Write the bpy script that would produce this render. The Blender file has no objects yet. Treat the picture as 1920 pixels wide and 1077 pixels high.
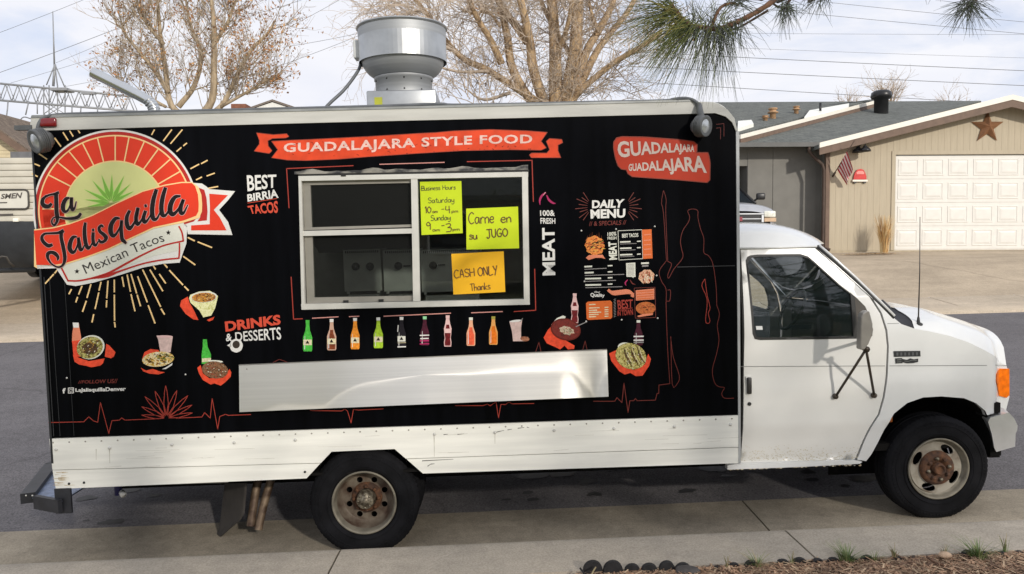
import bpy, bmesh, math, random
import numpy as np
from mathutils import Vector, Matrix
from mathutils.geometry import tessellate_polygon, delaunay_2d_cdt

random.seed(7)
RNG = random.Random(11)
SC = bpy.context.scene
COL = SC.collection

# ------------------------------------------------------------------ camera
F_PX, CX, CY = 1420.0, 960.0, 538.5          # focal length in photo pixels
CAMZ = 1.97                                  # eye height over the gutter
PITCH, ROLL = math.radians(2.5), math.radians(0.3)
_fw = np.array([0, math.cos(PITCH), -math.sin(PITCH)])
_rt = np.array([1.0, 0, 0]); _up = np.cross(_rt, _fw)
CR = math.cos(ROLL) * _rt - math.sin(ROLL) * _up
CU = math.sin(ROLL) * _rt + math.cos(ROLL) * _up
CF = _fw
CAMP = np.array([0.0, 0.0, CAMZ])
cam_d = bpy.data.cameras.new("camera")
cam = bpy.data.objects.new("camera", cam_d); COL.objects.link(cam)
m = Matrix.Identity(4)
for i in range(3):
    m[i][0] = CR[i]; m[i][1] = CU[i]; m[i][2] = -CF[i]; m[i][3] = CAMP[i]
cam.matrix_world = m
cam_d.sensor_fit = 'HORIZONTAL'; cam_d.sensor_width = 36.0
cam_d.lens = F_PX / 1920.0 * 36.0
cam_d.clip_start = 0.05; cam_d.clip_end = 6000
SC.camera = cam

# ------------------------------------------------------------------ light
SUN_ELEV, SUN_AZ = math.radians(21), math.radians(30)      # azimuth: behind the camera, to the right
SUN_STRENGTH, SUN_ANGLE = 2.15, math.radians(2.2)
sun_dir = np.array([math.sin(SUN_AZ) * math.cos(SUN_ELEV), -math.cos(SUN_AZ) * math.cos(SUN_ELEV), math.sin(SUN_ELEV)])
sd = bpy.data.lights.new("sun", 'SUN'); sd.energy = SUN_STRENGTH; sd.angle = SUN_ANGLE; sd.color = (1.0, 0.935, 0.845)
so = bpy.data.objects.new("sun", sd); COL.objects.link(so)
so.rotation_euler = Vector(sun_dir).to_track_quat('Z', 'Y').to_euler()
so.location = (20, -30, 30)

W = bpy.data.worlds.new("World"); SC.world = W; W.use_nodes = True
nt = W.node_tree; nt.nodes.clear()
out = nt.nodes.new('ShaderNodeOutputWorld'); bg = nt.nodes.new('ShaderNodeBackground')
sky = nt.nodes.new('ShaderNodeTexSky'); sky.sky_type = 'NISHITA'; sky.sun_disc = False
sky.sun_elevation = SUN_ELEV; sky.sun_rotation = math.pi - SUN_AZ
sky.air_density = 1.0; sky.dust_density = 1.5; sky.ozone_density = 2.0
bg.inputs['Strength'].default_value = 0.10
tc = nt.nodes.new('ShaderNodeTexCoord')
mp = nt.nodes.new('ShaderNodeMapping'); mp.inputs['Scale'].default_value = (1.0, 1.0, 3.4)
mp.inputs['Rotation'].default_value = (0.0, math.radians(6), 0.4)
no = nt.nodes.new('ShaderNodeTexNoise'); no.inputs['Scale'].default_value = 2.6
no.inputs['Detail'].default_value = 7; no.inputs['Roughness'].default_value = 0.58; no.inputs['Distortion'].default_value = 0.35
rp = nt.nodes.new('ShaderNodeValToRGB')
rp.color_ramp.elements[0].position = 0.34; rp.color_ramp.elements[0].color = (0.35, 0.35, 0.35, 1)
rp.color_ramp.elements[1].position = 0.52; rp.color_ramp.elements[1].color = (1, 1, 1, 1)
no2 = nt.nodes.new('ShaderNodeTexNoise'); no2.inputs['Scale'].default_value = 5.0; no2.inputs['Detail'].default_value = 5
cl = nt.nodes.new('ShaderNodeMix'); cl.data_type = 'RGBA'
cl.inputs['A'].default_value = (6.5, 6.75, 7.7, 1); cl.inputs['B'].default_value = (8.3, 8.25, 8.4, 1)
blue = nt.nodes.new('ShaderNodeMix'); blue.data_type = 'RGBA'; blue.inputs['Factor'].default_value = 0.75
blue.inputs['B'].default_value = (4.6, 5.6, 7.8, 1)
mx = nt.nodes.new('ShaderNodeMix'); mx.data_type = 'RGBA'
L = nt.links.new
L(tc.outputs['Generated'], mp.inputs['Vector']); L(mp.outputs['Vector'], no.inputs['Vector']); L(mp.outputs['Vector'], no2.inputs['Vector'])
L(no.outputs['Fac'], rp.inputs['Fac']); L(no2.outputs['Fac'], cl.inputs['Factor'])
L(sky.outputs['Color'], blue.inputs['A'])
L(rp.outputs['Color'], mx.inputs['Factor']); L(blue.outputs['Result'], mx.inputs['A']); L(cl.outputs['Result'], mx.inputs['B'])
L(mx.outputs['Result'], bg.inputs['Color']); L(bg.outputs['Background'], out.inputs['Surface'])

SC.view_settings.view_transform = 'Standard'; SC.view_settings.look = 'None'
SC.view_settings.exposure = 0.30; SC.view_settings.gamma = 1.0
SC.view_settings.use_curve_mapping = False
SC.render.engine = 'CYCLES'
SC.cycles.max_bounces = 8; SC.cycles.transparent_max_bounces = 12

# ------------------------------------------------------------------ measuring helpers
def ray(px, py):
    return CF + CR * ((px - CX) / F_PX) - CU * ((py - CY) / F_PX)
def at(px, py, Y):
    """world point at distance Y in front of the camera seen at a photo pixel"""
    d = ray(px, py); return CAMP + d * (Y / d[1])
# truck frame, measured from the photo: origin at the lower rear corner of the box side
TO = np.array([-3.06553, 5.01091, -1.55638 + CAMZ])
TU = np.array([0.99928138, 0.02889353, 0.02453325])
TV = np.array([-0.0238886, -0.02244902, 0.99946254])
TN = np.array([0.02942875, -0.99933038, -0.02174266])
def TS(px, py, w=0.0):
    d = ray(px, py); t = ((TO + w * TN - CAMP) @ TN) / (d @ TN); p = CAMP + d * t - TO
    return float(p @ TU), float(p @ TV)
def TW(u, v, w):
    return TO + TU * u + TV * v + TN * w
def street(u, y, h=0.0):
    """street frame: u along the kerb, y away from the camera, h over the gutter"""
    return TO + TU * u - TN * y + TV * (h - 0.580 + 0.012 * u)
def street_px(px, py, h=0.0):
    v0 = TV - 0.012 * TU; o = TO + TV * (h - 0.580)
    d = ray(px, py); t = ((o - CAMP) @ v0) / (d @ v0); p = CAMP + d * t - TO
    return float(p @ TU), float(-(p @ TN))

def S(r, g, b):
    f = lambda c: ((c / 255.0) / 12.92 if c <= 10 else ((c / 255.0 + 0.055) / 1.055) ** 2.4)
    return (f(r), f(g), f(b))

# ------------------------------------------------------------------ materials
MATS = {}
def mat(name, col, rough=0.6, metal=0.0, var=0.12, scale=6.0, bump=0.0, bscale=40.0, col2=None, spec=0.5, coat=0.0,
        detail=6.0, stretch=None, lo=0.35, hi=0.65, alpha=1.0):
    if name in MATS: return MATS[name]
    M = bpy.data.materials.new(name); M.use_nodes = True
    t = M.node_tree; b = t.nodes['Principled BSDF']
    b.inputs['Roughness'].default_value = rough; b.inputs['Metallic'].default_value = metal
    b.inputs['Specular IOR Level'].default_value = spec
    b.inputs['Coat Weight'].default_value = coat; b.inputs['Coat Roughness'].default_value = 0.08
    b.inputs['Alpha'].default_value = alpha
    c = np.array(col)
    if var > 0 or col2 is not None:
        tcx = t.nodes.new('ShaderNodeTexCoord'); n = t.nodes.new('ShaderNodeTexNoise')
        n.inputs['Scale'].default_value = scale; n.inputs['Detail'].default_value = detail
        src = tcx.outputs['Object']
        if stretch:
            mpp = t.nodes.new('ShaderNodeMapping'); mpp.inputs['Scale'].default_value = stretch
            t.links.new(src, mpp.inputs['Vector']); src = mpp.outputs['Vector']
        t.links.new(src, n.inputs['Vector'])
        r = t.nodes.new('ShaderNodeValToRGB')
        a = np.array(col2) if col2 is not None else c * (1 - var)
        bcol = c if col2 is not None else np.minimum(c * (1 + var), 1)
        r.color_ramp.elements[0].position = lo; r.color_ramp.elements[0].color = (*a, 1)
        r.color_ramp.elements[1].position = hi; r.color_ramp.elements[1].color = (*bcol, 1)
        t.links.new(n.outputs['Fac'], r.inputs['Fac']); t.links.new(r.outputs['Color'], b.inputs['Base Color'])
    else:
        b.inputs['Base Color'].default_value = (*c, 1)
    if bump > 0:
        tcx = t.nodes.new('ShaderNodeTexCoord'); n = t.nodes.new('ShaderNodeTexNoise')
        n.inputs['Scale'].default_value = bscale; n.inputs['Detail'].default_value = 4
        src = tcx.outputs['Object']
        if stretch:
            mpp = t.nodes.new('ShaderNodeMapping'); mpp.inputs['Scale'].default_value = stretch
            t.links.new(src, mpp.inputs['Vector']); src = mpp.outputs['Vector']
        t.links.new(src, n.inputs['Vector'])
        bp = t.nodes.new('ShaderNodeBump'); bp.inputs['Strength'].default_value = bump; bp.inputs['Distance'].default_value = 0.01
        t.links.new(n.outputs['Fac'], bp.inputs['Height']); t.links.new(bp.outputs['Normal'], b.inputs['Normal'])
    MATS[name] = M; return M

def glass(name, tint, opac, rough=0.02, refl=1.0):
    """thin pane: part clear, part its own dark tint, with a Fresnel reflection"""
    if name in MATS: return MATS[name]
    M = bpy.data.materials.new(name); M.use_nodes = True; t = M.node_tree; t.nodes.clear()
    o = t.nodes.new('ShaderNodeOutputMaterial'); tr = t.nodes.new('ShaderNodeBsdfTransparent')
    di = t.nodes.new('ShaderNodeBsdfDiffuse'); gl = t.nodes.new('ShaderNodeBsdfGlossy'); fr = t.nodes.new('ShaderNodeFresnel')
    m1 = t.nodes.new('ShaderNodeMixShader'); m2 = t.nodes.new('ShaderNodeMixShader')
    tr.inputs['Color'].default_value = (0.86, 0.9, 0.88, 1); di.inputs['Color'].default_value = (*tint, 1)
    gl.inputs['Roughness'].default_value = rough; gl.inputs['Color'].default_value = (0.95, 0.97, 1, 1)
    fr.inputs['IOR'].default_value = 1.65; m1.inputs['Fac'].default_value = opac
    k = t.links.new
    k(tr.outputs[0], m1.inputs[1]); k(di.outputs[0], m1.inputs[2])
    sc_ = t.nodes.new('ShaderNodeMath'); sc_.operation = 'MULTIPLY'; sc_.inputs[1].default_value = refl; k(fr.outputs[0], sc_.inputs[0]); k(sc_.outputs[0], m2.inputs['Fac']); k(m1.outputs[0], m2.inputs[1]); k(gl.outputs[0], m2.inputs[2])
    k(m2.outputs[0], o.inputs['Surface'])
    MATS[name] = M; return M

def ground_mat(name, col, rough=0.9, big=0.12, mid=0.12, fine=0.25, cracks=0.0, fs=110.0, bump=0.4, stain=None):
    """paving: broad patches, mottling, grit, optional cracks and stains"""
    M = bpy.data.materials.new(name); M.use_nodes = True; t = M.node_tree; b = t.nodes['Principled BSDF']; N = t.nodes.new; k = t.links.new
    b.inputs['Roughness'].default_value = rough; b.inputs['Specular IOR Level'].default_value = 0.25
    tcx = N('ShaderNodeTexCoord'); cur = None
    def layer(scale, amt, detail, stretch=(1, 1, 1), lo=.3, hi=.7):
        nonlocal cur
        mpp = N('ShaderNodeMapping'); mpp.inputs['Scale'].default_value = stretch; k(tcx.outputs['Object'], mpp.inputs['Vector'])
        n = N('ShaderNodeTexNoise'); n.inputs['Scale'].default_value = scale; n.inputs['Detail'].default_value = detail; n.inputs['Roughness'].default_value = .65; k(mpp.outputs['Vector'], n.inputs['Vector'])
        r = N('ShaderNodeMapRange'); r.inputs['From Min'].default_value = lo; r.inputs['From Max'].default_value = hi; r.inputs['To Min'].default_value = 1 - amt; r.inputs['To Max'].default_value = 1 + amt; k(n.outputs['Fac'], r.inputs['Value'])
        if cur is None: cur = r.outputs[0]
        else:
            mu = N('ShaderNodeMath'); mu.operation = 'MULTIPLY'; k(cur, mu.inputs[0]); k(r.outputs[0], mu.inputs[1]); cur = mu.outputs[0]
        return n
    layer(.55, big, 4); layer(1.4, big * .8, 5, (.25, 1.6, 1)); layer(9, mid, 6); nf = layer(fs, fine, 2)
    if cracks > 0:
        vo = N('ShaderNodeTexVoronoi'); vo.feature = 'DISTANCE_TO_EDGE'; vo.inputs['Scale'].default_value = cracks; di_ = N('ShaderNodeTexNoise'); di_.inputs['Scale'].default_value = 2.5; di_.inputs['Detail'].default_value = 5
        mxv = N('ShaderNodeMix'); mxv.data_type = 'VECTOR'; mxv.inputs['Factor'].default_value = .25; k(tcx.outputs['Object'], di_.inputs['Vector']); k(tcx.outputs['Object'], mxv.inputs['A']); k(di_.outputs['Color'], mxv.inputs['B']); k(mxv.outputs['Result'], vo.inputs['Vector'])
        r = N('ShaderNodeMapRange'); r.inputs['From Max'].default_value = .006; r.inputs['To Min'].default_value = .78; r.inputs['To Max'].default_value = 1; k(vo.outputs['Distance'], r.inputs['Value'])
        mu = N('ShaderNodeMath'); mu.operation = 'MULTIPLY'; k(cur, mu.inputs[0]); k(r.outputs[0], mu.inputs[1]); cur = mu.outputs[0]
    rgb = N('ShaderNodeVectorMath'); rgb.operation = 'SCALE'; rgb.inputs[0].default_value = col; k(cur, rgb.inputs['Scale']); k(rgb.outputs[0], b.inputs['Base Color'])
    bp = N('ShaderNodeBump'); bp.inputs['Strength'].default_value = bump; bp.inputs['Distance'].default_value = .004; k(nf.outputs['Fac'], bp.inputs['Height']); k(bp.outputs['Normal'], b.inputs['Normal'])
    MATS[name] = M; return M

def food(name, cols, scale=60.0):
    """several colours mottled like a printed food photo"""
    if name in MATS: return MATS[name]
    M = bpy.data.materials.new(name); M.use_nodes = True; t = M.node_tree; b = t.nodes['Principled BSDF']
    b.inputs['Roughness'].default_value = 0.45
    tcx = t.nodes.new('ShaderNodeTexCoord'); n = t.nodes.new('ShaderNodeTexNoise'); r = t.nodes.new('ShaderNodeValToRGB')
    n.inputs['Scale'].default_value = scale; n.inputs['Detail'].default_value = 3; n.inputs['Distortion'].default_value = 0.8
    e = r.color_ramp.elements
    while len(e) < len(cols): e.new(0.5)
    for i, c in enumerate(cols):
        e[i].position = 0.3 + 0.4 * i / (len(cols) - 1); e[i].color = (*c, 1)
    t.links.new(tcx.outputs['Object'], n.inputs['Vector']); t.links.new(n.outputs['Fac'], r.inputs['Fac'])
    t.links.new(r.outputs['Color'], b.inputs['Base Color'])
    MATS[name] = M; return M

# ------------------------------------------------------------------ mesh builder
class MB:
    def __init__(s): s.v = []; s.f = []; s.mi = []; s.mats = []; s.sm = []
    def m(s, mt):
        if mt not in s.mats: s.mats.append(mt)
        return s.mats.index(mt)
    def add(s, vs, fs, mt, smooth=False):
        k = len(s.v); i = s.m(mt)
        s.v += [tuple(float(c) for c in p) for p in vs]
        for f in fs: s.f.append([k + a for a in f]); s.mi.append(i); s.sm.append(smooth)
    def box(s, x0, x1, y0, y1, z0, z1, mt, fn=None, bev=0.0):
        if bev > 0:
            bm = bmesh.new(); bmesh.ops.create_cube(bm, size=1)
            for v in bm.verts:
                v.co = Vector(((x0 + x1) / 2 + v.co.x * (x1 - x0), (y0 + y1) / 2 + v.co.y * (y1 - y0), (z0 + z1) / 2 + v.co.z * (z1 - z0)))
            bmesh.ops.bevel(bm, geom=bm.edges[:], offset=bev, segments=2, affect='EDGES', profile=0.5)
            s.bm(bm, mt, fn, True); return
        P = [(x0, y0, z0), (x1, y0, z0), (x1, y1, z0), (x0, y1, z0), (x0, y0, z1), (x1, y0, z1), (x1, y1, z1), (x0, y1, z1)]
        if fn: P = [fn(*p) for p in P]
        s.add(P, [(0, 3, 2, 1), (4, 5, 6, 7), (0, 1, 5, 4), (1, 2, 6, 5), (2, 3, 7, 6), (3, 0, 4, 7)], mt)
    def bm(s, bm, mt, fn=None, smooth=False):
        bm.verts.index_update()
        P = [tuple(v.co) for v in bm.verts]
        if fn: P = [fn(*p) for p in P]
        s.add(P, [[v.index for v in f.verts] for f in bm.faces], mt, smooth); bm.free()
    def tube(s, pts, r, mt, n=8, cap=True, smooth=True):
        pts = [np.array(p, float) for p in pts]; N = len(pts)
        rs = r if hasattr(r, '__len__') else [r] * N
        rings = []; ref = None
        for i, p in enumerate(pts):
            t = pts[min(i + 1, N - 1)] - pts[max(i - 1, 0)]; t = t / (np.linalg.norm(t) + 1e-12)
            if ref is None:
                ref = np.array([0, 0, 1.0]) if abs(t[2]) < 0.9 else np.array([1.0, 0, 0])
            a = np.cross(t, ref); a /= np.linalg.norm(a) + 1e-12; b = np.cross(a, t); ref = b
            rings.append([p + rs[i] * (math.cos(2 * math.pi * k / n) * a + math.sin(2 * math.pi * k / n) * b) for k in range(n)])
        V = [q for rg in rings for q in rg]; Fc = []
        for i in range(N - 1):
            for k in range(n):
                Fc.append((i * n + k, i * n + (k + 1) % n, (i + 1) * n + (k + 1) % n, (i + 1) * n + k))
        if cap: Fc.append(tuple(range(n - 1, -1, -1))); Fc.append(tuple((N - 1) * n + k for k in range(n)))
        s.add(V, Fc, mt, smooth)
    def lathe(s, prof, c, axis, mt, n=40, ref=None, smooth=True, close=False):
        """prof: (radius, along axis)"""
        c = np.array(c, float); ax = np.array(axis, float); ax /= np.linalg.norm(ax)
        rf = np.array([0, 0, 1.0]) if abs(ax[2]) < 0.9 else np.array([1.0, 0, 0])
        a = np.cross(ax, rf); a /= np.linalg.norm(a); b = np.cross(ax, a)
        V = []; Fc = []
        for (r, h) in prof:
            for k in range(n):
                th = 2 * math.pi * k / n; V.append(c + ax * h + r * (math.cos(th) * a + math.sin(th) * b))
        for i in range(len(prof) - 1):
            for k in range(n):
                Fc.append((i * n + k, i * n + (k + 1) % n, (i + 1) * n + (k + 1) % n, (i + 1) * n + k))
        if close: Fc.append(tuple(range(n))); Fc.append(tuple((len(prof) - 1) * n + k for k in range(n - 1, -1, -1)))
        s.add(V, Fc, mt, smooth)
    def prism(s, poly, a, b, fn, mt, holes=()):
        """2D polygon (x,y) extruded from a to b through fn(x,y,d)"""
        loops = [list(poly)] + [list(h) for h in holes]
        tri = tessellate_polygon([[Vector((p[0], p[1], 0)) for p in lp] for lp in loops])
        flat = [p for lp in loops for p in lp]; n = len(flat)
        V = [fn(p[0], p[1], a) for p in flat] + [fn(p[0], p[1], b) for p in flat]
        Fc = [tuple(t) for t in tri] + [tuple(n + i for i in reversed(t)) for t in tri]
        k = 0
        for lp in loops:
            q = len(lp)
            for i in range(q): Fc.append((k + i, k + (i + 1) % q, n + k + (i + 1) % q, n + k + i))
            k += q
        s.add(V, Fc, mt)
    def grid(s, P, mt, smooth=True, closed=False):
        R_, C_ = len(P), len(P[0]); V = [p for r in P for p in r]; Fc = []
        for i in range(R_ - 1):
            for j in range(C_ - 1):
                Fc.append((i * C_ + j, i * C_ + j + 1, (i + 1) * C_ + j + 1, (i + 1) * C_ + j))
        s.add(V, Fc, mt, smooth)
    def build(s, name, parent=None, org=None, label=None, kind=None, fixn=True):
        me = bpy.data.meshes.new(name); V = s.v
        if org is not None: V = [(p[0] - org[0], p[1] - org[1], p[2] - org[2]) for p in V]
        me.from_pydata(V, [], s.f)
        for mt in s.mats: me.materials.append(mt)
        me.polygons.foreach_set('material_index', s.mi); me.polygons.foreach_set('use_smooth', s.sm)
        me.validate(); me.update()
        if fixn:
            bm = bmesh.new(); bm.from_mesh(me); bmesh.ops.recalc_face_normals(bm, faces=bm.faces[:]); bm.to_mesh(me); bm.free()
        o = bpy.data.objects.new(name, me); COL.objects.link(o)
        if parent is not None: o.parent = parent
        if label: o['label'] = label
        if kind: o['kind'] = kind
        return o

def tag(o, label, cat, group=None, kind=None):
    if label: o['label'] = label
    if cat: o['category'] = cat
    if group: o['group'] = group
    if kind: o['kind'] = kind
    return o
def thing(name, label, cat, loc, group=None):
    o = bpy.data.objects.new(name, None); COL.objects.link(o); o.location = [float(c) for c in loc]
    o.empty_display_size = 0.2
    return tag(o, label, cat, group)
def part(mb, name, root, label=None, kind=None):
    return mb.build(name, root, org=root.location if root.parent is None else root.parent.location, label=label, kind=kind)
def subpart(mb, name, prt, label=None, kind=None):
    r = prt
    while r.parent is not None: r = r.parent
    return mb.build(name, prt, org=r.location, label=label, kind=kind)
def solo(mb, name, label, cat, loc, group=None, kind=None):
    o = mb.build(name, None, org=loc); o.location = [float(c) for c in loc]
    return tag(o, label, cat, group, kind)
def setting(mb, name, kind='structure'):
    o = mb.build(name); o['kind'] = kind; return o
def smooth_line(pts, n=6):
    """Catmull-Rom through points of any dimension"""
    P = [np.array(p, float) for p in pts]
    if len(P) < 3: return P
    P = [2 * P[0] - P[1]] + P + [2 * P[-1] - P[-2]]; o = []
    for i in range(1, len(P) - 2):
        a, b, c, d = P[i - 1:i + 3]
        for k in range(n):
            t = k / n
            o.append(0.5 * (2 * b + (c - a) * t + (2 * a - 5 * b + 4 * c - d) * t * t + (3 * b - a - 3 * c + d) * t ** 3))
    o.append(P[-2]); return o
def inpoly(x, y, P):
    c = False; j = len(P) - 1
    for i in range(len(P)):
        if (P[i][1] > y) != (P[j][1] > y) and x < (P[j][0] - P[i][0]) * (y - P[i][1]) / (P[j][1] - P[i][1]) + P[i][0]: c = not c
        j = i
    return c
_GL = {}
def glyphs(txt, bold=0.0, spacing=1.0):
    """flat text outline as a mesh: verts scaled into the unit box, faces"""
    k = (txt, bold, spacing)
    if k in _GL: return _GL[k]
    cu = bpy.data.curves.new('txt', 'FONT'); cu.body = txt; cu.size = 1; cu.offset = bold; cu.space_character = spacing
    cu.resolution_u = 3
    ob = bpy.data.objects.new('txt', cu); COL.objects.link(ob)
    dg = bpy.context.evaluated_depsgraph_get(); dg.update()
    me = bpy.data.meshes.new_from_object(ob.evaluated_get(dg))
    V = np.array([v.co[:2] for v in me.vertices]); Fc = [tuple(p.vertices) for p in me.polygons]
    bpy.data.objects.remove(ob); bpy.data.curves.remove(cu); bpy.data.meshes.remove(me)
    lo, hi = V.min(0), V.max(0)
    V = (V - lo) / (hi - lo)
    _GL[k] = (V, Fc); return _GL[k]
def along(pts, t):
    """position at share t of a polyline's length"""
    P = [np.array(p, float) for p in pts]; Ls = [np.linalg.norm(P[i + 1] - P[i]) for i in range(len(P) - 1)]
    T = sum(Ls); d = t * T
    for i, l in enumerate(Ls):
        if d <= l or i == len(Ls) - 1: return P[i] + (P[i + 1] - P[i]) * (d / l)
        d -= l
class Print(MB):
    """flat print on a plane: coordinates in photo pixels taken back onto that plane by fn(px,py,layer)"""
    def __init__(s, fn): super().__init__(); s.fn = fn
    def poly(s, pts, mt, layer=0, holes=()):
        loops = [list(pts)] + [list(h) for h in holes]
        tri = tessellate_polygon([[Vector((p[0], p[1], 0)) for p in lp] for lp in loops])
        s.add([s.fn(p[0], p[1], layer) for lp in loops for p in lp], [tuple(t) for t in tri], mt)
    def ell(s, cx, cy, rx, ry, mt, layer=0, rot=0.0, n=28, wob=0.0, a0=0.0, a1=360.0):
        P = []; c, q = math.cos(math.radians(rot)), math.sin(math.radians(rot))
        full = abs(a1 - a0) >= 360
        for i in range(n if full else n + 1):
            a = math.radians(a0 + (a1 - a0) * i / n); k = 1 + wob * math.sin(3 * a + cx) * math.sin(5 * a)
            x, y = rx * k * math.cos(a), ry * k * math.sin(a); P.append((cx + c * x - q * y, cy + q * x + c * y))
        s.poly(P, mt, layer)
    def stroke(s, pts, w, mt, layer=0, n=6, smooth=True, taper=False):
        ws = list(w) if hasattr(w, '__len__') else [w] * len(pts)
        Q = [(p[0], p[1], ws[i]) for i, p in enumerate(pts)]
        Q = smooth_line(Q, n) if smooth and len(pts) > 2 else [np.array(q, float) for q in Q]
        V = []; N = len(Q)
        for i in range(N):
            t = Q[min(i + 1, N - 1)][:2] - Q[max(i - 1, 0)][:2]; t = t / (np.linalg.norm(t) + 1e-9)
            h = max(Q[i][2], 0.05) / 2; nn = np.array([-t[1], t[0]])
            e = -t * h * 0.35 if i == 0 else (t * h * 0.35 if i == N - 1 else 0 * t)
            V += [Q[i][:2] + nn * h + e, Q[i][:2] - nn * h + e]
        s.add([s.fn(p[0], p[1], layer) for p in V], [(2 * i, 2 * i + 1, 2 * i + 3, 2 * i + 2) for i in range(N - 1)], mt)
    def line(s, pts, w, mt, layer=0):
        """polyline of straight pieces, each its own quad with a small overlap"""
        for a, b in zip(pts[:-1], pts[1:]):
            a = np.array(a, float); b = np.array(b, float); t = (b - a) / (np.linalg.norm(b - a) + 1e-9); nn = np.array([-t[1], t[0]]) * w / 2
            a2 = a - t * w * 0.4; b2 = b + t * w * 0.4
            s.add([s.fn(*(a2 + nn), layer), s.fn(*(a2 - nn), layer), s.fn(*(b2 - nn), layer), s.fn(*(b2 + nn), layer)], [(0, 1, 2, 3)], mt)
    def text(s, txt, top, bot, mt, layer=0, bold=0.0, spacing=1.0, warp=0.0):
        V, Fc = glyphs(txt, bold, spacing); P = []
        for x, y in V:
            t = x * (1 + warp) - warp * x * x
            a = along(bot, t); b = along(top, t); p = a + (b - a) * y; P.append(s.fn(p[0], p[1], layer))
        s.add(P, Fc, mt)
def Z(ox, oy, sc):
    return lambda *pts: [(ox + x / sc, oy + y / sc) for x, y in pts]
# ================================================================== SETTING
asphalt = ground_mat('asphalt', S(106, 103, 104), big=.10, mid=.12, fine=.42, cracks=.22, fs=70, bump=.8)
gutter_m = ground_mat('gutter_concrete', S(154, 144, 127), big=.16, mid=.16, fine=.22, fs=90)
kerb_m = ground_mat('kerb_concrete', S(172, 163, 149), big=.10, mid=.10, fine=.20, fs=90)
drive_m = ground_mat('driveway_concrete', S(176, 161, 140), big=.16, mid=.08, fine=.12, cracks=.12, fs=40)
walk_m = ground_mat('sidewalk_concrete', S(184, 170, 150), big=.12, mid=.10, fine=.12, fs=40)
soil_m = mat('bare_soil', S(120, 98, 76), 0.95, var=0.25, scale=3, bump=0.6, bscale=40)
dry_m = mat('dry_ground', S(150, 138, 112), 0.95, var=0.2, scale=0.6)
lawn_m = mat('winter_lawn', S(118, 116, 78), 0.95, var=0.25, scale=4, bump=0.6, bscale=90)
joint_m = mat('joint_filler', S(88, 78, 66), 0.95, var=0.2, scale=20)

def fit_line(a, b, h):
    (u0, y0), (u1, y1) = street_px(*a, h), street_px(*b, h)
    k = (y1 - y0) / (u1 - u0); return lambda u: y0 + k * (u - u0)
Y_ASPH = fit_line((0, 998), (1920, 917), 0.02)          # gutter meets the asphalt
Y_KERB = fit_line((0, 1057), (1920, 973), 0.12)         # street edge of the kerb top
Y_BACK = fit_line((1090, 1070), (1920, 1030), 0.14)     # kerb meets the planting bed
US = [-45, -30, -20, -12, -6, -3, 0, 3, 6, 9, 14, 20, 30, 45, 60]

def far(X, py0, py1, Y):
    """row across the far side: pixel heights at the photo's left and right edge, at distance Y"""
    a = at(0, py0, Y); b = at(1900, py1, Y); t = (X - a[0]) / (b[0] - a[0]); return a + (b - a) * t
FAR = [(643, 586, 13.5), (641, 584, 13.56), (626, 570, 14.4), (608, 553, 15.4), (543, 484, 18.0), (500, 469, 20.3), (481, 466, 34.0)]
def farpt(X, i):
    if i < len(FAR): return far(X, *FAR[i])
    return np.array([X, 4000.0, far(X * 0, *FAR[-1])[2] + 6])

# road
mb = MB(); rows = []
near = [street(u, Y_ASPH(max(-5, min(12, u))), 0.02) for u in US]; fr = [farpt(p[0], 0) for p in near]
for k in range(9):
    t = k / 8; rows.append([a + (b - a) * t for a, b in zip(near, fr)])
mb.grid(rows, asphalt); setting(mb, 'road')
# deep base under kerb so joints read dark
mb = MB(); mb.grid([[street(u, 0.9, -0.035) for u in US], [street(u, -1.0, -0.035) for u in US]], joint_m); setting(mb, 'roadbed')

# kerb and gutter in cast sections
kerb = bpy.data.objects.new('kerb', None); COL.objects.link(kerb); kerb['kind'] = 'structure'
gut = bpy.data.objects.new('gutter', None); COL.objects.link(gut); gut['kind'] = 'structure'
def section(prof, u0, u1, mt, name, root):
    mb = MB(); r = []
    for u in np.linspace(u0, u1, 6): r.append([street(u, y(u), h) for y, h in prof])
    mb.grid(r, mt, smooth=False)
    n = len(prof)
    mb.add(r[0], [tuple(range(n))], mt); mb.add(r[-1], [tuple(range(n))], mt)
    return mb.build(name, root)
cl_ = lambda f: (lambda u: f(max(-6, min(14, u))))
ya, yk, yb = cl_(Y_ASPH), cl_(Y_KERB), cl_(Y_BACK)
ju = [street_px(1416, 967, 0.01)[0], street_px(628, 1050, 0.13)[0]]
sp = ju[0] - ju[1]
us = [ju[1] + sp * k for k in range(-5, 9)]
for a, b in zip(us[:-1], us[1:]):
    section([(ya, -0.12), (ya, 0.021), (lambda u: yk(u) + 0.35, 0.012), (lambda u: yk(u) + 0.035, 0.0), (lambda u: yk(u) + 0.035, -0.12)], a + 0.007, b - 0.007, gutter_m, 'gutter_section', gut)
    section([(lambda u: yk(u) + 0.033, -0.12), (lambda u: yk(u) + 0.033, 0.004), (lambda u: yk(u) + 0.010, 0.100), (lambda u: yk(u) - 0.012, 0.118), (lambda u: yk(u) - 0.05, 0.124), (yb, 0.138), (yb, -0.12)], a + 0.007, b - 0.007, kerb_m, 'kerb_section', kerb)

# lawn on the camera's side
mb = MB(); rows = [[street(u, yb(u) + 0.002, 0.11) for u in US], [street(u, yb(u) - 0.35, 0.16) for u in US], [street(u, -3.2, 0.20) for u in US], [street(u, -9, 0.32) for u in US], [street(u, -60, 0.5) for u in US]]
mb.grid(rows[1:], lawn_m); setting(mb, 'lawn')
mb = MB(); mb.grid(rows[:2], soil_m); setting(mb, 'planting_bed')

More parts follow.
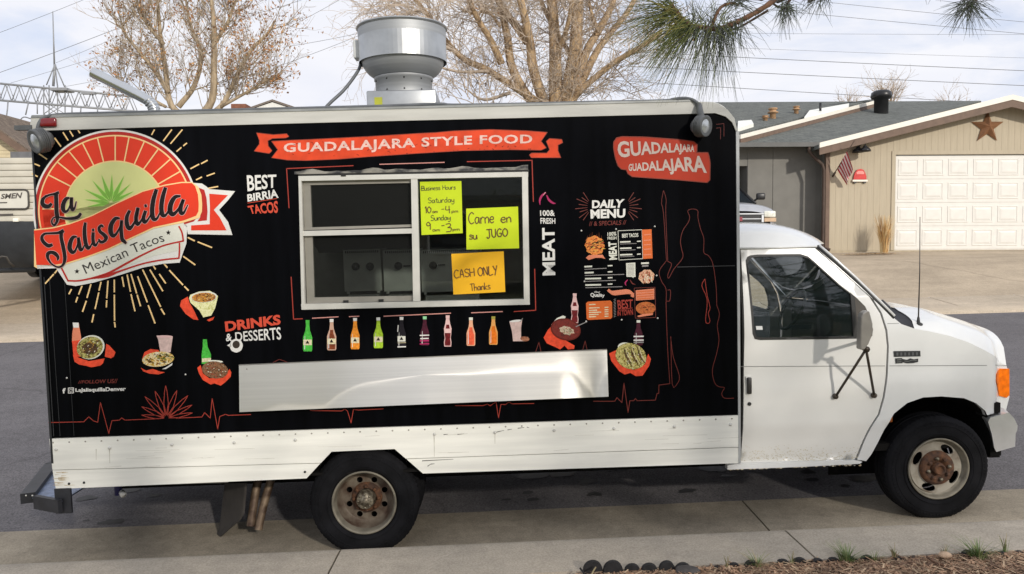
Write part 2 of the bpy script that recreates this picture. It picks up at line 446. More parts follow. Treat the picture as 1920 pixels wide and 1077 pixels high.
# far side: gutter lip, sidewalk slabs, driveways, ground to the horizon
XS = [-60, -40, -25, -15, -8.5, -4.0, 0, 4.8, 8, 12, 18, 30, 45, 70]
mb = MB(); mb.grid([[farpt(X, 0) - np.array([0, 0, 0.02]) for X in XS], [farpt(X, 0) + np.array([0, 0.02, 0.045]) for X in XS], [farpt(X, 2) for X in XS]], walk_m); setting(mb, 'far_gutter')
walk = bpy.data.objects.new('sidewalk', None); COL.objects.link(walk); walk['kind'] = 'structure'
mb = MB(); mb.grid([[farpt(X, 2) - np.array([0, 0, 0.03]) for X in XS], [farpt(X, 3) - np.array([0, 0, 0.03]) for X in XS]], joint_m); setting(mb, 'sidewalk_base')
x = -14.0
while x < 19:
    mb = MB(); a, b = x + 0.012, x + 1.73 - 0.012
    P = [farpt(a, 2), farpt(b, 2), farpt(b, 3), farpt(a, 3)]
    mb.add(P + [p - np.array([0, 0, 0.09]) for p in P], [(0, 1, 2, 3), (0, 1, 5, 4), (1, 2, 6, 5), (2, 3, 7, 6), (3, 0, 4, 7)], walk_m); mb.build('slab', walk); x += 1.73
def sheet(x0, x1, i0, i1, mt, name, n=8, dz=0.0):
    mb = MB(); xs = np.linspace(x0, x1, n)
    R_ = []
    for i in range(i0, i1): 
        for k in range(4):
            t = k / 4; R_.append([farpt(X, i) * (1 - t) + farpt(X, i + 1) * t + np.array([0, 0, dz]) for X in xs])
    R_.append([farpt(X, i1) + np.array([0, 0, dz]) for X in xs])
    mb.grid(R_, mt); setting(mb, name)
sheet(4.3, 17.5, 3, 6, drive_m, 'driveway'); sheet(-17.5, -5.0, 3, 6, drive_m, 'driveway')
sheet(-5.0, 4.3, 3, 6, dry_m, 'yard'); sheet(17.5, 70, 3, 6, dry_m, 'yard'); sheet(-60, -17.5, 3, 6, dry_m, 'yard')
mb = MB(); XF = [-3000, -300, -60, -20, 0, 20, 70, 300, 3000]
mb.grid([[farpt(max(-60, min(70, X)), 6) + np.array([X - max(-60, min(70, X)), 0, 0]) for X in XF], [np.array([X, 4000, 9.0]) for X in XF]], dry_m); setting(mb, 'ground')
mb = MB(); mb.grid([[street(u, -60, 0.5) + np.array([(u - 7) * 30, 0, 0]) for u in US], [np.array([u * 60, -2500, 0.0]) for u in US]], dry_m); setting(mb, 'ground')

# pine straw and wood chips of the bed, in front of the kerb
chip_a = mat('pine_straw', S(166, 132, 104), 0.9, var=0.35, scale=9); chip_b = mat('dark_chips', S(112, 86, 68), 0.9, var=0.35, scale=9)
chip_c = mat('pale_straw', S(188, 162, 132), 0.9, var=0.3, scale=9)
mb = MB(); R2 = random.Random(5)
U_BED = street_px(1085, 1070, 0.14)[0]
for i in range(20000):
    u = U_BED + R2.random() * 4.2; y = yb(u) + 0.03 - R2.random() ** 1.2 * 0.55
    c = street(u, y, 0.115 + 0.05 * min(1, (yb(u) - y) / 0.3) + R2.random() * 0.02); a = R2.random() * math.pi
    l = (0.005 + R2.random() ** 2.5 * 0.045) * 0.75; w = 0.0012 + R2.random() ** 2 * 0.005; tz = R2.uniform(-0.3, 0.35) * l
    d = np.array([math.cos(a), math.sin(a), 0]) * l; e = np.array([-math.sin(a), math.cos(a), 0]) * w
    mb.add([c - d - e, c + d - e + [0, 0, tz], c + d + e + [0, 0, tz], c - d + e], [(0, 1, 2, 3)], R2.choice([chip_a, chip_a, chip_b, chip_c]))
tag(setting(mb, 'mulch', 'stuff'), 'brown pine straw and wood chips covering the bed beside the kerb', 'mulch')
# old oil drips, spread so they also deepen the shade under the truck
oil = mat('oil_stain', (.018, .017, .016), .55, var=.3, scale=30); mb = MB()
for i in range(46):
    u = R2.uniform(2.6, 6.2) if i > 8 else R2.uniform(-.6, 2.5); y = R2.uniform(.75, 1.9); r = .015 + R2.random() ** 2 * .09; c = street(u, y, 0.0); c[2] += .0
    q = []
    for k in range(12):
        a = k * math.pi / 6; rr_ = r * R2.uniform(.6, 1.1); uu = u + rr_ * 1.6 * math.cos(a); yy = y + rr_ * math.sin(a)
        p0_ = street(uu, Y_ASPH(uu), .02); X_ = p0_[0]; f_ = farpt(X_, 0); tt = (yy - Y_ASPH(uu)) / max(.1, np.linalg.norm((f_ - p0_)[:2])); q.append(p0_ + (f_ - p0_) * tt + np.array([0, 0, .004]))
    mb.add(q, [tuple(range(12))], oil)
tag(setting(mb, 'oil_spots', 'stuff'), 'dark oil drips that also deepen the shade on the road under the truck', 'stain')
# leaf litter washed along the gutter
mb = MB()
for i in range(900):
    q = R2.choice([(-0.62, 0.22), (-0.3, 0.3), (0.55, 0.6), (2.4, 0.8), (3.6, 1.2), (5.4, 1.3), (1.0, 2.5), (4.5, 2.5)])
    u = q[0] + R2.gauss(0, q[1] * 0.6); y = yk(u) + 0.045 + abs(R2.gauss(0, 0.03))
    c = street(u, y, 0.006 + R2.random() * 0.008); a = R2.gauss(0, 0.6); l = 0.006 + R2.random() * 0.022; w = 0.0015 + R2.random() * 0.004
    d = np.array([math.cos(a), math.sin(a), 0]) * l; e = np.array([-math.sin(a), math.cos(a), 0]) * w
    mb.add([c - d - e, c + d - e, c + d + e, c - d + e], [(0, 1, 2, 3)], R2.choice([chip_a, chip_b, chip_c, joint_m]))
tag(setting(mb, 'leaf_litter', 'stuff'), 'dry needles and grit lying along the gutter at the kerb', 'litter')
# ================================================================== FOOD TRUCK
black_wrap = mat('black_vinyl', (0.0022, 0.0024, 0.0034), 0.3, var=0.3, scale=2, spec=0.05, stretch=(6, 1, .5))
white_skirt = mat('white_aluminium_skirt', S(232, 231, 222), 0.5, var=0.07, scale=3, stretch=(0.4, 1, 6), bump=0.05, bscale=30)
white_rail = mat('white_rail', S(194, 193, 186), 0.5, var=0.08, scale=5, stretch=(0.5, 1, 4))
white_paint = mat('white_paint', S(218, 219, 217), 0.24, var=0.05, scale=2.0, coat=0.6)
roof_m = mat('roof_sheet', S(196, 196, 192), 0.5, var=0.1)
int_m = mat('interior_lining', S(150, 148, 140), 0.6, var=0.15)
steel_m = mat('stainless_steel', S(236, 233, 226), 0.40, metal=1.0, var=0.03, scale=3, stretch=(0.15, 1, 30), bump=0.02, bscale=30)
galv_m = mat('galvanised_steel', S(176, 178, 178), 0.38, metal=0.85, var=0.12, scale=6)
spun_m = mat('spun_aluminium', S(172, 174, 175), 0.6, metal=0.75, var=0.06, scale=4, stretch=(0.3, 0.3, 14), bump=0.02, bscale=20)
chrome_m = mat('chrome', S(212, 214, 216), 0.3, metal=0.7, var=0.05, scale=9, bump=0.03, bscale=14)
alu_frame = mat('mill_aluminium', S(214, 212, 204), 0.42, metal=0.25, var=0.06, scale=9)
alu_dull = mat('dull_aluminium', S(150, 146, 136), 0.5, metal=0.3, var=0.08, scale=9)
rubber_m = mat('tyre_rubber', (0.0085, 0.0085, 0.0098), 0.85, var=0.35, scale=7, bump=0.25, bscale=40, spec=0.12)
trim_m = mat('black_rubber_trim', (0.012, 0.012, 0.011), 0.55, var=0.2)
chassis_m = mat('chassis_black', (0.008, 0.0075, 0.007), 0.9, var=0.4, scale=5, spec=0.1)
conduit_m = mat('grey_conduit', S(92, 95, 98), 0.5, var=0.12, scale=12)
lampgrey_m = mat('grey_lamp_housing', S(84, 86, 87), 0.45, var=0.12, scale=12)
STL = MATS['stainless_steel'].node_tree; STL.nodes['Principled BSDF'].inputs['Anisotropic'].default_value = .4; STL.nodes['Principled BSDF'].inputs['Anisotropic Rotation'].default_value = .25
_tg = STL.nodes.new('ShaderNodeTangent'); _tg.axis = 'Z'; STL.links.new(_tg.outputs[0], STL.nodes['Principled BSDF'].inputs['Tangent'])
red_lens = mat('red_lens', S(120, 16, 22), 0.2, var=0.1, coat=0.5)
amber_lens = mat('amber_lens', S(244, 118, 4), 0.35, var=0.2, scale=25, spec=.25)
rust_m = mat('rust', S(100, 66, 42), 0.85, col2=S(58, 40, 30), scale=24, bump=0.4, bscale=60)
rim_dirty = mat('dirty_rim', S(116, 106, 92), 0.6, metal=0.2, col2=S(72, 54, 42), scale=11, bump=0.2, bscale=50)
rim_lip = mat('rim_lip', S(120, 114, 100), 0.55, metal=0.2, var=0.25, scale=14)
rim_white = mat('white_wheel_paint', S(156, 150, 136), 0.55, col2=S(100, 84, 68), scale=9, lo=0.3, hi=0.55)
hub_m = mat('hub_cap_metal', S(150, 142, 124), 0.45, metal=0.6, col2=S(70, 60, 48), scale=40)
yellow_tag = mat('yellow_tag', S(170, 172, 48), 0.6)
gray_cloth = mat('seat_cloth', S(62, 66, 74), 0.9, var=0.2)
pane_door = glass('door_glass', (0.03, 0.06, 0.055), 0.12)
pane_srv = glass('service_glass', (0.01, 0.01, 0.01), 0.12)
screen_m = glass('insect_screen', (0.012, 0.0115, 0.010), 0.30, 0.5, refl=0.12)
pane_dark = glass('windscreen_glass', (0.04, 0.07, 0.065), 0.12)

L0 = (2.3, 1.05, -0.55)
truck = bpy.data.objects.new('food_truck', None); COL.objects.link(truck)
tm = Matrix.Identity(4); tp = TW(L0[0], L0[2], -L0[1])
for i in range(3):
    tm[i][0] = TU[i]; tm[i][1] = -TN[i]; tm[i][2] = TV[i]; tm[i][3] = tp[i]
truck.matrix_world = tm
tag(truck, 'black and white taco food truck parked along the kerb', 'food truck')
def Lc(u, v, w): return (u - L0[0], -w - L0[1], v - L0[2])
def Lb(x, y, z): return Lc(x, z, y)                       # box coordinates (u, w, v)
def pp(*pts, w=0.0): return [TS(x, y, w) for x, y in pts]
def side(u, v, d): return Lc(u, v, d)
BW = 2.15
# ---- service window outline
WIN = pp((560, 328), (992, 320), (994, 572), (567, 582))
# ---- black side panel
top_px = [(57, 247), (300, 239.5), (640, 230.5), (960, 223), (1290, 215), (1340, 213.5), (1360, 220), (1372, 231), (1379, 246)]
mb = MB()
mb.prism(pp(*top_px, (1383.5, 777.5), (93, 821.5)), -0.035, 0.0, side, black_wrap, holes=[WIN])
panel = mb.build('side_panel', truck, label='black printed side of the box body')
# ---- white skirt in planks, cut round the rear wheel
mb = MB(); mb.prism(pp((93, 823), (1384, 779), (1385, 838), (761, 860), (740, 842), (622, 847), (602, 868), (99, 881)), -0.035, 0.004, side, white_skirt)
skirt = mb.build('skirt_plank', truck)
mb = MB(); mb.prism(pp((99, 882.3), (600.6, 869.3), (575, 897), (105, 917)), -0.035, 0.003, side, white_skirt); mb.build('skirt_plank', truck)
mb = MB(); mb.prism(pp((762.7, 861.3), (1385, 839.3), (1385, 868.5), (793, 888)), -0.035, 0.003, side, white_skirt); mb.build('skirt_plank', truck)
mb = MB()                                                  # rivets and bolt heads
for k in range(43):
    t = k / 42; px = 100 + t * 1272; u, v = TS(px, 830 - t * 45); mb.lathe([(0.006, 0.004), (0.004, 0.008), (0.0005, 0.0085)], Lc(u, v, 0), (0, -1, 0), alu_dull, n=6)
for px, py in [(106, 843), (206, 840), (323, 834), (439.5, 830), (554, 825), (815, 814), (928, 811), (1039, 807), (1151, 803.5), (1264, 800), (1369, 796)]:
    u, v = TS(px, py); mb.lathe([(0.012, 0.003), (0.010, 0.009), (0.005, 0.012), (0.0005, 0.0125)], Lc(u, v, 0), (0, -1, 0), white_rail, n=8)
for px, py in [(158, 905), (572, 885), (130, 907)]:
    u, v = TS(px, py); mb.lathe([(0.009, 0.003), (0.006, 0.01), (0.0005, 0.0105)], Lc(u, v, 0), (0, -1, 0), trim_m, n=8)
mb.build('rivet', skirt, kind='stuff')
# scuffs and run-down stains on the skirt
stain_m = mat('skirt_stain', S(186, 182, 170), 0.7, var=0.2, scale=30); scuff_m = mat('scuff', S(58, 56, 52), 0.8, var=0.3, scale=30)
rs_m = mat('rust_stain', S(176, 150, 104), 0.8, col2=S(205, 196, 172), scale=26)
pr = Print(lambda x, y, l: Lc(*TS(x, y), 0.0052 + l * 0.001))
for a, b in [((814, 817), (814.5, 856)), ((206, 842), (206.5, 868)), ((928, 813), (928, 832)), ((181, 842), (181, 862))]: pr.stroke([a, b], [1.6, 0.6], stain_m)
for a, b in [((930, 810.5), (945, 807)), ((952, 806), (960, 804.5)), ((971, 803), (983, 801.5)), ((988, 801), (992, 802)), ((832, 815), (840, 814)), ((858, 814.5), (870, 813.5)), ((802, 874), (808, 870)), ((808, 870), (815, 869.5)), ((792, 864), (850, 861))]: pr.stroke([a, b], [1.5, 0.6], scuff_m)
for k in range(16):
    x = 100 + RNG.random() * 22; y = 884 + RNG.random() * 26; pr.stroke([(x, y), (x + 6 + RNG.random() * 16, y - 0.6)], [1.2, 0.3], rs_m)
for k in range(26):
    x = 150 + RNG.random() * 1200; y = 828 - (x - 100) / 1272 * 45 + 8 + RNG.random() * 45
    if 590 < x < 800: y = min(y, 838 - (x - 590) * .03)
    pr.stroke([(x, y), (x + 15 + RNG.random() * 70, y - 0.5 - RNG.random() * 2.5)], [0.3, 0.5], stain_m)
pr.build('stain', skirt, kind='stuff', fixn=False)
# ---- roof rail, roof, walls, floor
mb = MB()
railtop = [(60, 222), (76, 221.5), (300, 214), (640, 206.5), (960, 199), (1290, 191.5), (1318, 191.5), (1343, 195), (1363, 206), (1376, 222), (1381, 243)]
mb.prism(pp((57, 246.3), *railtop, (1379.5, 247), *[(x, y - 0.7) for x, y in reversed(top_px[1:-1])]), -0.06, 0.011, side, white_rail)
rail = mb.build('roof_rail', truck)
mb = MB(); mb.prism(pp((60, 222), (1300, 191.3), (1300, 187.8), (62, 217)), -0.09, 0.016, side, mat('rail_cap', S(150, 152, 150), 0.5, metal=0.4, var=0.15, scale=8)); mb.build('rail_cap', truck)
HT = 2.462; r = 0.16
mb = MB(); prof = [(0.0, HT - .02), (0.03, HT)] + [(4.62 - r + r * math.sin(a), HT - r + r * math.cos(a)) for a in np.linspace(0, math.pi / 2, 8)] + [(4.622, 0.36)]
fib = bpy.data.materials.new('translucent_roof'); fib.use_nodes = True; ft = fib.node_tree; ft.nodes.clear(); fo_ = ft.nodes.new('ShaderNodeOutputMaterial'); fd = ft.nodes.new('ShaderNodeBsdfDiffuse'); fr_ = ft.nodes.new('ShaderNodeBsdfTranslucent'); fx = ft.nodes.new('ShaderNodeMixShader')  # see-through share added to bring daylight into the kitchen; roof itself is unseen
fd.inputs[0].default_value = (.6, .6, .58, 1); fr_.inputs[0].default_value = (.8, .78, .7, 1); fx.inputs[0].default_value = .7; ft.links.new(fd.outputs[0], fx.inputs[1]); ft.links.new(fr_.outputs[0], fx.inputs[2]); ft.links.new(fx.outputs[0], fo_.inputs[0])
mb.grid([[Lc(u, v, -0.05) for u, v in prof], [Lc(u, v + (0.03 if v > 2.4 else 0), -1.07) for u, v in prof], [Lc(u, v, -BW) for u, v in prof]], fib, smooth=False)
mb.build('roof', truck)
mb = MB()
for w0_, w1_, v0_, v1_ in ((-BW, -1.5, -.02, 2.3), (-.65, -.036, -.02, 2.3), (-1.5, -.65, 1.4, 2.3)): mb.box(4.595, 4.618, w0_, w1_, v0_, v1_, white_paint, Lb)  # opening to the cab added to let daylight into the kitchen
mb; mb.build('front_wall', truck)
mb = MB(); mb.box(0.0, 0.03, -BW, -0.036, 0.0, 2.43, white_rail, Lb); rw = mb.build('rear_wall', truck)
mb = MB(); mb.box(0.0, 4.62, -BW - 0.03, -BW, 0.0, 2.46, white_skirt, Lb); mb.build('far_wall', truck)
mb = MB(); mb.box(0.03, 4.59, -BW, -0.037, 0.012, 0.03, chassis_m, Lb); mb.build('floor', truck)
mb = MB(); mb.box(0.05, 4.57, -BW + 0.02, -BW + 0.04, 0.01, 2.3, int_m, Lb); 
mb.box(0.05, 0.07, -BW + .04, -0.04, 0.01, 2.3, int_m, Lb); mb.box(4.56, 4.58, -BW + .04, -1.5, 0.01, 2.3, int_m, Lb); mb.box(4.56, 4.58, -.65, -0.04, 0.01, 2.3, int_m, Lb); mb.box(4.56, 4.58, -1.5, -.65, 1.4, 2.3, int_m, Lb); mb.build('interior_lining', truck)
mb = MB(); mb.prism(pp((1379.5, 247.5), (1385.3, 246), (1388.5, 868), (1384.5, 868.5)), -0.04, 0.007, side, mat('corner_trim', S(176, 178, 178), 0.45, metal=0.3, var=0.08)); mb.build('corner_trim', truck)
mb = MB(); mb.prism(pp((57.5, 247), (61, 247), (101, 869), (97, 869)), -0.04, 0.005, side, mat('rear_trim', (0.02, 0.021, 0.024), 0.35)); mb.build('corner_trim', truck)
mb = MB(); u, v = TS(91, 230, 0.02); mb.box(u - 0.053, u + 0.053, 0.012, 0.035, v - 0.028, v + 0.028, red_lens, Lb, bev=0.01); mb.build('marker_lamp', truck, label='dark red marker lamp at the rear top corner')
mb = MB()
mb.tube([Lc(-0.0, 1.30, -0.12), Lc(-0.045, 1.27, -0.12), Lc(-0.05, 1.15, -0.12), Lc(-0.045, 1.03, -0.12), Lc(0.0, 1.0, -0.12)], 0.008, alu_dull, n=6); mb.build('grab_handle', truck)

# ---- service window
mb = MB()
def bar(a, b, c, d, w0, w1, mt): mb.prism(pp(a, b, c, d), w0, w1, side, mt)
bar((560, 327), (992, 319), (992, 322.5), (560, 331), -0.04, 0.012, trim_m)
bar((563, 331), (990, 323), (990, 332), (566, 340), -0.05, 0.02, alu_frame)          # head
bar((566, 570), (992, 561), (993, 571), (567, 580.5), -0.05, 0.022, alu_frame)       # sill
bar((561, 331), (566.3, 331), (573, 580.5), (567, 580.5), -0.05, 0.0215, alu_frame)
bar((978.5, 323), (989.5, 323), (993, 571), (982.5, 571), -0.05, 0.021, alu_frame)
swin = mb.build('service_window', truck, label='aluminium framed service window in the black side')
mb = MB(); bar((771, 333), (783, 332.5), (788, 564.5), (775, 565), -0.045, 0.016, alu_frame); mb.build('mullion', swin)
mb = MB()   # upper sash of the left light
bar((566, 340.3), (771, 336), (771, 343), (568, 347.5), -0.05, -0.012, alu_dull); bar((567, 347), (581, 347), (584, 428), (570, 428), -0.05, -0.012, alu_dull)
bar((569, 427), (774, 421), (774, 426), (570, 432), -0.05, -0.008, alu_dull); mb.build('sash', swin)
mb = MB(); bar((565, 433.5), (775, 428.5), (775, 438), (567, 443), -0.045, 0.014, alu_frame); mb.build('meeting_rail', swin)
mb = MB()
bar((570, 443), (585, 443), (589, 570), (575, 570), -0.05, -0.012, alu_dull); bar((587, 558.5), (775, 555), (775, 564.5), (576, 569.5), -0.05, -0.01, alu_dull); mb.build('sash', swin)
for x, y in ((648.5, 566), (714.5, 564), (645, 329)):
    mb = MB(); u, v = TS(x, y); mb.box(u - 0.016, u + 0.016, -0.01, 0.008 if y > 400 else 0.024, v - 0.009, v + 0.009, trim_m, Lb); mb.build('latch', swin)
for nm, q, mt, w in (('screen_pane', ((578, 344), (772, 340), (774, 424), (581, 430)), screen_m, -0.03), ('screen_pane', ((583, 441), (775, 436), (778, 560), (587, 562)), screen_m, -0.03), ('pane', ((782, 330), (981, 325), (984, 563), (786, 567)), pane_srv, -0.02)):
    mb = MB(); mb.prism(pp(*q), w, w + 0.004, side, mt); mb.build(nm, swin)
# torn grey flashing above the window
mb = MB(); R3 = random.Random(3); xs = np.linspace(553, 990, 40); up = []; dn = []
fl_m = mat('torn_flashing', S(142, 138, 128), 0.6, col2=S(40, 40, 42), scale=9, stretch=(1, 1, 2), lo=0.4, hi=0.6)
for x in xs:
    b = 327.5 - (x - 553) * 0.0195; h = 4 + 5.5 * (0.5 + 0.5 * math.sin(x * 0.045 + 1)) * (0.55 + 0.45 * math.sin(x * 0.11)) + R3.random() * 1.2
    up.append(TS(x, b - h)); dn.append(TS(x, b))
V = [Lc(*p, 0.004 + 0.012 * R3.random()) for p in up] + [Lc(*p, 0.016) for p in dn]; n = len(up)
mb.add(V, [(i, i + 1, n + i + 1, n + i) for i in range(n - 1)], fl_m, True); mb.build('flashing', swin)
# fold-down counter, hanging; tilt shaped along it to place bright and dark reflections
mb = MB(); G_ = []; n_ = 60
for i in range(n_ + 1):
    t = i / n_; x0, y0 = 448 + 690 * t, 686 - 29 * t; x1, y1 = 449 + 692 * t, 773 - 29 * t; row = []
    tilt = float(np.interp(t, [0, .12, .24, .34, .5, .62, .74, .88, .925, .965, .985, 1], [.06, .085, .08, .15, .20, .185, .20, .185, .09, .08, .16, .17]))
    for j in range(7):
        k = j / 6; w = 0.034 + 0.31 * k * tilt
        row.append(Lc(*TS(x0 + (x1 - x0) * k, y0 + (y1 - y0) * k, w), w))
    G_.append(row)
mb.grid(G_, steel_m); mb.grid([[(p[0], p[1] + .016, p[2]) for p in r] for r in G_], steel_m); mb.grid([[r[0], (r[0][0], r[0][1] + .016, r[0][2])] for r in G_], steel_m); mb.grid([[r[-1], (r[-1][0], r[-1][1] + .016, r[-1][2])] for r in G_], steel_m)
for r in (G_[0], G_[-1]): mb.grid([r, [(p[0], p[1] + .016, p[2]) for p in r]], steel_m)
shelf = mb.build('serving_counter', truck, label='folded down stainless steel serving counter')
mb = MB()
for px, py in ((463, 692), (460, 766), (799, 679), (801, 753), (1131, 664), (1133, 740), (1126, 741)):
    u, v = TS(px, py, 0.034); mb.lathe([(0.007, 0.0), (0.005, 0.004), (0.0005, 0.005)], Lc(u, v, 0.033), (0, -1, 0), alu_dull if py < 700 else trim_m, n=8)
mb.build('screw', shelf, kind='stuff')
mb = MB(); a = Lc(*TS(448, 686, 0.02), 0.016); b = Lc(*TS(1138, 657, 0.02), 0.016); mb.tube([a, b], 0.008, alu_dull, n=8); mb.build('hinge', shelf)

# ---- floodlights, conduit, roof pipe, roof fan
def flood(px, py, aim, R):
    u, v = TS(px, py, 0.12); c = np.array(Lc(u, v, 0.10)); ax = np.array(aim, float); ax /= np.linalg.norm(ax); mb = MB()
    mb.lathe([(0.0005, -R * 1.15), (R * 0.55, -R * 1.1), (R * 0.86, -R * 0.7), (R, 0), (R * 1.02, R * 0.35), (R * 0.93, R * 0.36), (R * .66, R * .30)], c, ax, lampgrey_m, n=20)
    for k in range(4): mb.lathe([(R * 0.9, -R * 0.55 + k * 0.16 * R), (R * 1.05, -R * 0.53 + k * .16 * R), (R * 1.05, -R * 0.48 + k * .16 * R), (R * 0.9, -R * 0.46 + k * .16 * R)], c, ax, lampgrey_m, n=20)
    o = mb.build('floodlight', truck)
    mb = MB(); mb.lathe([(R * 0.68, R * 0.28), (R * 0.4, R * 0.38), (0.0005, R * 0.42)], c, ax, mat('lamp_lens', S(176, 180, 182), 0.25, metal=0.5, var=0.35, scale=22), n=20); mb.build('lens', o); return o, c
fo, fc = flood(1320, 236, (0.62, -0.72, -0.10), 0.068)
mb = MB(); mb.tube([fc, Lc(*TS(1314, 215, 0.08), 0.08), Lc(*TS(1310, 197, 0.02), 0.02)], 0.022, lampgrey_m, n=8); mb.build('bracket', fo)
fo, fc = flood(68, 264, (-0.5, -0.7, -0.25), 0.075)
mb = MB(); mb.tube([fc, Lc(*TS(66, 245, 0.03), 0.03)], 0.014, lampgrey_m, n=8); mb.box(-0.09, 0.02, -0.02, 0.02, TS(60, 240)[1] - 0.015, TS(60, 240)[1] + 0.015, lampgrey_m, Lb); mb.build('bracket', fo)
mb = MB(); pts = [(70, 250, .03), (72, 235, .03), (82, 222, .02), (110, 215.5, 0), (200, 212.5, -.02), (420, 207, -.02), (700, 200, -.02), (820, 195.5, -.02), (850, 197.5, -.02), (960, 196, -.02), (1100, 192.5, -.02), (1240, 189.5, -.02), (1262, 186.5, -.02), (1285, 184.5, 0), (1303, 190, .02), (1312, 202, .03), (1316, 218, .05)]
mb.tube(smooth_line([Lc(*TS(x, y, w), w) for x, y, w in pts], 4), 0.0115, conduit_m, n=8); mb.build('conduit', truck)
mb = MB(); pts = [(291, 214), (288, 201), (279, 190), (262, 180), (174, 136)]
P = [np.array(Lc(*TS(x, y, -0.25), -0.25)) for x, y in pts]; pipe_m = mat('polished_pipe', S(206, 208, 208), 0.22, metal=1.0, var=.05)
mb.tube(smooth_line(P[:4], 5) + [P[4]], 0.036, pipe_m, n=14, cap=False); mb.tube(smooth_line(P[:4], 5) + [P[4]], 0.033, chassis_m, n=14, cap=False)
for k in range(5):
    q = P[0] + (P[1] - P[0]) * (0.4 + 0.3 * k) if k < 2 else P[1] + (P[2] - P[1]) * ((k - 2) * 0.45 + .1)
    mb.lathe([(0.036, -0.006), (0.041, 0), (0.036, 0.006)], q, P[min(k, 2) // 1 if k < 2 else 2] - P[0] if k else P[1] - P[0], galv_m, n=14)
mb.build('exhaust_pipe', truck, label='bent steel pipe slanting up from the roof')
# roof fan
wf = -0.95
def FP(px, py): return TS(px, py, wf)
uc = FP(756, 120)[0]
def rr(px0, px1, py): return (FP(px1, py)[0] - FP(px0, py)[0]) / 2
mb = MB(); prof = []
for q_ in smooth_line([(674, 839, 58.5), (674.6, 838.2, 80), (676, 836.8, 100), (678.5, 834.2, 115), (683, 829.8, 128), (690, 823, 138), (699, 814.5, 145), (708, 806.5, 150)], 4): prof.append((rr(q_[0], q_[1], q_[2]), FP(756, q_[2])[1]))
c = np.array(Lc(uc, 0, wf)); rl_ = rr(672, 841, 55)
mb.lathe(prof, c, (0, 0, 1), spun_m, n=64); mb.lathe([(rl_ - .01, prof[0][1] - .25), (rl_ - .01, FP(756, 54)[1]), (rl_, FP(756, 54)[1]), (rl_ + .003, FP(756, 56)[1]), (rl_ - .006, FP(756, 59)[1])], c, (0, 0, 1), galv_m, n=64, smooth=False)
fan = mb.build('roof_fan', truck, label='spun aluminium upblast exhaust fan on the roof')
mb = MB(); mb.lathe([(rr(706, 816, 150), FP(756, 148)[1]), (rr(706, 816, 150), FP(756, 153)[1]), (rr(708, 814, 150), FP(756, 154)[1]), (rr(708, 814, 180), FP(756, 181)[1])], c, (0, 0, 1), spun_m, n=48)
for k in range(10):
    a = k * 0.628 + 0.2; rr_ = rr(708, 814, 165) + 0.002
    for yy in (156, 176): mb.lathe([(0.007, 0), (0.0005, 0.008)], Lc(uc + rr_ * math.cos(a), FP(756, yy)[1], wf + rr_ * math.sin(a)), (math.cos(a), -math.sin(a), 0), trim_m, n=6)
mb.build('collar', fan)
mb = MB(); b0 = FP(697, 190)[0]; b1 = FP(822, 190)[0]; hw = (b1 - b0) / 2
mb.box(b0, b1, wf - hw, wf + hw, 2.44, FP(756, 181)[1], galv_m, Lb, bev=0.01); mb.build('curb_base', fan)
mb = MB(); u0, v0 = TS(702, 183, wf + hw); u1, v1 = TS(717, 197, wf + hw); mb.prism([(u0, v0), (u1, v0), (u1, v1 - .02), (u0, v1 - .02)], wf + hw, wf + hw + 0.006, side, yellow_tag); mb.build('yellow_tag', fan)
mb = MB(); u0, v0 = FP(664, 79); u1, v1 = FP(680, 112); mb.box(u0, u1, wf - 0.06, wf + 0.06, v1, v0, mat('switch_box', S(198, 200, 198), 0.5), Lb, bev=0.006); mb.build('switch_box', fan)
mb = MB(); mb.tube(smooth_line([Lc(*FP(x, y), wf + k * 0.05) for k, (x, y) in enumerate(((676, 110), (677, 128), (668, 150), (650, 178), (626, 205), (600, 240)))], 5), 0.013, conduit_m, n=8); mb.build('conduit', fan)
# ---- under the body
mb = MB()
for w in (-0.62, -1.46): mb.box(0.1, 6.3, w - 0.04, w + 0.04, -0.20, -0.045, chassis_m, Lb)
mb.box(2.7, 4.4, -1.3, -0.8, -0.22, -0.05, chassis_m, Lb)
mb.tube([Lc(0.9, -0.22, -1.04), Lc(5.6, -0.22, -1.04)], 0.05, chassis_m); mb.tube([Lc(2.06, -0.2, -0.2), Lc(2.06, -0.2, -1.95)], 0.06, chassis_m); mb.lathe([(0.02, -.16), (.15, -.1), (.17, 0), (.15, .1), (.02, .16)], Lc(2.06, -.2, -1.04), (1, 0, 0), chassis_m, n=16)
mb.build('chassis', truck)
mb = MB(); mb.box(1.55, 2.6, -0.75, -0.70, -0.05, 0.5, chassis_m, Lb); mb.box(1.55, 1.62, -0.70, -0.04, 0.012, 0.5, chassis_m, Lb); mb.box(2.52, 2.6, -0.70, -0.04, 0.014, 0.5, chassis_m, Lb); mb.box(1.55, 2.6, -.7, -.04, .44, .5, chassis_m, Lb); mb.build('wheel_well', truck)
mb = MB(); mb.prism(pp((135, 916.5), (421, 905), (421, 911), (190, 917.5)), -0.12, -0.06, side, mat('underbody_channel', S(150, 148, 142), 0.6, var=0.15)); mb.build('body_channel', truck)
mb = MB(); V = [Lc(*TS(x, y, w), w) for x, y, w in ((421, 907, -0.55), (460, 906, -.30), (455, 962, -.30), (448, 975, -.32), (403, 1014, -.5), (412, 985, -.53))]
V2 = [(p[0] + 0.014, p[1], p[2]) for p in V]; mb.add(V + V2, [(0, 1, 2, 3, 4, 5), (11, 10, 9, 8, 7, 6), (0, 1, 7, 6), (1, 2, 8, 7), (2, 3, 9, 8), (3, 4, 10, 9), (4, 5, 11, 10), (5, 0, 6, 11)], mat('mud_flap', S(58, 54, 50), 0.9, var=0.2)); mb.build('mud_flap', truck)
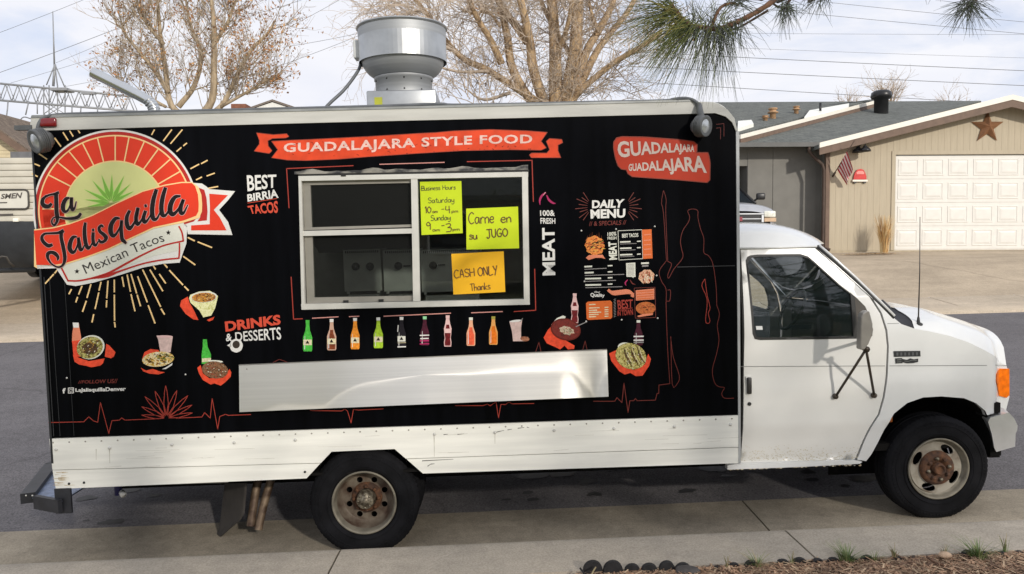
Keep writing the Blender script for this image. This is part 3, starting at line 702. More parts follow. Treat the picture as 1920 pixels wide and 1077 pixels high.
tp_m = mat('tailpipe_steel', S(130, 112, 92), 0.6, metal=0.4, col2=S(70, 52, 40), scale=14)
for a, b, c in (((484, 900), (478, 930), (470, 987)), ((508, 900), (495, 945), (484, 994))):
    mb = MB(); Q = smooth_line([Lc(*TS(x, y, w), w) for (x, y), w in zip((a, b, c), (-.45, -.4, -.33))], 5); mb.tube(Q, 0.03, tp_m, n=12, cap=False); mb.tube(Q, 0.026, chassis_m, n=12, cap=True); mb.build('tailpipe', truck)
mb = MB(); u, v = TS(222, 928, -0.4); mb.tube([Lc(u, -0.05, -.4), Lc(u, v, -.4)], 0.025, mat('drain_cap', S(40, 40, 90), .5), n=10); mb.tube([Lc(u + .02, v + .02, -.4), Lc(u + .05, v, -.38)], 0.022, white_paint, n=10); mb.build('drain_hose', truck)
# rear step bumper
step_m = mat('step_frame_black', (0.02, 0.021, 0.026), 0.5, var=0.3, scale=12); plate_m = mat('tread_plate', S(120, 134, 160), 0.35, metal=0.8, var=0.3, scale=18, bump=0.5, bscale=60)
def TVp(px, py, v):
    d = ray(px, py); o_ = TO + TV * v; t = ((o_ - CAMP) @ TV) / (d @ TV); q = CAMP + d * t - TO
    return float(q @ TU), float(q @ TN)
def beam(a, b, wd, v0, v1, mt, mbk):
    a = np.array(a); b = np.array(b); t = (b - a) / np.linalg.norm(b - a); nn = np.array([-t[1], t[0]]) * wd / 2
    q = [a - nn, b - nn, b + nn, a + nn]; V = [Lc(p[0], z, p[1]) for z in (v0, v1) for p in q]
    mbk.add(V, [(0, 1, 2, 3), (4, 5, 6, 7), (0, 1, 5, 4), (1, 2, 6, 5), (2, 3, 7, 6), (3, 0, 4, 7)], mt)
sA, sB, sC = TVp(52, 925, -0.045), TVp(96, 869, -0.045), TVp(118, 951, -0.10)
sD = (sB[0], -BW - sB[1]); sE = (sA[0], -BW - sA[1]); P3 = [(0.06, sC[1]), sA, sB, sD, sE, (0.06, -BW - sC[1])]
mb = MB()
for a, b in zip(P3[1:-2], P3[2:-1]): beam(a, b, .09, -0.115, -0.045, step_m, mb)
beam((0.05, sC[1] - .03), (sA[0] + .05, sA[1] + .005), .03, -0.15, -0.06, step_m, mb); beam((0.05, -BW - sC[1] + .03), (sE[0] + .05, sE[1] - .005), .03, -0.15, -0.06, step_m, mb)
mb.box(0.0, 0.105, sC[1] - .06, min(sC[1] + .0, -0.002), -0.165, 0.004, step_m, Lb)
bump = mb.build('rear_step', truck, label='black framed rear step with a tread plate')
mb = MB(); Q_ = [(0.05, sC[1] - .03), (sA[0] + .03, sA[1]), sB, sD, (sE[0] + .03, sE[1]), (0.05, -BW - sC[1] + .03)]; V = [Lc(p[0], z, p[1]) for z in (-0.085, -0.075) for p in Q_]; mb.add(V, [(0, 1, 2, 3, 4, 5), (6, 7, 8, 9, 10, 11)] + [(i, (i + 1) % 6, 6 + (i + 1) % 6, 6 + i) for i in range(6)], plate_m); mb.build('tread_plate', bump)
mb = MB()
for x, y in ((48, 930), (60, 930)):
    u, v = TS(x, y, sA[1] + .05); mb.lathe([(0.006, 0), (0.0005, 0.006)], Lc(u, v, sA[1] + .046), (0, -1, 0), alu_frame, n=8)
mb.build('bolt', bump, kind='stuff')

# ---- wheels
def circ(R, n=40): return [(R * math.cos(2 * math.pi * i / n), R * math.sin(2 * math.pi * i / n)) for i in range(n)]
def wheel(u, v, w, kind, sgn=1):
    c = np.array(Lc(u, v, w)); ax = np.array([0, -1.0 * sgn, 0]); root = None
    mb = MB(); RT = 0.372
    mb.lathe([(0.212, -0.21), (0.25, -0.222), (0.33, -0.225), (0.358, -0.21), (RT, -0.19), (RT, -0.03), (0.360, -0.012), (0.345, -0.002), (0.32, 0.004), (0.29, 0.006), (0.262, 0.003), (0.245, 0.0045), (0.235, -0.002), (0.222, -0.012), (0.214, -0.03)], c, ax, rubber_m, n=72)
    for k in range(64):
        a = 2 * math.pi * k / 64; ca, sa = math.cos(a), math.sin(a); da = 0.030
        q = []
        for rr_, h in ((0.340, 0.001), (0.3745, -0.03), (0.3745, -0.08), (0.34, -0.08)):
            for s_ in (-1, 1):
                b = a + s_ * da * (1.0 if h > -0.05 else 0.8); q.append(c + ax * h + np.array([rr_ * math.cos(b), 0, rr_ * math.sin(b)]))
        mb.add(q, [(0, 1, 3, 2), (2, 3, 5, 4), (0, 2, 4, 6), (1, 3, 5, 7)], rubber_m)
    for k in range(90):
        a = 2 * math.pi * k / 90; r0, r1 = (.322, .338) if k % 2 else (.327, .338); q = [c + ax * .0045 + np.array([r_ * math.cos(a + d_), 0, r_ * math.sin(a + d_)]) for r_, d_ in ((r0, -.012), (r0, .012), (r1, .012), (r1, -.012))]
        mb.add(q + [p_ - ax * .006 for p_ in q], [(0, 1, 2, 3), (0, 1, 5, 4), (1, 2, 6, 5), (2, 3, 7, 6), (3, 0, 4, 7)], rubber_m)
    for r_ in (.252, .312): mb.lathe([(r_ - .003, .0035), (r_ - .002, .008), (r_ + .002, .008), (r_ + .003, .0035)], c, ax, rubber_m, n=72)
    for s_ in (-0.12, -0.165):
        mb.lathe([(RT - .002, s_ - 0.012), (RT + 0.003, s_ - 0.01), (RT + 0.003, s_ + 0.01), (RT - .002, s_ + 0.012)], c, ax, rubber_m, n=72)
    wh = bpy.data.objects.new('wheel', None); COL.objects.link(wh); wh.parent = truck
    zl = c[2] - RT + .010; mb.v = [(p_[0] + (0.25 * (zl - p_[2]) * (1 if p_[0] > c[0] else -1) if p_[2] < zl else 0), p_[1], max(p_[2], zl)) for p_ in mb.v]
    mb.build('tyre', wh)
    mb = MB()
    def pt(x, y, h): return tuple(c + ax * h + np.array([x, 0, y]))
    if kind == 'rear':
        mb.lathe([(0.214, -0.03), (0.222, 0.0), (0.218, 0.006), (0.208, 0.002), (0.203, -0.02), (0.196, -0.05)], c, ax, rim_lip, n=56)
        mb.lathe([(0.196, -0.05), (0.188, -0.09), (0.172, -0.118), (0.165, -0.122)], c, ax, rim_dirty, n=56)
        holes = [[(0.132 * math.cos(a + .35) + 0.021 * math.cos(b), 0.132 * math.sin(a + .35) + 0.021 * math.sin(b)) for b in np.linspace(0, 2 * math.pi, 12, endpoint=False)] for a in np.linspace(0, 2 * math.pi, 8, endpoint=False)]
        mb.prism(circ(0.166, 48), -0.128, -0.122, pt, rim_dirty, holes=holes)
        mb.lathe([(0.2, -0.2), (0.15, -0.19), (0.0005, -0.19)], c, ax, chassis_m, n=32); mb.build('rim', wh)
        mb = MB(); mb.lathe([(0.108, -0.122), (0.10, -0.108), (0.085, -0.10), (0.07, -0.10)], c, ax, rust_m, n=32)
        for k in range(8):
            a = k * math.pi / 4; mb.lathe([(0.012, -0.105), (0.012, -0.08), (0.0005, -0.078)], pt(0.086 * math.cos(a), 0.086 * math.sin(a), 0), ax, rust_m, n=6)
        mb.lathe([(0.066, -0.105), (0.063, -0.05), (0.056, -0.035)], c, ax, hub_m, n=28); mb.lathe([(0.056, -0.035), (0.03, -0.032), (0.028, -0.025), (0.0005, -0.024)], c, ax, hub_m, n=28)
        for k in range(8):
            a = k * math.pi / 4; mb.lathe([(0.008, -0.036), (0.008, -0.026), (0.0005, -0.025)], pt(0.045 * math.cos(a), 0.045 * math.sin(a), 0), ax, hub_m, n=6)
        mb.build('hub', wh)
    else:
        mb.lathe([(0.214, -0.03), (0.222, 0.0), (0.218, 0.006), (0.208, 0.002), (0.203, -0.02), (0.192, -0.045), (0.184, -0.04)], c, ax, rim_lip, n=56)
        holes = [[(0.151 * math.cos(a) + 0.052 * math.cos(b) * -math.sin(a) + .028 * math.sin(b) * math.cos(a), 0.151 * math.sin(a) + 0.052 * math.cos(b) * math.cos(a) + .028 * math.sin(b) * math.sin(a)) for b in np.linspace(0, 2 * math.pi, 14, endpoint=False)] for a in (math.radians(58), math.radians(152), math.radians(250), math.radians(330))]
        mb.prism(circ(0.186, 56), -0.046, -0.036, pt, rim_white, holes=holes)
        mb.lathe([(0.2, -0.2), (0.15, -0.15), (0.0005, -0.15)], c, ax, chassis_m, n=32); mb.build('rim', wh)
        mb = MB(); mb.lathe([(0.124, -0.036), (0.118, -0.012), (0.095, -0.004), (0.062, -0.006), (0.056, -0.02), (0.042, -0.02)], c, ax, rust_m, n=36)
        mb.lathe([(0.046, -0.02), (0.040, 0.02), (0.030, 0.026), (0.026, 0.012), (0.0005, 0.012)], c, ax, rust_m, n=24)
        for k in range(8):
            a = k * math.pi / 4 + 0.2; mb.lathe([(0.013, -0.006), (0.013, 0.012), (0.0005, 0.014)], pt(0.076 * math.cos(a), 0.076 * math.sin(a), 0), ax, rust_m if k % 2 else hub_m, n=6)
        mb.build('hub', wh)
    return wh
wheel(2.045, -0.190, -0.035, 'rear'); wheel(2.055, -0.183, -0.30, 'rear'); wheel(6.088, -0.133, -0.115, 'front')
wheel(2.055, -0.183, -BW + 0.035, 'rear', -1); wheel(6.088, -0.125, -BW + 0.115, 'front', -1)
# ------------------------------------------------------------------ cab
WC = -BW / 2
def wside(u, v):
    w = -0.095
    if v > 0.86: w -= 0.115 * ((v - 0.86) / 0.62) ** 1.4
    if v < 0.17: w -= 0.035 * ((0.17 - v) / 0.22) ** 1.3
    if v > 0.55: w -= 0.006
    w -= 0.012 * min(1, max(0, (0.19 - v) / 0.03))
    u = min(u, 6.70)
    if u > 5.75: w -= 0.17 * ((u - 5.75) / 0.93) ** 2.6
    if u > 6.5: w -= 0.10 * ((min(u, 6.69) - 6.5) / 0.18) ** 2
    return w
def CS(px, py):
    w = -0.1
    for _ in range(4): u, v = TS(px, py, w); w = wside(min(u, 6.7), v)
    return u, v
def skin(poly, mt, mbk, holes=(), step=0.05, off=0.0, thick=0.02, w_fn=wside):
    """a curved panel: the outline filled with a grid, bent onto the cab side; rim turned inward"""
    loops = [list(poly)] + [list(h) for h in holes]
    V = []; E = []; 
    for lp in loops:
        Q = []
        for a, b in zip(lp, lp[1:] + lp[:1]):
            a = np.array(a); b = np.array(b); n = max(1, int(np.linalg.norm(b - a) / step))
            for k in range(n): Q.append(a + (b - a) * k / n)
        k0 = len(V); V += Q; E += [(k0 + i, k0 + (i + 1) % len(Q)) for i in range(len(Q))]
    nb = len(V); A = np.array(V); lo, hi = A.min(0), A.max(0)
    x = lo[0]
    while x < hi[0]:
        y = lo[1]
        while y < hi[1]:
            if inpoly(x, y, loops[0]) and not any(inpoly(x, y, h) for h in loops[1:]) and np.min(np.hypot(A[:, 0] - x, A[:, 1] - y)) > step * 0.45: V.append(np.array([x, y]))
            y += step
        x += step
    r = delaunay_2d_cdt([Vector(p) for p in V], E, [], 0, 1e-6)
    P = [np.array(p) for p in r[0]]; Fc = []
    for f in r[2]:
        c = sum(P[i] for i in f) / len(f)
        if inpoly(c[0], c[1], loops[0]) and not any(inpoly(c[0], c[1], h) for h in loops[1:]): Fc.append(tuple(f))
    pts = [Lc(p[0], p[1], w_fn(p[0], p[1]) + off) for p in P]
    mbk.add(pts, Fc, mt, True)
    from collections import Counter
    cn = Counter()
    for f in Fc:
        for i in range(len(f)): cn[tuple(sorted((f[i], f[(i + 1) % len(f)])))] += 1
    rim = [e for e, k in cn.items() if k == 1]; ids = sorted({i for e in rim for i in e}); mp_ = {i: k for k, i in enumerate(ids)}
    R0 = [Lc(P[i][0], P[i][1], w_fn(P[i][0], P[i][1]) + off) for i in ids]; R1 = [Lc(P[i][0], P[i][1], w_fn(P[i][0], P[i][1]) + off - thick) for i in ids]
    n = len(ids); mbk.add(R0 + R1, [(mp_[a], mp_[b], n + mp_[b], n + mp_[a]) for a, b in rim], mt)
def cpx(*pts): return [CS(x, y) for x, y in pts]
def far_copy(mb_, name, parent, **k):
    """the same panel mirrored onto the far side of the cab"""
    q = MB(); q.mats = mb_.mats; q.f = [list(reversed(f)) for f in mb_.f]; q.mi = mb_.mi; q.sm = mb_.sm
    q.v = [(x, 2 * (-WC - L0[1]) - y, z) for x, y, z in mb_.v]; return q.build(name, parent, **k)

door_px = [(1388.5, 466), (1528, 466), (1560, 494.5), (1600, 529.5), (1630, 557), (1650, 588), (1660, 620), (1663, 650), (1661, 700), (1655, 745), (1646, 777), (1631, 800), (1617, 828), (1603, 861), (1500, 864.5), (1388.5, 868)]
hole_px = [(1398, 489), (1401, 482), (1407, 479), (1420, 477.5), (1500, 476.5), (1515, 481), (1530, 493.5), (1574, 534), (1605, 558), (1622, 575), (1632, 598), (1636.5, 618), (1635, 630), (1628, 635), (1425, 638), (1415, 636), (1411, 626)]
dirty_door = mat('white_door_paint', S(220, 219, 214), 0.24, var=0.05, scale=1.5, coat=0.6)
mb = MB(); skin(cpx(*door_px), dirty_door, mb, [cpx(*hole_px)]); door = mb.build('door', truck, label='white cab door with a dark window'); far_copy(mb, 'door', truck)
mb = MB(); wv = cpx(*hole_px); wc_ = np.mean(wv, 0)
inner = [tuple(wc_ + (np.array(p) - wc_) * np.array([0.965, 0.945])) for p in wv]
skin(wv, trim_m, mb, [inner], step=0.08, off=0.002); ws = mb.build('window_seal', door); far_copy(mb, 'window_seal', door)
mb = MB(); skin(cpx((1594, 549), (1602, 556), (1608, 634), (1600, 635)), trim_m, mb, step=.08, off=0.003); skin(cpx((1602, 557), (1605, 558), (1622, 575), (1632, 598), (1636.5, 618), (1635, 630), (1628, 635), (1608, 636)), mat('sail_panel', S(72, 66, 58), 0.6, var=.1), mb, step=0.06, off=0.0035); mb.build('sail_panel', door)
mb = MB(); skin(inner, pane_door, mb, step=0.06, off=-0.012, thick=0.004, w_fn=lambda u, v: wside(u, v)); mb.build('pane', door); far_copy(mb, 'pane', door)
mb = MB(); skin(cpx((1418, 612), (1430, 612), (1431, 619), (1419, 619)), white_paint, mb, off=-0.008, step=.05, thick=.002); mb.build('sticker', door)
mb = MB(); u, v = CS(1404, 723); w = wside(u, v)
mb.prism([(u - .022, v - .065), (u + .022, v - .065), (u + .022, v + .065), (u - .022, v + .065)], w - 0.01, w + 0.003, side, dirty_door); mb.box(u - 0.016, u + 0.016, w - 0.002, w + 0.022, v - 0.058, v + 0.058, mat('handle_black', (0.03, 0.028, 0.026), 0.4), Lb, bev=0.008); mb.build('handle', door)
mb = MB(); u, v = CS(1405, 757.5); mb.lathe([(0.013, -.002), (0.013, 0.006), (0.009, 0.008), (0.004, 0.006), (0.0005, 0.006)], Lc(u, v, wside(u, v)), (0, -1, 0), trim_m, n=14); mb.build('lock', door)
# dirt sprayed along the lower door and the rusty sill seam
dirt_m = mat('road_dirt', S(190, 182, 160), 0.85, var=0.2, scale=40)
mb = MB(); R4 = random.Random(8)
for i in range(520):
    x = 1389 + R4.random() * 220; y = 832 + R4.random() ** 0.4 * 32
    if x > 1600: y = min(y, 858)
    u, v = CS(x, y); s_ = 0.001 + R4.random() * 0.0022; w = wside(u, v) + 0.0012
    mb.add([Lc(u - s_ * 2, v, w), Lc(u, v - s_, w), Lc(u + s_ * 2, v, w), Lc(u, v + s_, w)], [(0, 1, 2, 3)], dirt_m)
mb.build('dirt_specks', door, kind='stuff', fixn=False)
# pillar + fender
shoulder_px = [(1668, 590), (1690, 608), (1716, 617), (1740, 621), (1780, 630), (1815, 642), (1846, 657), (1870, 671), (1887, 686)]
arch_px = [(1848, 779), (1845, 770), (1831, 756.5), (1808, 747), (1765, 743.5), (1731, 745.5), (1701, 756), (1676, 776), (1658, 806), (1646, 830), (1634, 852), (1624, 865)]
fend_px = [(1531.5, 466), *shoulder_px, (1892, 700), (1892.5, 745), (1886, 771), (1865, 777), *arch_px, (1607.2, 862), (1620.6, 829), (1634.6, 801), (1649.6, 778), (1658.7, 746), (1664.8, 701), (1666.8, 650), (1663.8, 619), (1653.6, 587), (1633, 555), (1602, 527.5), (1562, 492.5)]
mb = MB(); skin(cpx(*fend_px), white_paint, mb, step=0.045, thick=0.03); fender = mb.build('fender', truck); far_copy(mb, 'fender', truck)
mb = MB(); skin(cpx((1386, 466), (1387.2, 466), (1387.2, 868), (1386, 868)), trim_m, mb, off=-0.01, step=.2); mb.build('door_seal', truck)
# dark backing sheet added behind the panel gaps so they read as shade
mb = MB(); bk = cpx((1386, 464.5), (1530, 464.5), (1600, 524), (1672, 594), (1680, 640), (1672, 700), (1662, 760), (1640, 800), (1612, 866), (1386, 870)); skin(bk, chassis_m, mb, [[tuple(wc_ + (np.array(p) - wc_) * 1.015) for p in wv]], off=-0.03, step=.1); mb.build('gap_backing', truck)
# swage line: its crease shade drawn as a thin dark line
pr = Print(lambda x, y, l: (lambda q: Lc(q[0], q[1], wside(*q) + 0.0025))(CS(x, y)))
crease_gap_m = mat('crease_shade_gap', (0.16, 0.16, 0.155), 0.7, var=0)
pr.line([(x, 687.5 - (x - 1389) * 0.0045) for x in np.linspace(1389, 1659, 10)], 1.0, crease_gap_m); pr.line([(x, 687.5 - (x - 1389) * 0.0045) for x in np.linspace(1668, 1889, 12)], 1.0, crease_gap_m)
pr.line([(1664, 607), (1685, 606.5)], 0.8, crease_gap_m); pr.build('swage_line', truck, kind='stuff', fixn=False)
# fender badges: a dark name plate and a smaller emblem under it
badge_m = mat('badge_grey', S(46, 48, 50), 0.4, metal=0.3, var=0.15); badge_l = mat('badge_light', S(128, 130, 130), 0.35, metal=0.6)
pr = Print(lambda x, y, l: (lambda q: Lc(q[0], q[1], wside(*q) + 0.004 + 0.0015 * l))(CS(x, y)))
pr.poly([(1675, 658.5), (1725, 658), (1725.5, 668.5), (1676, 669.5)], badge_m); pr.text('TRITON V8' if False else '- - - - - -', [(1680, 661), (1720, 660.6)], [(1680, 667), (1720, 666.5)], mat('badge_mid', S(80, 82, 84), .4), 1, 0.02)
pr.build('badge', fender)
pr = Print(pr.fn); pr.poly([(1678, 672), (1691, 671.5), (1692, 681), (1679, 682)], badge_m); pr.poly([(1691, 673), (1700, 675), (1706, 672), (1713, 674), (1721, 672.5), (1721, 679), (1712, 681), (1700, 681.5), (1691, 679)], badge_m)
pr.stroke([(1681, 675), (1689, 674.5)], 1.4, badge_l, 1); pr.stroke([(1681, 679), (1689, 678.5)], 1.2, badge_l, 1); pr.stroke([(1695, 677), (1703, 677.5), (1709, 675.5), (1718, 676)], 1.0, badge_l, 1); pr.build('badge', fender)
# rocker sill
mb = MB(); mb.prism(pp((1364, 873), (1388, 870.2), (1500, 866.8), (1603, 863.4), (1617, 866.5), (1612, 870), (1500, 876), (1364, 881), w=-0.116), -0.17, -0.116, side, white_paint); sill = mb.build('sill', truck)
mb = MB()
for i in range(150):
    x = 1366 + R4.random() * 245; y = 875.5 - (x - 1366) * 0.034 + R4.random() * 3.5; u, v = CS(x, y); s_ = 0.0015 + R4.random() * 0.003
    mb.add([Lc(u - s_ * 3, v, -0.1185), Lc(u, v - s_, -0.1185), Lc(u + s_ * 3, v, -0.1185), Lc(u, v + s_, -0.1185)], [(0, 1, 2, 3)], rs_m if i % 3 else stain_m)
mb.build('rust_specks', sill, kind='stuff', fixn=False)
# roof of the cab: arched loft from drip rail to crest
ud0, ud1 = CS(1386, 463)[0], CS(1531, 463)[0]; vd = 0.5 * (CS(1386, 463)[1] + CS(1531, 463)[1])
crest = [TS(x, y, WC) for x, y in ((1384, 417.5), (1415, 418.5), (1440, 422), (1465, 428), (1490, 437), (1510, 448), (1524, 458))]
wd = wside(5.0, vd); half = wd - WC
cu_ = [c_[0] for c_ in crest]; cv_ = [c_[1] for c_ in crest]
mb = MB(); P = []
for u in np.linspace(ud0, cu_[-1] - 0.02, 18):
    vc = float(np.interp(u, cu_, cv_)) if u <= cu_[-1] else cv_[-1] - (u - cu_[-1]) * 0.7; row = []
    for k in range(25):
        s_ = -1 + 2 * k / 24; bul = 0.0
        a = abs(s_); h = (1 - a ** 2.6) ** (1 / 2.2)
        uu = ud0 + (u - ud0) * ((ud1 - ud0) / (cu_[-1] - 0.02 - ud0) * a ** 2 + (1 - a ** 2))
        row.append(Lc(uu, vd + (max(vc, vd) - vd) * h, WC + half * -s_))
    P.append(row)
mb.grid(P, white_paint); mb.build('cab_roof', truck)
mb = MB(); mb.tube([Lc(ud0, vd - .004, wd + 0.006), Lc(ud1, vd - 0.006, wd + 0.006)], 0.008, white_paint, n=6); mb.build('drip_rail', truck)
# windscreen between the pillars
pil = [CS(x, y) for x, y in ((1533, 464), (1560, 487), (1600, 523), (1640, 562), (1676, 598))]
mb = MB(); P = []
for i, (u, v) in enumerate(pil):
    row = []; w0 = wside(u, v) - 0.01
    for k in range(17):
        s_ = -1 + 2 * k / 16; row.append(Lc(u + 0.10 * (1 - s_ * s_) * (0.75 + 0.1 * i), v + 0.012 * (1 - s_ * s_), WC + (w0 - WC) * -s_))
    P.append(row)
mb.grid(P, pane_dark); mb.build('windscreen', truck)
mb = MB(); mb.tube([Lc(u, v + 0.002, wside(u, v) - 0.008) for u, v in pil], 0.012, trim_m, n=6); mb.tube([Lc(u + 0.035, v + 0.012, wside(u, v) - 0.06) for u, v in pil], 0.012, white_paint, n=6); mb.build('windscreen_seal', truck)
# hood and cowl
sh = [CS(x, y) for x, y in shoulder_px[2:]]; su = [p[0] for p in sh]; sv = [p[1] for p in sh]
cr = [TS(x, y, WC) for x, y in ((1655, 564.5), (1700, 576), (1745, 588), (1790, 601), (1830, 619), (1858, 637), (1876, 653))]
hu = [p[0] for p in cr]; hv = [p[1] for p in cr]
u_end = su[-1]; NS = 29; P = []
for i in range(20):
    t = i / 19; row = []
    for k in range(NS):
        s_ = -1 + 2 * k / (NS - 1); a = abs(s_)
        ub = (su[0] - 0.005) * (a ** 3) + (su[0] + 0.10) * (1 - a ** 3)
        ue = u_end + 0.06 * (1 - a ** 3); u = ub + (ue - ub) * t
        us_ = min(u, u_end); vs = float(np.interp(us_, su, sv)); w0 = wside(us_, vs)
        vc = float(np.interp(u, hu, hv)) if u < hu[-1] else hv[-1] - (u - hu[-1]) * 0.9
        vc = max(vc, vs + 0.01); h = (1 - a ** 3.2) ** (1 / 2.1); crease = 0.012 * math.exp(-((a - 0.55) / 0.06) ** 2)
        row.append(Lc(u, vs + (vc - vs) * h + crease * (1 - t), WC + (w0 - WC) * -s_))
    P.append(row)
mb = MB(); mb.grid(P, white_paint); hood = mb.build('hood', truck)
mb = MB(); a_ = P[0]; lo_ = []
ub, vb = pil[-1]
for k in range(NS):
    s_ = -1 + 2 * k / (NS - 1); lo_.append(Lc(ub + 0.115 * (1 - s_ * s_), vb - 0.005 + 0.012 * (1 - s_ * s_), WC + (wside(ub, vb) - 0.012 - WC) * -s_))
mid = [tuple((np.array(p) + np.array(q)) / 2 - np.array([0, 0, 0.02])) for p, q in zip(lo_, a_)]
mb.grid([lo_, mid, [(p[0] + .004, p[1], p[2] - 0.006) for p in a_]], mat('cowl_black', S(34, 34, 38), 0.7, var=0.2, scale=30)); mb.build('cowl', truck)
mb = MB(); u, v = TS(1650, 567, -1.0)
mb.tube([Lc(u + 0.02, v + 0.012, -1.0), Lc(*TS(1668, 577, -.6), -.6), Lc(*TS(1683, 601, -0.34), -.34)], 0.010, trim_m, n=6); mb.build('wiper', truck)
u, v = CS(1731, 618.5); mb = MB(); w = wside(u, v) - 0.06; vv = v + 0.028
mb.lathe([(0.03, -0.02), (0.028, 0.008), (0.012, 0.018), (0.008, 0.05), (0.0045, 0.06)], Lc(u, vv, w), (0, 0, 1), trim_m, n=12); ut, vt = TS(1725, 407, w)
mb.tube([Lc(u, vv + 0.05, w), Lc((u + ut) / 2 + .004, (vv + vt) / 2, w), Lc(ut, vt, w)], [0.005, 0.0035, 0.0024], mat('antenna_mast', S(92, 88, 84), .4, metal=.5), n=6); mb.build('antenna', truck)
# nose: grille opening, headlamps, marker lamp, bumper
mb = MB(); P = []
for k in range(NS):
    s_ = -1 + 2 * k / (NS - 1); a = abs(s_); x = u_end + 0.06 * (1 - a ** 3); col_ = []
    for v in (sv[-1] - 0.02, sv[-1] - 0.06, 0.40, 0.26, 0.16): col_.append(Lc(x - 0.002 - (0.02 if v < .3 else 0), v, WC + (wside(u_end, v) - WC) * -s_))
    P.append(col_)
mb.grid(P, white_paint); mb.build('nose_panel', truck)
mb = MB()
for k in range(5): mb.box(u_end + 0.055, u_end + 0.075, WC - 0.5, WC + 0.5, 0.30 + k * 0.052, 0.318 + k * 0.052, mat('grille_grey', S(70, 72, 74), .5), Lb)
mb.box(u_end + 0.05, u_end + 0.066, WC - 0.52, WC + 0.52, 0.28, 0.56, chassis_m, Lb); mb.build('grille', truck)
for sg in (-1, 1):
    mb = MB(); mb.box(u_end - 0.06, u_end - 0.012, WC + sg * 0.48 - 0.13, WC + sg * 0.48 + 0.13, 0.34, 0.52, mat('headlamp_lens', S(200, 204, 206), .1, metal=.3, var=.2, scale=20), Lb, bev=0.02); mb.build('headlight', truck)
lens_px = [(1869.5, 702), (1874, 695.5), (1884, 692.5), (1891.2, 691.5), (1891.5, 741), (1886, 746), (1881, 745), (1874, 733), (1869, 715)]
mb = MB(); skin(cpx(*lens_px), amber_lens, mb, step=0.02, off=0.008, thick=0.03, w_fn=wside); mb.build('marker_light', truck, label='amber marker light on the front corner'); far_copy(mb, 'marker_light', truck)
mb = MB(); bp = [TS(x, y, -0.2) for x, y in ((1846, 789), (1850, 781), (1866, 777), (1886, 772), (1897, 783), (1904, 797), (1903, 806), (1900, 812), (1899, 836), (1862, 845), (1858, 838), (1853, 812))]
P = []; c0 = np.mean(bp, 0)
for k in range(33):
    s_ = -1 + 2 * k / 32; a = abs(s_); row = []
    for (u, v) in bp: row.append(Lc(u + 0.10 * (1 - a ** 4) + (u - bp[0][0]) * 0.0, v, WC + (-0.16 - 0.10 * max(0, u - bp[0][0]) ** 1.2 * a ** 4 - WC) * -s_))
    row.append(row[0]); P.append(row)
mb.grid(P, chrome_m); n_ = len(bp); mb.add(P[0][:-1], [tuple(range(n_))], chrome_m); mb.add(P[-1][:-1], [tuple(range(n_))], chrome_m)
fb = mb.build('front_bumper', truck, label='chrome front bumper')
mb = MB(); u, v = TS(1865, 781, -.2); mb.box(u - .04, u + .05, -0.35, -0.185, v - 0.015, v + 0.018, trim_m, Lb); mb.build('bumper_pad', fb)
# inner wheel arch and amber reflector inside it
mb = MB(); ar = cpx(*arch_px); mb.grid([[Lc(u, v, -0.16) for u, v in ar], [Lc(u, v + .02, -0.75) for u, v in ar]], chassis_m); mb.grid([[Lc(u, v + .02, -0.75) for u, v in ar], [Lc(u, -0.36, -0.75) for u, v in ar]], chassis_m); mb.box(6.52, 6.6, -1.9, -.22, -.1, .3, chassis_m, Lb)
u, v = TS(1855, 835, -.3); mb.box(u - .06, u + .02, -.6, -.2, v - .05, v + .10, chassis_m, Lb); mb.build('wheel_well', truck)
mb = MB(); u, v = CS(1673, 784); mb.box(u - 0.02, u + 0.03, -0.19, -0.14, v - 0.045, v + 0.03, mat('amber_reflector', S(150, 80, 20), .3), Lb, bev=.008); mb.build('reflector', truck)
# mirror on its two arms
mirror_m = mat('mirror_shell', S(150, 146, 140), 0.38, metal=0.5, var=0.12, scale=9)
MW = 0.17
mb = MB(); q = [TS(x, y, MW) for x, y in ((1608, 594), (1611, 586), (1619, 581.5), (1624, 583), (1630, 606), (1630, 624), (1622, 643), (1613, 655), (1606, 654))]
mb.prism(q, MW - 0.01, MW + 0.05, side, mirror_m); mirror = mb.build('mirror', truck, label='tall metal door mirror on two struts')
bmd = mirror.modifiers.new('bevel', 'BEVEL'); bmd.width = 0.012; bmd.segments = 2
mb = MB(); j = Lc(*TS(1624, 655, 0.14), 0.14); arm_m = mat('mirror_arm', S(74, 66, 58), 0.45, metal=0.6, var=0.2, scale=14)
for (ex, ey) in ((1565, 743), (1637, 741)):
    u, v = CS(ex, ey); e = Lc(u, v, wside(u, v) + 0.015)
    mb = MB(); mb.tube([j, tuple(np.array(j) * .5 + np.array(e) * .5), e], 0.009, arm_m, n=8); mb.lathe([(0.02, -0.012), (0.018, 0.008), (0.008, 0.012), (0.0005, 0.012)], e, (0, -1, 0), arm_m, n=12); mb.build('strut', mirror)
u, v = CS(1612, 641); mb = MB(); mb.tube([Lc(*TS(1618, 650, MW), MW), j], 0.011, arm_m, n=8); mb.tube([Lc(*TS(1612, 640, MW - .04), MW - .04), Lc(u, v, wside(u, v))], 0.012, arm_m, n=8); mb.lathe([(0.02, -.015), (0.02, .015)], j, (0, -1, 0), arm_m, n=12, close=True); mb.build('bracket', mirror)
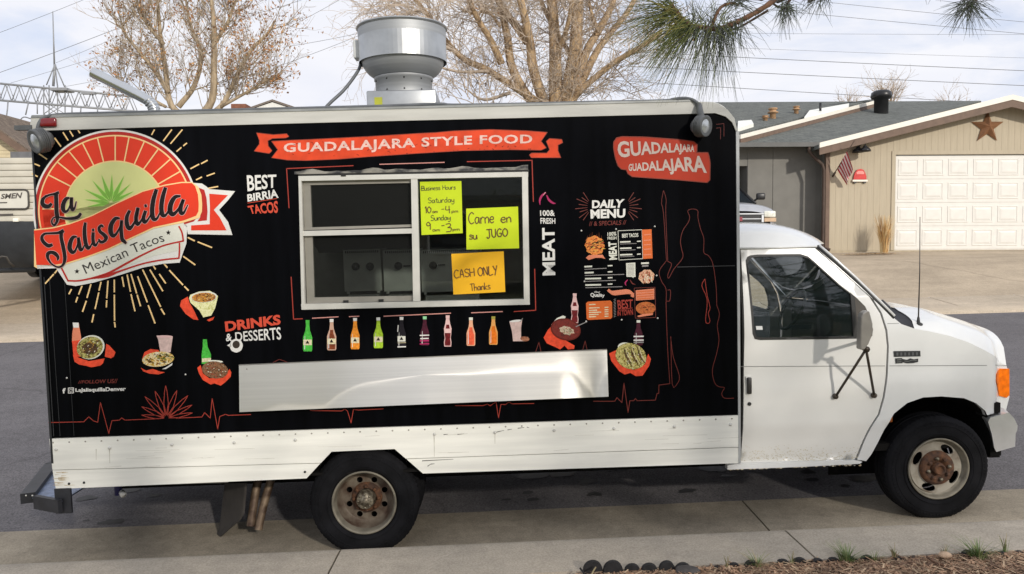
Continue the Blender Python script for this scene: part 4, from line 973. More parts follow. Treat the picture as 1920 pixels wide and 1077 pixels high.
# seats, dash and wheel seen through the glass
mb = MB()
for w in (-0.62, -1.55): mb.box(4.75, 5.0, w - 0.25, w + 0.25, 0.55, 1.02, gray_cloth, Lb, bev=0.05); mb.box(4.8, 5.35, w - 0.26, w + 0.26, 0.38, 0.58, gray_cloth, Lb, bev=0.05)
mb.box(5.75, 6.15, -1.95, -0.22, 0.5, 0.92, mat('dash', S(44, 50, 58), .7), Lb, bev=0.06); mb.build('seats', truck)
mb = MB(); c = np.array(Lc(5.62, 0.88, -1.55)); ax = np.array([-0.9, 0, 0.45]); ax /= np.linalg.norm(ax); b2 = np.cross(ax, [0, 1, 0]); mb.tube([c + 0.19 * (math.cos(t) * np.array([0, 1, 0]) + math.sin(t) * b2) for t in np.linspace(0, 2 * math.pi, 28)], 0.014, trim_m, n=8, cap=False); mb.build('steering_wheel', truck)
mb = MB(); mb.box(4.64, 6.2, -2.0, -0.16, 0.0, 0.05, chassis_m, Lb); mb.box(4.63, 4.66, -2.0, -1.5, 0.0, 1.42, chassis_m, Lb); mb.box(4.63, 4.66, -.65, -0.16, 0.0, 1.42, chassis_m, Lb); mb.build('cab_floor', truck)
# ------------------------------------------------------------------ printed wrap on the side panel
def sp(x, y, l): return Lc(*TS(x, y), 0.0016 + 0.0011 * l)
def ink(name, rgb, **k):
    return mat('ink_' + name, tuple(c * 0.93 for c in S(*rgb)), 0.42, var=k.pop('var', 0.05), scale=k.pop('scale', 5), spec=0.3, **k)
i_red = ink('red', (232, 62, 34)); i_dred = ink('deep_red', (190, 44, 36)); i_cream = ink('cream', (252, 214, 150)); i_white = ink('white', (232, 230, 224))
i_offw = ink('off_white', (226, 226, 212)); i_lime = ink('pale_lime', (216, 218, 146)); i_green = ink('leaf_green', (132, 186, 74)); i_lgreen = ink('light_green', (176, 240, 110))
i_blk = ink('black', (22, 14, 14)); i_orange = ink('orange', (226, 74, 36), var=0.12, scale=14); i_worn = ink('worn_white', (232, 196, 184), var=0.16, scale=30)
i_line = ink('thin_red', (172, 64, 52)); i_dline = ink('dim_red', (116, 48, 42)); i_coral = ink('coral', (224, 84, 60)); i_mag = ink('magenta', (176, 40, 96)); i_morange = ink('menu_orange', (222, 108, 48))
i_peach = ink('peach', (232, 140, 106)); i_grey = ink('grey', (150, 146, 144)); i_edge = ink('rose_edge', (214, 150, 140)); i_dray = ink('dim_ray', (122, 60, 52)); i_pink = ink('pale_pink', (228, 190, 186))
i_badge = ink('badge_red', (196, 58, 30)); i_bedge = ink('badge_edge', (150, 66, 50)); i_ltext = ink('badge_text', (216, 196, 184))

# --- round emblem with ribbon
E1 = Z(60, 230, 4.7875); E3 = Z(60, 430, 4.7875); A1 = Z(60, 330, 8.975); A2 = Z(200, 330, 7.18); A3 = Z(60, 420, 8.975)
pr = Print(sp)
for seg in [((280,90),(325,160)),((340,75),(370,125)),((415,70),(430,95)),((205,140),(260,215)),((5,240),(135,330)),((20,370),(70,390)),((0,460),(50,485)),((160,180),(185,220)),((1100,65),(1075,110)),((1255,65),(1180,165)),((1350,65),(1245,190)),((1390,185),(1360,210)),((1340,225),(1300,260)),((1575,340),(1520,370)),((1500,375),(1425,415)),((1640,455),(1570,480)),((1525,490),(1475,515)),((1670,575),(1580,592))]:
    pr.stroke(E1(*seg), 2.4, i_cream, 0)
for seg in [((1400,75),(1460,105)),((1490,115),(1615,165)),((1360,245),(1465,320)),((1185,310),(1215,345)),((1235,370),(1355,500)),((1370,515),(1405,550)),((1090,330),(1110,360)),((1145,405),(1200,485)),((1060,365),(1175,555)),((995,365),(1155,695)),((1160,715),(1190,765)),((950,425),(1035,655)),((1045,685),(1105,845)),((890,405),(940,575)),((945,590),(975,690)),((855,410),(885,560)),((890,585),(925,735)),((810,430),(825,515)),((740,455),(740,565)),((740,590),(742,820)),((742,835),(748,880)),((683,465),(672,620)),((672,640),(668,700)),((620,475),(603,550)),((600,570),(568,715)),((555,765),(540,835)),((530,495),(495,615)),((488,645),(455,740)),((450,510),(420,585)),((410,610),(395,655)),((355,540),(333,582)),((230,365),(205,395)),((195,405),(120,488))]:
    pr.stroke(E3(*seg), 2.6, i_cream, 0)
pr.build('sunburst_rays', panel, kind='stuff', fixn=False)
pr = Print(sp); CXE, CYE = 217.0, 395.0
def arcdisc(R, mt, l, k=1.022): pr.ell(CXE, CYE, R * k, R, mt, l, n=72)
def clip_arc(R, mt, l, a0, a1, k=1.022): pr.ell(CXE, CYE, R * k, R, mt, l, n=60, a0=a0, a1=a1)
# the disc stops at the ribbon: arc from lower left over the top to the right
clip_arc(151.5, i_white, 1, 163, 342); clip_arc(147.8, i_dred, 2, 165, 342); clip_arc(141.6, i_cream, 3, 166, 342); clip_arc(138.8, i_red, 4, 166, 342)
pr.poly([(67, 432), (70, 395), (180, 395), (175, 408), (135, 422), (100, 430)], i_white, 1); pr.poly([(70, 431), (74, 395), (150, 395), (170, 408), (135, 421), (100, 429)], i_dred, 2)
pr.poly([(76, 429), (79, 395), (150, 395), (165, 409), (132, 420)], i_cream, 3); pr.poly([(84, 428), (80.5, 395), (150, 395), (160, 410), (133, 419)], i_red, 4)
for k in range(-7, 8):
    a = math.radians(90 + 12 * k + (1.5 if k else 0)); c_, s_ = math.cos(a), math.sin(a)
    if k > 5: continue
    if 90 + 12 * k > 168: continue
    pr.stroke([(CXE + 93 * c_, CYE - 93 * s_), (CXE + 140 * 1.02 * c_, CYE - 140 * s_)], 2.5, i_cream, 5)
pr.stroke([(81, 392), (112, 392)], 2.5, i_cream, 5)
clip_arc(93.5, i_cream, 6, 160, 360); clip_arc(91, i_lime, 7, 160, 360)
pr.poly([(128, 395), (310, 395), (310, 352), (240, 375), (175, 407), (133, 421), (126, 405)], i_lime, 7)
for tip, w in [((1185, -10), 66), ((1358, -20), 50), ((1562, 5), 62), ((1668, 138), 50), ((1722, 262), 46), ((1030, 80), 56), ((895, 232), 52), ((905, 400), 44), ((950, 520), 44)]:
    b = np.array([1345.0, 455.0]); t = np.array(tip, float); d = t - b; L_ = np.linalg.norm(d); d /= L_; nn = np.array([-d[1], d[0]])
    q = lambda k: [tuple(b + d * L_ * 0.06), tuple(b + d * L_ * 0.36 + nn * (w * .5 + k)), tuple(t + d * k), tuple(b + d * L_ * 0.36 - nn * (w * .5 + k))]
    pr.poly(A1(*q(11)), i_lgreen, 8); pr.poly(A1(*q(0)), i_green, 9)
pr.build('sun_emblem', panel, fixn=False)
# ribbons
pr = Print(sp)
pr.poly([(108, 505), (127, 534), (143.5, 536.5), (177, 530), (227, 515.6), (269, 502), (306.5, 494.8), (338, 492.6), (345, 472), (350.5, 457), (352, 425), (345, 412), (289, 424), (200, 465), (100, 490)], i_white, 7)
pr.poly([(116, 500), (129, 526), (150, 526.5), (206, 511), (240, 499), (290, 480), (343.5, 468), (344.5, 450), (345, 416), (289, 428), (200, 468), (110, 490)], i_offw, 8)
pr.stroke(E3((272, 345), (300, 400), (332, 462)), 3.2, i_dred, 9); pr.stroke(E3((332, 462), (430, 462), (560, 435), (700, 390), (850, 310), (1000, 230), (1180, 150), (1365, 105)), [3.2, 3.2, 3.4, 4, 4, 3.4, 3, 3], i_dred, 9); pr.stroke(E3((1365, 108), (1352, 30), (1325, -25)), 3, i_dred, 9)
pr.stroke(E3((540, 445), (680, 418), (800, 375), (1000, 310), (1180, 275), (1325, 260)), [1.5, 6, 3.5, 3, 3, 3], i_dred, 9); pr.stroke(E3((1325, 262), (1330, 190), (1330, 125)), 3, i_dred, 9)
pr.poly(A2((1150, 95), (1290, 105), (1350, 145), (1385, 180), (1735, 208), (1640, 330), (1520, 460), (1640, 620), (1700, 797), (1100, 785), (1085, 690), (1050, 660), (1220, 560), (1230, 400)), i_white, 7)
pr.poly(A2((1388, 242), (1640, 262), (1550, 355), (1450, 460), (1530, 560), (1622, 735), (1145, 735), (1145, 668), (1395, 652), (1398, 400)), i_red, 8)
pr.poly(A2((1230, 155), (1322, 190), (1352, 300), (1366, 480), (1356, 600), (1228, 615), (1266, 560), (1286, 400), (1268, 260)), i_dred, 8)
pr.poly(A2((1045, 605), (1208, 582), (1180, 615), (1050, 655)), i_dred, 8)
top_r = [(66, 432.6), (102, 428.5), (133, 421), (175, 405.5), (216.6, 384.6), (269, 360.5), (310.6, 349), (342, 343.8), (361, 343.8), (371, 351), (376.5, 366), (378, 383), (377.5, 397), (372.5, 409)]
bot_r = [(345, 414), (289.8, 426), (241.7, 448.3), (206, 465.5), (164, 481), (127, 492.7), (102, 497), (70.5, 497)]
pr.poly([(x, y - 2.2) for x, y in top_r[:9]] + [(x + 2.5, y) for x, y in top_r[9:]] + [(345, 418)] + [(x, y + 3) for x, y in bot_r[1:-1]] + [(71, 503), (66, 500)], i_cream, 10)
pr.poly([(71, 497), (104, 497), (110, 503), (72, 504)], i_white, 10)
pr.poly(top_r[:9] + [(367.5, 350), (372.5, 365), (374, 383), (373.5, 397), (369, 405)] + bot_r, i_red, 11)
pr.build('ribbon', panel, fixn=False)
# --- lettering on the ribbon
ST = [
 (A1, [(250,350),(330,320),(400,308),(470,282)], [36,30,36,44]), (A1, [(262,340),(205,400),(200,470),(245,512),(310,512),(348,470)], [26,52,62,64,58,40]),
 (A1, [(428,320),(432,450),(436,600),(448,690),(445,760),(400,832),(362,800),(360,745),(400,700),(480,698),(600,718),(720,716),(800,690),(842,635)], [60,64,64,60,44,34,28,26,20,24,36,48,52,40]),
 (A1, [(650,372),(595,392),(552,470),(545,555),(578,606),(630,575),(668,480),(690,380)], [26,54,64,64,44,30,22,22]), (A1, [(688,372),(684,480),(702,570),(740,540),(766,435)], [48,54,50,28,18]),
 (A3, [(548,118),(460,152),(330,160),(245,166),(198,205),(192,260),(232,322),(300,368),(362,352)], [56,40,32,34,44,52,54,58,44]),
 (A3, [(515,150),(515,240),(543,370),(568,500),(574,600),(548,682),(490,725),(420,715),(340,660),(288,570),(292,505),(340,478),(410,500),(460,560),(452,612)], [56,54,58,56,52,38,28,26,28,44,56,50,58,46,22]),
 (A3, [(772,216),(712,228),(668,310),(656,410),(700,478),(750,450),(790,340),(802,240)], [24,52,64,68,56,36,22,26]), (A3, [(803,236),(815,330),(835,428),(870,428),(898,365)], [46,56,56,32,18]),
 (A3, [(918,-15),(905,100),(910,230),(930,345),(966,408),(1010,370),(1034,315)], [42,56,60,60,52,28,16]), (A3, [(1050,152),(1046,250),(1062,340),(1096,358),(1134,295)], [48,52,50,36,18]), (A3, [(1047,88),(1052,122)], [36,36]),
 (A3, [(1216,52),(1188,28),(1150,68),(1165,130),(1228,182),(1266,232),(1240,288),(1180,308),(1142,262)], [30,36,46,48,56,60,46,44,28]),
 (A1, [(1492,716),(1422,722),(1355,820),(1342,930),(1380,1010),(1440,970),(1508,845),(1526,765)], [28,54,66,72,56,36,24,26]), (A1, [(1528,755),(1520,900),(1535,1060),(1568,1100),(1600,1135)], [46,54,56,52,34]),
 (A2, [(322,472),(286,560),(290,658),(322,708),(370,660),(420,560),(440,450)], [34,46,52,48,30,24,28]), (A2, [(436,436),(410,560),(426,650),(470,618),(504,552)], [40,46,44,28,16]),
 (A2, [(536,478),(512,560),(522,622),(565,596),(612,515)], [40,44,44,26,14]), (A2, [(536,392),(542,418)], [30,30]), (A2, [(682,190),(642,330),(626,470),(642,576),(690,576),(732,495)], [42,52,54,52,30,16]),
 (A2, [(804,165),(766,300),(750,430),(766,526),(812,526),(864,435)], [42,52,54,52,30,16]), (A2, [(1004,274),(932,290),(878,380),(868,478),(906,520),(970,462),(1018,372),(1040,326)], [24,46,58,60,48,30,22,26]), (A2, [(1044,325),(1012,420),(1012,498),(1050,498),(1104,395)], [42,48,48,30,14])]
pr = Print(sp)
for fz, pts, ws in ST:
    k = 8.975 if fz is not A2 else 7.18
    pr.stroke(fz(*pts), [(w * 1.1 + 13) / k for w in ws], i_pink, 12, n=6)
for fz, pts, ws in ST:
    k = 8.975 if fz is not A2 else 7.18
    pr.stroke(fz(*pts), [w * 1.14 / k for w in ws], i_blk, 13, n=7)
pr.build('lettering', panel, fixn=False)
pr = Print(sp)
i_gry = ink('charcoal_text', (58, 54, 52))
pr.text('Mexican Tacos', [(155, 497), (196, 482), (250, 457), (293, 440), (304, 437)], [(163, 514), (205, 497), (258, 473), (300, 455.5), (311, 453)], i_gry, 9, 0.0)
for cx_, cy_ in ((146, 509), (317, 436.5)):
    pr.poly([(cx_ + (5.2 if k % 2 == 0 else 2.2) * math.sin(k * math.pi / 5), cy_ - (5.2 if k % 2 == 0 else 2.2) * math.cos(k * math.pi / 5)) for k in range(10)], i_blk, 9)
pr.build('lettering', panel, fixn=False)

# --- long orange banner
B5 = Z(460, 230, 5.669); B6 = Z(780, 230, 5.67)
pr = Print(sp)
body = B5((280,200),(420,192),(700,180),(1000,165),(1300,150),(1814,118)) + B6((200,108),(400,90),(800,75),(1200,90),(1395,105),(1330,200),(1385,270),(1330,295),(1000,290),(500,300),(0,330)) + B5((1300,365),(1000,390),(650,405),(450,400),(280,375),(345,290))
tl = B5((120,110),(300,130),(440,120),(465,150),(430,165),(290,170),(240,195),(245,250),(285,300),(255,330),(95,305),(150,230),(150,190)); trr = B6((1385,200),(1420,170),(1550,180),(1560,215),(1510,240),(1510,300),(1540,375),(1225,375),(1205,345),(1230,325),(1390,325),(1420,290))
for pl_ in (body, tl, trr):
    pr.poly(pl_, i_orange, 0); pr.line(pl_ + pl_[:1], 1.0, i_bedge, 1)
pr.text('GUADALAJARA STYLE FOOD', [(532, 269), (620, 266), (700, 262), (796, 258), (900, 254), (998, 252.5)], [(532, 291), (620, 289), (700, 286), (796, 281), (900, 275.5), (998, 274)], i_worn, 1, 0.028, 1.1)
i_fleck = ink('fleck', (112, 34, 26))
for i in range(70):
    x = 520 + RNG.random() * 480; y = 270 - (x - 520) * 0.03 + RNG.random() * 26; pr.stroke([(x, y), (x + RNG.uniform(-5, 5), y - RNG.random() * 3)], [0.4 + RNG.random(), 0.4], i_fleck, 2)
pr.build('banner', panel, fixn=False)
# --- city badge top right
G = Z(1130, 180, 6.337); pr = Print(sp)
bd = G((128,620),(130,550),(165,500),(230,485),(500,490),(900,520),(1080,545),(1120,580),(1117,675),(1250,675),(1268,740),(1276,800),(1272,1000),(1240,1030),(900,1000),(350,960),(300,925),(280,880),(220,870),(180,830),(150,740))
pr.poly(bd, i_badge, 0); pr.line(bd + bd[:1], 1.6, i_bedge, 1)
pr.text('GUADALAJARA', G((168,538),(450,540),(650,552),(900,570),(1087,582)), G((190,802),(450,758),(700,720),(900,700),(1087,692)), i_ltext, 1, 0.03, 1.0, 0.62)
pr.text('GUADALAJARA', G((308,812),(500,790),(700,762),(900,735),(1215,705)), G((308,918),(500,922),(700,928),(950,945),(1245,982)), i_ltext, 1, 0.03, 1.0, -0.62)
pr.build('city_badge', panel, fixn=False)
# --- slogans
pr = Print(sp)
def q4(z, txt, TL, TR, BR, BL, mt, l=0, bold=0.02, **k): pr.text(txt, z(TL, TR), z(BL, BR), mt, l, bold, **k)
q4(B5, 'BEST', (15,560),(330,552),(330,690),(25,735), i_white, bold=0.02); q4(B5, 'BIRRIA', (20,765),(342,705),(355,800),(25,842), i_white, bold=0.03); q4(B5, 'TACOS', (22,888),(345,830),(348,962),(55,972), i_coral, bold=0.03)
pr.stroke(B5((25, 857), (335, 808)), 1.0, i_coral); pr.build('slogan', panel, fixn=False)
pr = Print(sp); D = Z(410, 580, 10.105)
q4(D, 'DRINKS', (115,235),(1165,100),(1180,290),(135,430), i_coral, bold=0.04); q4(D, '&', (140,470),(250,455),(252,600),(140,612), i_white, bold=0.02); q4(D, 'DESSERTS', (312,440),(1172,335),(1190,575),(322,612), i_white, bold=0.012)
pr.ell(410 + 335/10.1, 580 + 690/10.1, 12.4, 12.6, i_white, 1, wob=0.03); pr.ell(410 + 335/10.1, 580 + 668/10.1, 6.8, 7.2, ink('coffee', (60, 52, 44)), 2); pr.poly(D((160, 690), (230, 640), (240, 720)), i_white, 1)
pr.build('slogan', panel, fixn=False)
pr = Print(sp); Mz = Z(1000, 350, 4.7875)
pr.text('MEAT', Mz((82, 800), (78, 372)), Mz((197, 795), (190, 370)), i_white, 0, 0.03); q4(Mz, '100&', (60,215),(190,210),(193,265),(62,265), i_white, bold=0.02); q4(Mz, 'FRESH', (62,282),(197,285),(197,335),(65,335), i_white, bold=0.02)
pr.stroke(Mz((110,55),(75,85),(58,125),(60,165)), [2.5,4,3.5,1], i_mag); pr.stroke(Mz((120,80),(140,120),(175,148),(198,152)), [2,4,3.5,1.2], i_mag); pr.stroke(Mz((108,52),(88,80)), [1,.6], i_pink, 1)
pr.build('slogan', panel, fixn=False)
pr = Print(sp); Q4 = Z(80, 600, 4.7875)
q4(Q4, '//FOLLOW US//', (322,545),(675,528),(670,568),(318,572), i_dline, bold=0.02)
pr.build('lettering', panel, fixn=False); pr = Print(sp)
q4(Q4, 'f', (177,615),(207,612),(205,660),(180,662), i_white, bold=0.05); pr.build('letter_icon', panel, fixn=False); pr = Print(sp); q4(Q4, 'LaJalisquillaDenver', (295,615),(748,600),(746,648),(295,656), i_white, bold=0.03)
pr.build('lettering', panel, fixn=False); pr = Print(sp)
a, b = Q4((232, 612), (278, 658)); w_, h_ = b[0] - a[0], b[1] - a[1]
pr.line([(a[0], a[1]), (b[0], a[1] - .4), (b[0], b[1] - .4), (a[0], b[1]), (a[0], a[1])], 1.5, i_white); cxi, cyi = (a[0] + b[0]) / 2, (a[1] + b[1]) / 2
pr.line([(cxi + 2.6 * math.cos(t), cyi + 2.6 * math.sin(t)) for t in np.linspace(0, 6.283, 13)], 1.2, i_white); pr.ell(b[0] - 2, a[1] + 2, .8, .8, i_white, n=8)
pr.build('camera_icon', panel, fixn=False)
# --- pulse lines, agave, plain statue outline
pr = Print(sp)
pr.line(Q4((55,922),(370,915),(415,870),(455,905),(495,920),(520,742),(595,1020),(622,905),(690,900),(710,880),(740,900),(1060,886)), 1.3, i_line); pr.line(Q4((1200,882),(1430,872),(1455,832),(1505,882),(1522,705),(1572,980),(1590,868),(1640,848),(1670,857),(1868,850)), 1.3, i_line)
for tip, w in [((1105,590),34),((1010,640),36),((1205,635),36),((920,690),34),((1305,680),34),((890,780),30),((1340,765),30),((890,855),26),((1345,835),26)]:
    b = np.array([1112.0, 885.0]); t = np.array(tip, float); d = t - b; L_ = np.linalg.norm(d); d /= L_; nn = np.array([-d[1], d[0]])
    q = [tuple(b + d * L_ * .1), tuple(b + d * L_ * .45 + nn * w * .6), tuple(b + d * L_ * .8 + nn * w * .36), tuple(t), tuple(b + d * L_ * .8 - nn * w * .36), tuple(b + d * L_ * .45 - nn * w * .6), tuple(b + d * L_ * .1)]
    pr.line(Q4(*q), 1.3, i_line)
H = Z(640, 717, 2.992)
pr.line([(582, 770)] + H((0,161),(8,158),(20,150),(35,162),(55,228),(68,152),(95,156),(235,149)), 1.2, i_line); pr.line(H((640,131),(795,131),(820,122),(835,132),(868,110),(882,200),(895,124),(920,125),(940,112),(960,121),(1080,119)), 1.2, i_line)
pr.line([(512, 680), (524, 674), (538, 679)], 1.0, i_dline)
K = Z(1000, 550, 4.7875)
pr.line(K((540,970),(730,970),(750,938),(795,982),(813,808),(850,1070),(866,965),(900,965),(918,945),(930,965),(1095,960),(1110,900),(1125,900),(1127,825),(1225,812)), 1.2, i_dline)
pr.line(K((20,530),(50,440),(70,530)), 1.0, i_dline); pr.line(K((440,520),(465,430),(485,520)), 1.0, i_dline)
pr.build('pulse_line', panel, kind='stuff', fixn=False)
pr = Print(sp)
pr.stroke(Mz((1195,670),(1168,240),(1150,150),(1165,50),(1172,45),(1192,120),(1188,235),(1206,672)), 0.9, i_dline, n=3); pr.stroke(Mz((1206,672),(1240,700),(1207,790),(1216,822),(1262,740),(1340,640),(1330,560),(1320,490),(1340,400),(1392,318),(1402,270),(1386,218),(1430,202),(1475,218),(1477,280),(1500,380),(1530,470),(1530,592),(1572,622),(1612,700),(1640,900),(1646,1070)), 1.0, i_dline, n=4)
pr.stroke(K((1646,110),(1670,190),(1650,290),(1666,420),(1640,560),(1606,690),(1625,800),(1666,840),(1715,848),(1690,900),(1716,942),(1800,942)), 1.0, i_dline, n=3); pr.stroke(Mz((1190,672),(1130,760),(1150,850),(1190,920),(1192,1040)), 1.0, i_dline, n=4); pr.stroke(K((1190,80),(1205,500),(1225,812)), 1.0, i_dline)
pr.stroke(K((1232,390),(1255,570),(1310,740),(1292,810),(1246,816),(1234,392)), 1.0, i_dline, n=3); pr.stroke(K((1540,-128),(1512,-66),(1560,60),(1545,240),(1565,272),(1585,250),(1570,180),(1586,130),(1560,20),(1540,-128)), 1.0, i_line, n=3)
pr.stroke(Mz((1205,930),(1230,935),(1225,1020),(1200,1030)), 1.0, i_dline); pr.line(G((1350,340),(1440,330),(1440,480)), .9, i_dline); pr.line(G((1350,385),(1400,378),(1400,515)), .9, i_dline)
pr.build('statue_outline', panel, kind='stuff', fixn=False)
# --- red line frame round the window
pr = Print(sp)
for ln in [[(542,390),(537.5,316.5),(662,311)],[(712,308.5),(833,304.8)],[(876,303.5),(997.5,301),(1000,378)],[(1002.5,505),(1004.5,582),(964,584.5)],[(942,584.5),(884,586.8)],[(845,587.5),(720,593.2)],[(673,593.2),(655,594)],[(634,594.3),(586,597)],[(567,598),(550.5,598.6),(546,520)]]: pr.line(ln, 1.7, i_edge if len(ln) == 2 else i_line, 0)
pr.build('window_border', panel, kind='stuff', fixn=False)

# --- bottles and dishes
def bottle(cx, y0, y1, liq, cap, lab, hw=8.6, foam=None, lean=0.0, cola=False):
    p = Print(sp); H_ = y1 - y0
    def xy(dx, t): return (cx + dx + (t - .5) * lean, y0 + t * H_)
    prof = [(3.3, 0), (3.3, .18), (4.2, .32), (hw, .55), (hw, .95), (hw * .85, 1.0)] if not cola else [(3.0, 0), (3.2, .12), (4.6, .26), (7.2, .42), (6.6, .6), (5.6, .72), (7.0, .86), (6.4, 1.0)]
    out_ = [xy(-a, t) for a, t in prof] + [xy(a, t) for a, t in reversed(prof)]; k = 0.78
    p.poly(out_, foam or i_pink, 1) if foam or cola else p.poly(out_, liq, 1)
    p.poly([xy(-a * k, .2 + t * .77) for a, t in [(p_[0] * (1 if p_[1] > .2 else 1), p_[1]) for p_ in prof][1:]] + [xy(a * k, .2 + t * .77) for a, t in reversed(prof[1:])], liq, 2)
    p.poly([xy(-3.6, -.01), xy(3.6, -.01), xy(3.4, .09), xy(-3.4, .09)], cap, 3)
    if lab is not None:
        p.poly([xy(-hw * .92, .62), xy(hw * .92, .62), xy(hw * .92, .80), xy(-hw * .92, .80)], lab, 3)
        p.poly([xy(0, .60), xy(-6, .76), xy(6, .76)], lab, 4); p.poly([xy(0, .64), xy(-3.6, .745), xy(3.6, .745)], i_blk, 5)
    p.stroke([xy(-hw * .55, .5), xy(-hw * .6, .93)], [.6, 1.3], i_white, 6) if not cola else p.poly([xy(-6.4, .42), xy(6.4, .42), xy(6.2, .56), xy(-6.2, .56)], i_pink, 5)
    return p.build('bottle_print', panel, fixn=False)
g1 = ink('bottle_green', (74, 186, 66), var=.2, scale=60); br = ink('bottle_brown', (128, 62, 34), var=.3, scale=60); og = ink('bottle_orange', (236, 146, 44), var=.2, scale=60); lm = ink('bottle_lime', (172, 208, 52), var=.2, scale=60)
dk = ink('bottle_dark', (26, 22, 30), var=.2, scale=60); pu = ink('bottle_purple', (72, 20, 40), var=.3, scale=60); co = ink('bottle_cola', (110, 24, 30), var=.3, scale=60); cr2 = ink('bottle_coral', (234, 100, 66), var=.2, scale=60); o2 = ink('bottle_amber', (232, 120, 28), var=.15, scale=60)
i_lab = ink('label_cream', (226, 214, 176), var=.15, scale=80)
bottle(577, 601, 659, g1, g1, i_lab); bottle(622, 599, 657, br, i_white, i_lab, foam=ink('glass_pink', (206, 168, 146))); bottle(666, 597, 655, og, i_white, i_lab, hw=8.2); bottle(709.5, 596, 653, lm, i_white, i_lab); bottle(753, 595, 652, dk, i_white, i_offw, hw=8); bottle(796.5, 594, 648, pu, ink('mint', (150, 214, 160)), None, hw=8); bottle(839.5, 592, 650, co, i_pink, None, hw=7.4, cola=True)
bottle(883, 596, 648.5, cr2, i_offw, None, hw=8, foam=ink('glass_peach', (236, 176, 140))); bottle(925, 594, 646.5, o2, ink('cap_olive', (170, 160, 70)), None, hw=8, foam=ink('glass_amber', (236, 170, 96)))
p = Print(sp)
for y, w_ in ((629, 17), (635, 15), (639, 16), (645, 17)): p.stroke([(796 - w_ / 2, y), (796 + w_ / 2, y - .5)], 2.0 if y != 639 else 3, i_mag if y > 636 else i_white, 6)
p.build('bottle_print', panel, kind='stuff', fixn=False); p = Print(sp); p.stroke([(747, 610), (746, 622)], 1.6, i_white, 6); p.stroke([(746, 650.5), (761, 650)], 2, i_white, 6); p.stroke([(746, 643), (761, 642.5)], 1, i_lab, 6); p.build('bottle_print', panel, kind='stuff', fixn=False)
horch = ink('milk_pink', (214, 186, 178), var=.12, scale=50)
p = Print(sp); p.poly([(955, 603), (979, 600), (977, 615), (977, 634), (990, 632), (992, 638), (985, 640), (962, 640), (960, 622)], horch, 1); p.ell(984, 635.5, 8.5, 4.5, food('cinnamon', [S(90, 48, 36), S(150, 90, 60), S(190, 140, 110)], 120), 2, rot=8); p.stroke([(975, 604), (980, 597)], 1.2, i_grey, 2); p.ell(967, 602, 11.5, 2, i_white, 2, rot=-6); p.build('dish_print', panel, fixn=False)
f_soup = food('birria', [S(50, 30, 18), S(110, 90, 34), S(190, 186, 110), S(70, 44, 22)], 70); f_plate = food('tortilla_plate', [S(60, 46, 20), S(214, 170, 66), S(236, 226, 190), S(96, 104, 40)], 80); f_meat = food('meat', [S(44, 26, 18), S(110, 70, 44), S(150, 112, 78), S(70, 30, 24)], 130)
f_taco = food('tacos', [S(60, 44, 26), S(150, 140, 62), S(214, 202, 130), S(104, 72, 40)], 75); f_red = food('red_soup', [S(70, 14, 12), S(124, 34, 24), S(84, 18, 14)], 60); f_top = food('herbs', [S(70, 90, 50), S(216, 196, 170), S(120, 60, 40)], 160)
i_splash = ink('splash', (232, 78, 48), var=.16, scale=40)
RG = random.Random(12)
def garnish(p, cx_, cy_, rx, ry, cols, n, l=7, ln=4.0, w=1.3, rot=0.0):
    for _ in range(n):
        a = RG.random() * 6.283; r = math.sqrt(RG.random()) * .85; x, y = r * rx * math.cos(a), r * ry * math.sin(a); c_, s_ = math.cos(math.radians(rot)), math.sin(math.radians(rot)); x, y = cx_ + c_ * x - s_ * y, cy_ + s_ * x + c_ * y
        b = RG.uniform(-.6, .6) + math.radians(rot); q = RG.uniform(.4, 1) * ln; p.stroke([(x, y), (x + q * .5 * math.cos(b), y + q * .5 * math.sin(b) - .5), (x + q * math.cos(b), y + q * math.sin(b))], [w * .4, w * RG.uniform(.6, 1.2), w * .3], RG.choice(cols), l, n=3)
gk = ink('char_brown', (52, 32, 18)); gg = ink('herb_green', (104, 122, 48)); gy = ink('corn_yellow', (222, 178, 76)); gw = ink('onion_white', (238, 230, 206)); gt = ink('tomato', (176, 56, 36)); gb = ink('toast_brown', (134, 84, 44))
def dish(fn_): 
    p = Print(sp); fn_(p); p.build('dish_print', panel, fixn=False)
def d1(p):
    p.poly(Q4((265,185),(268,120),(278,60),(272,25),(325,25),(330,60),(345,140),(350,200),(330,330),(280,330)), i_peach, 1); p.poly(Q4((266,190),(350,180),(345,330),(280,330)), i_splash, 2); p.poly(Q4((272,25),(325,25),(328,70),(278,70)), i_white, 2)
    p.poly(Q4((275,310),(330,340),(420,370),(560,345),(545,390),(520,410),(440,425),(390,412),(330,400),(290,375)), i_splash, 3); p.poly(Q4((572,215),(600,230),(655,290),(640,330),(615,345),(560,330)), i_splash, 1)
    p.ell(80 + 435/4.7875, 600 + 245/4.7875, 26.5, 22, i_offw, 4, rot=-20); p.ell(80 + 428/4.7875, 600 + 248/4.7875, 25, 20, f_soup, 5, rot=-20); p.ell(80 + 430/4.7875, 600 + 255/4.7875, 14, 12, food('dark_broth', [S(40, 24, 12), S(84, 58, 24), S(30, 20, 12)], 60), 6, rot=-10, wob=.1); garnish(p, 80 + 432/4.7875, 600 + 248/4.7875, 24, 19, [gk, gg, gw, gb, gy], 46, 7, 4.5, 1.5, -20)
